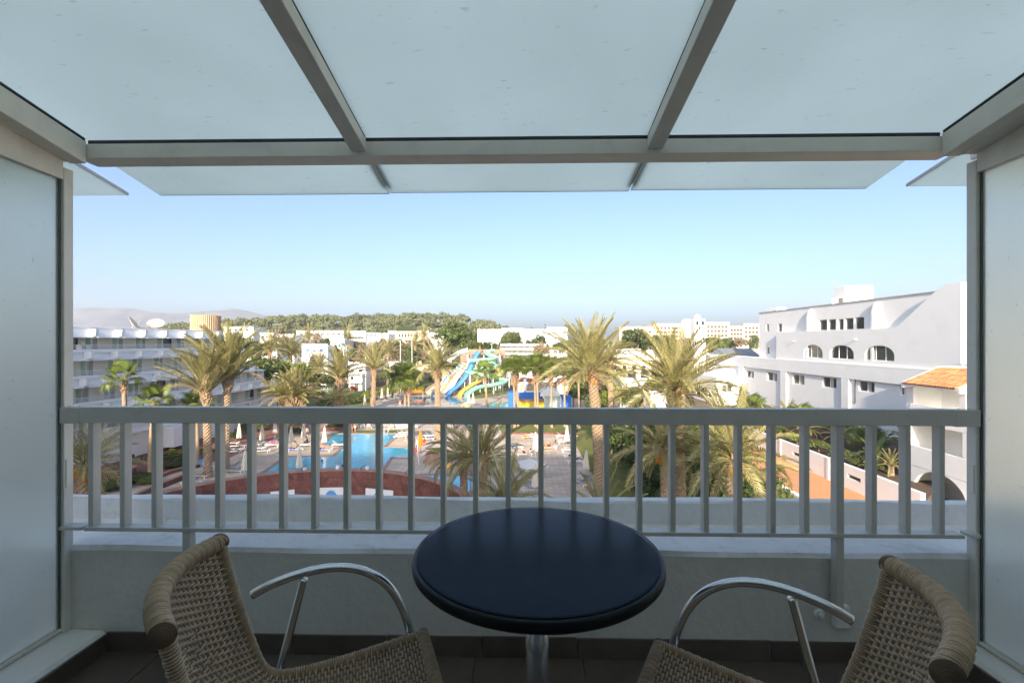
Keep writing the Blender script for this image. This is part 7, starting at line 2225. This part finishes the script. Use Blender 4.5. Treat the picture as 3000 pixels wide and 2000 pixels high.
def person_mesh(pose, skin, suit, kind):
    J = {k: (*p, RAD[k] * (0.8 if kind == 'woman' and k in ('chest', 'waist') else 1)) for k, p in POSE[pose].items()}
    pv = Vector(POSE[pose]['pelvis']); ch = Vector(POSE[pose]['chest']); kn = Vector(POSE[pose]['knl'])
    ax = (ch - pv).normalized()
    tl = (ch - pv).length
    def split(c):
        t = (Vector(c) - pv).dot(ax)
        d = (Vector(c) - pv); side = abs(d.y if pose in ('lie', 'sit') else d.x)
        low = -0.24 if kind == 'man' else -0.10
        if low < t < 0.07 and side < 0.2: return 1
        if kind == 'woman' and tl * 0.72 < t < tl * 1.12 and side < 0.165: return 1
        if kind == 'dressed' and -0.35 < t < tl + 0.10: return 1
        return 0
    return skin_mesh('body', J, BONES, [skin, suit], split)
PM = {}
def hair_mesh(pose, long=False):
    h, c = Vector(POSE[pose]['head']), Vector(POSE[pose]['crown']); ax = (c - h).normalized()
    m = MB().lathe([(0.001, -.02), (.092, -.03), (.112, .02), (.11, .07), (.085, .13), (.04, .16), (.001, .165)], 14)
    q = Vector((0, 0, 1)).rotation_difference(ax)
    back = Vector((0, .03, 0)) if pose in ('stand', 'swim') else Vector((-.03, 0, .0))
    m.v = [tuple(q @ Vector(v) + h + back) for v in m.v]
    if long:
        d = Vector((0, .07, -.02)) if pose in ('stand', 'swim') else Vector((-.07, 0, -.02))
        m.tube([h + back + ax * .06, h + d, h + d * 1.2 - ax * .26], [.08, .095, .05], 8)
    return m.mesh('hair', 'hair_dark', True)
HM = {}
def person(label, uv, pose, az, skin='skin', suit='cloth_navy', kind='man', group='people around the pool', s=1.0, z=0.0, hair=True):
    key = (pose, skin, suit, kind)
    if key not in PM: PM[key] = person_mesh(*key)
    hk = (pose, kind != 'man')
    if hk not in HM: HM[hk] = hair_mesh(*hk)
    p = G(*uv, z)
    o = thing('person', label, 'person', p, rad(az), group)
    b = link('body', PM[key], o)
    hz = link('hair', HM[hk], o)
    o.scale = (s, s, s)
    return o
person('man in navy shorts walking away behind the parasols', (899, 1285), 'stand', 180, 'skin', 'cloth_navy', 'man')
person('sunbather bending forward on the dark blue towel', (869, 1320), 'sit', 175, 'skin', 'cloth_teal', 'man')
person('dark haired woman in black sitting on her lounger', (902, 1306), 'sit', 190, 'skin', 'cloth_black', 'dressed')
person('sunbather in pink lying on the peninsula lounger', (952, 1321.5), 'lie', 172, 'skin', 'cloth_pink', 'woman')
person('person in magenta clothes on a lounger at the left', (800, 1307.5), 'lie', 178, 'skin', 'cloth_pink', 'dressed')
person('dark haired swimmer in the pool, left', (944, 1352), 'swim', 20, 'skin_dark', 'cloth_black', 'man', z=0.02)
person('swimmer near the curved wall, right', (1003, 1366), 'swim', -60, 'skin', 'cloth_red', 'woman', z=0.02)
person('standing bather at the pool lawn in red, left of two', (1030, 1266), 'stand', 10, 'skin', 'cloth_red', 'woman')
person('standing bather at the pool lawn, right of two', (1040, 1266), 'stand', -15, 'skin', 'cloth_white', 'man')
person('person in white standing behind the pool lawn', (1080, 1259), 'stand', 40, 'skin', 'cloth_white', 'dressed')
person('person in red shirt sitting beside the orange parasol', (1221, 1334), 'sit', 100, 'skin_dark', 'cloth_red', 'dressed')
person('person in a red towel sitting behind the orange parasol', (1246, 1305), 'sit', 200, 'skin', 'cloth_red', 'dressed')
person('sunbather of the couple, farther', (1613, 1309.5), 'lie', 180, 'skin', 'cloth_red', 'woman')
person('sunbather of the couple, nearer', (1611, 1315.5), 'lie', 180, 'skin_dark', 'cloth_navy', 'man')
person('sunbather on the lounger left of the tall parasol', (1538, 1336.5), 'lie', 180, 'skin', 'cloth_black', 'man')
person('sunbather at the lawn border lounger', (1549, 1284.5), 'lie', 180, 'skin', 'cloth_white', 'woman')
person('sunbather on the nearest lounger right of the walkway', (1686, 1356.5), 'lie', 0, 'skin', 'cloth_navy', 'man')
person('woman lying far behind the pool lawn', (1080, 1253.5), 'lie', 107, 'skin', 'cloth_pink', 'woman')
person('man lying far behind the pool lawn', (1131, 1250.5), 'lie', 114, 'skin', 'cloth_navy', 'man')
person('bather standing in the slide pool', (1320, 1181), 'swim', 10, 'skin', 'cloth_red', 'man', z=0.02)
person('person sitting on the grass right of the slides', (1461, 1172), 'sit', 120, 'skin', 'cloth_red', 'woman')
person('guest walking beside the slide pool loungers', (1172, 1192), 'stand', 200, 'skin', 'cloth_white', 'man')
# ------------------------------------------------------------------ small poolside things
p = G(591, 1366)
bn = thing('blue_bin', 'bright blue plastic bin beside the left palm trunk', 'bin', p)
obj('tub', MB().lathe([(.26, 0), (.34, .75), (.38, .76), (.38, .82), (.32, .82), (.3, .7)], 18, p), 'slide_blue', bn)
obj('handle', MB().tube([(p.x - .4, p.y, p.z + .74), (p.x - .46, p.y, p.z + .66), (p.x - .36, p.y, p.z + .58)], .025, 6), 'slide_blue', bn)
p = G(1227, 1357)
lc = thing('umbrella_pole', 'white leaning pole beside the round stone planter', 'pole', p)
obj('shaft', MB().tube([(p.x, p.y, .02), (p.x - .28, p.y + .3, 2.7)], .05, 8), 'plastic_white', lc)
obj('foot', MB().lathe([(.16, 0), (.12, .05), (.06, .08)], 12, p), 'concrete', lc)
p = G(1311, 1372)
yb = thing('yellow_bin', 'yellow plastic barrel behind the young palm', 'bin', p)
obj('drum', MB().lathe([(.34, 0), (.38, .3), (.38, .75), (.34, 1.0)], 18, p), 'slide_yellow', yb, smooth=True)
obj('lid', MB().lathe([(.36, 1.001), (.36, 1.06), (.1, 1.1)], 18, p), 'slide_yellow', yb)
p = G(1214, 1158)
oc = thing('orange_canopy', 'orange fabric canopy on posts at the slide pool corner', 'canopy', p)
obj('cloth', MB().add([(p.x - 2.6, p.y - 1.3, 1.5), (p.x + 2.6, p.y - 1.3, 1.6), (p.x + 2.4, p.y + 1.3, 2.1), (p.x - 2.4, p.y + 1.3, 2.0), (p.x - 2.6, p.y - 1.3, .8), (p.x + 2.6, p.y - 1.3, .9)], [(0, 1, 2, 3), (4, 5, 1, 0)]), 'canvas_orange', oc)
for sx in (-2.5, 2.5):
    obj('post', MB().tube([(p.x + sx, p.y - 1.25, 0), (p.x + sx, p.y - 1.25, 1.55)], .05, 6), 'metal_white', oc)
p = G(1365, 1193)
yf_ = thing('yellow_float', 'yellow and white pool toy beside the slide pool parasols', 'toy', p)
obj('tray', MB().lathe([(.9, 0), (1.1, .3), (.9, .55), (.5, .6)], 16, p), 'slide_yellow', yf_, smooth=True)
obj('hood', MB().lathe([(.5, .6), (.42, .95), (.15, 1.1)], 14, p), 'slide_white', yf_, smooth=True)
for u, v, lab in ((1131, 1264, 'chrome pool ladder at the far edge of the main pool'),):
    p = G(u, v + 7)
    pl_ = thing('pool_ladder', lab, 'ladder', p)
    for dx in (-.3, .3):
        obj('side_rail', MB().tube([(p.x + dx, p.y + .5, 0.07), (p.x + dx, p.y + .45, .7), (p.x + dx, p.y + .1, .85), (p.x + dx, p.y - .1, .5), (p.x + dx, p.y - .1, .02)], .03, 6), 'metal_white', pl_, smooth=True)
    obj('rung', MB().box(p.x - .3, p.x + .3, p.y - .16, p.y - .08, .1, .14), 'metal_white', pl_)
# table and chairs outside the sliding door of the left hotel
p = G(415, 1352)
gt = thing('garden_table', 'dark round garden table outside the sliding door', 'table', p)
obj('top', MB().lathe([(.45, .70), (.45, .73)], 20, p), 'black_iron', gt)
obj('stem', MB().tube([p, p + Vector((0, 0, .7))], .04, 8), 'black_iron', gt)
obj('foot', MB().lathe([(.28, 0), (.25, .03), (.05, .06)], 14, p), 'black_iron', gt)
for k, (dx, dy, a) in enumerate(((-.75, -.1, 0), (.2, .75, -100))):
    q = p + Vector((dx, dy, 0))
    gc = thing('garden_chair', 'dark garden chair %s the garden table' % ('in front of', 'behind')[k], 'chair', q, rad(a), 'garden chairs by the sliding door')
    link('seat', MB().box(-.22, .22, -.22, .22, .42, .46).mesh('seat', 'black_iron'), gc)
    link('backrest', MB().box(-.24, -.20, -.22, .22, .47, .88).mesh('backrest', 'black_iron'), gc)
    for sx in (-.2, .2):
        for sy in (-.2, .2):
            link('leg', MB().tube([(sx, sy, 0), (sx, sy, .42)], .015, 5).mesh('leg', 'black_iron'), gc)
# ------------------------------------------------------------------ the hazy air
hz = MB().box(-5300, 3600, -140, 3700, -6, 330)
m = bpy.data.materials.new('haze'); m.use_nodes = True
n = m.node_tree.nodes; n.clear()
pv = n.new('ShaderNodeVolumePrincipled'); mo = n.new('ShaderNodeOutputMaterial')
pv.inputs['Color'].default_value = (0.80, 0.89, 1.0, 1)
pv.inputs['Density'].default_value = 0.00016
pv.inputs['Anisotropy'].default_value = 0.0
m.node_tree.links.new(pv.outputs[0], mo.inputs['Volume'])
M['haze'] = m
ho = obj('haze', hz, 'haze', base=(0, 1500, 0))
tag(ho, 'pale haze in front of the distant mountains', 'haze', kind='stuff')
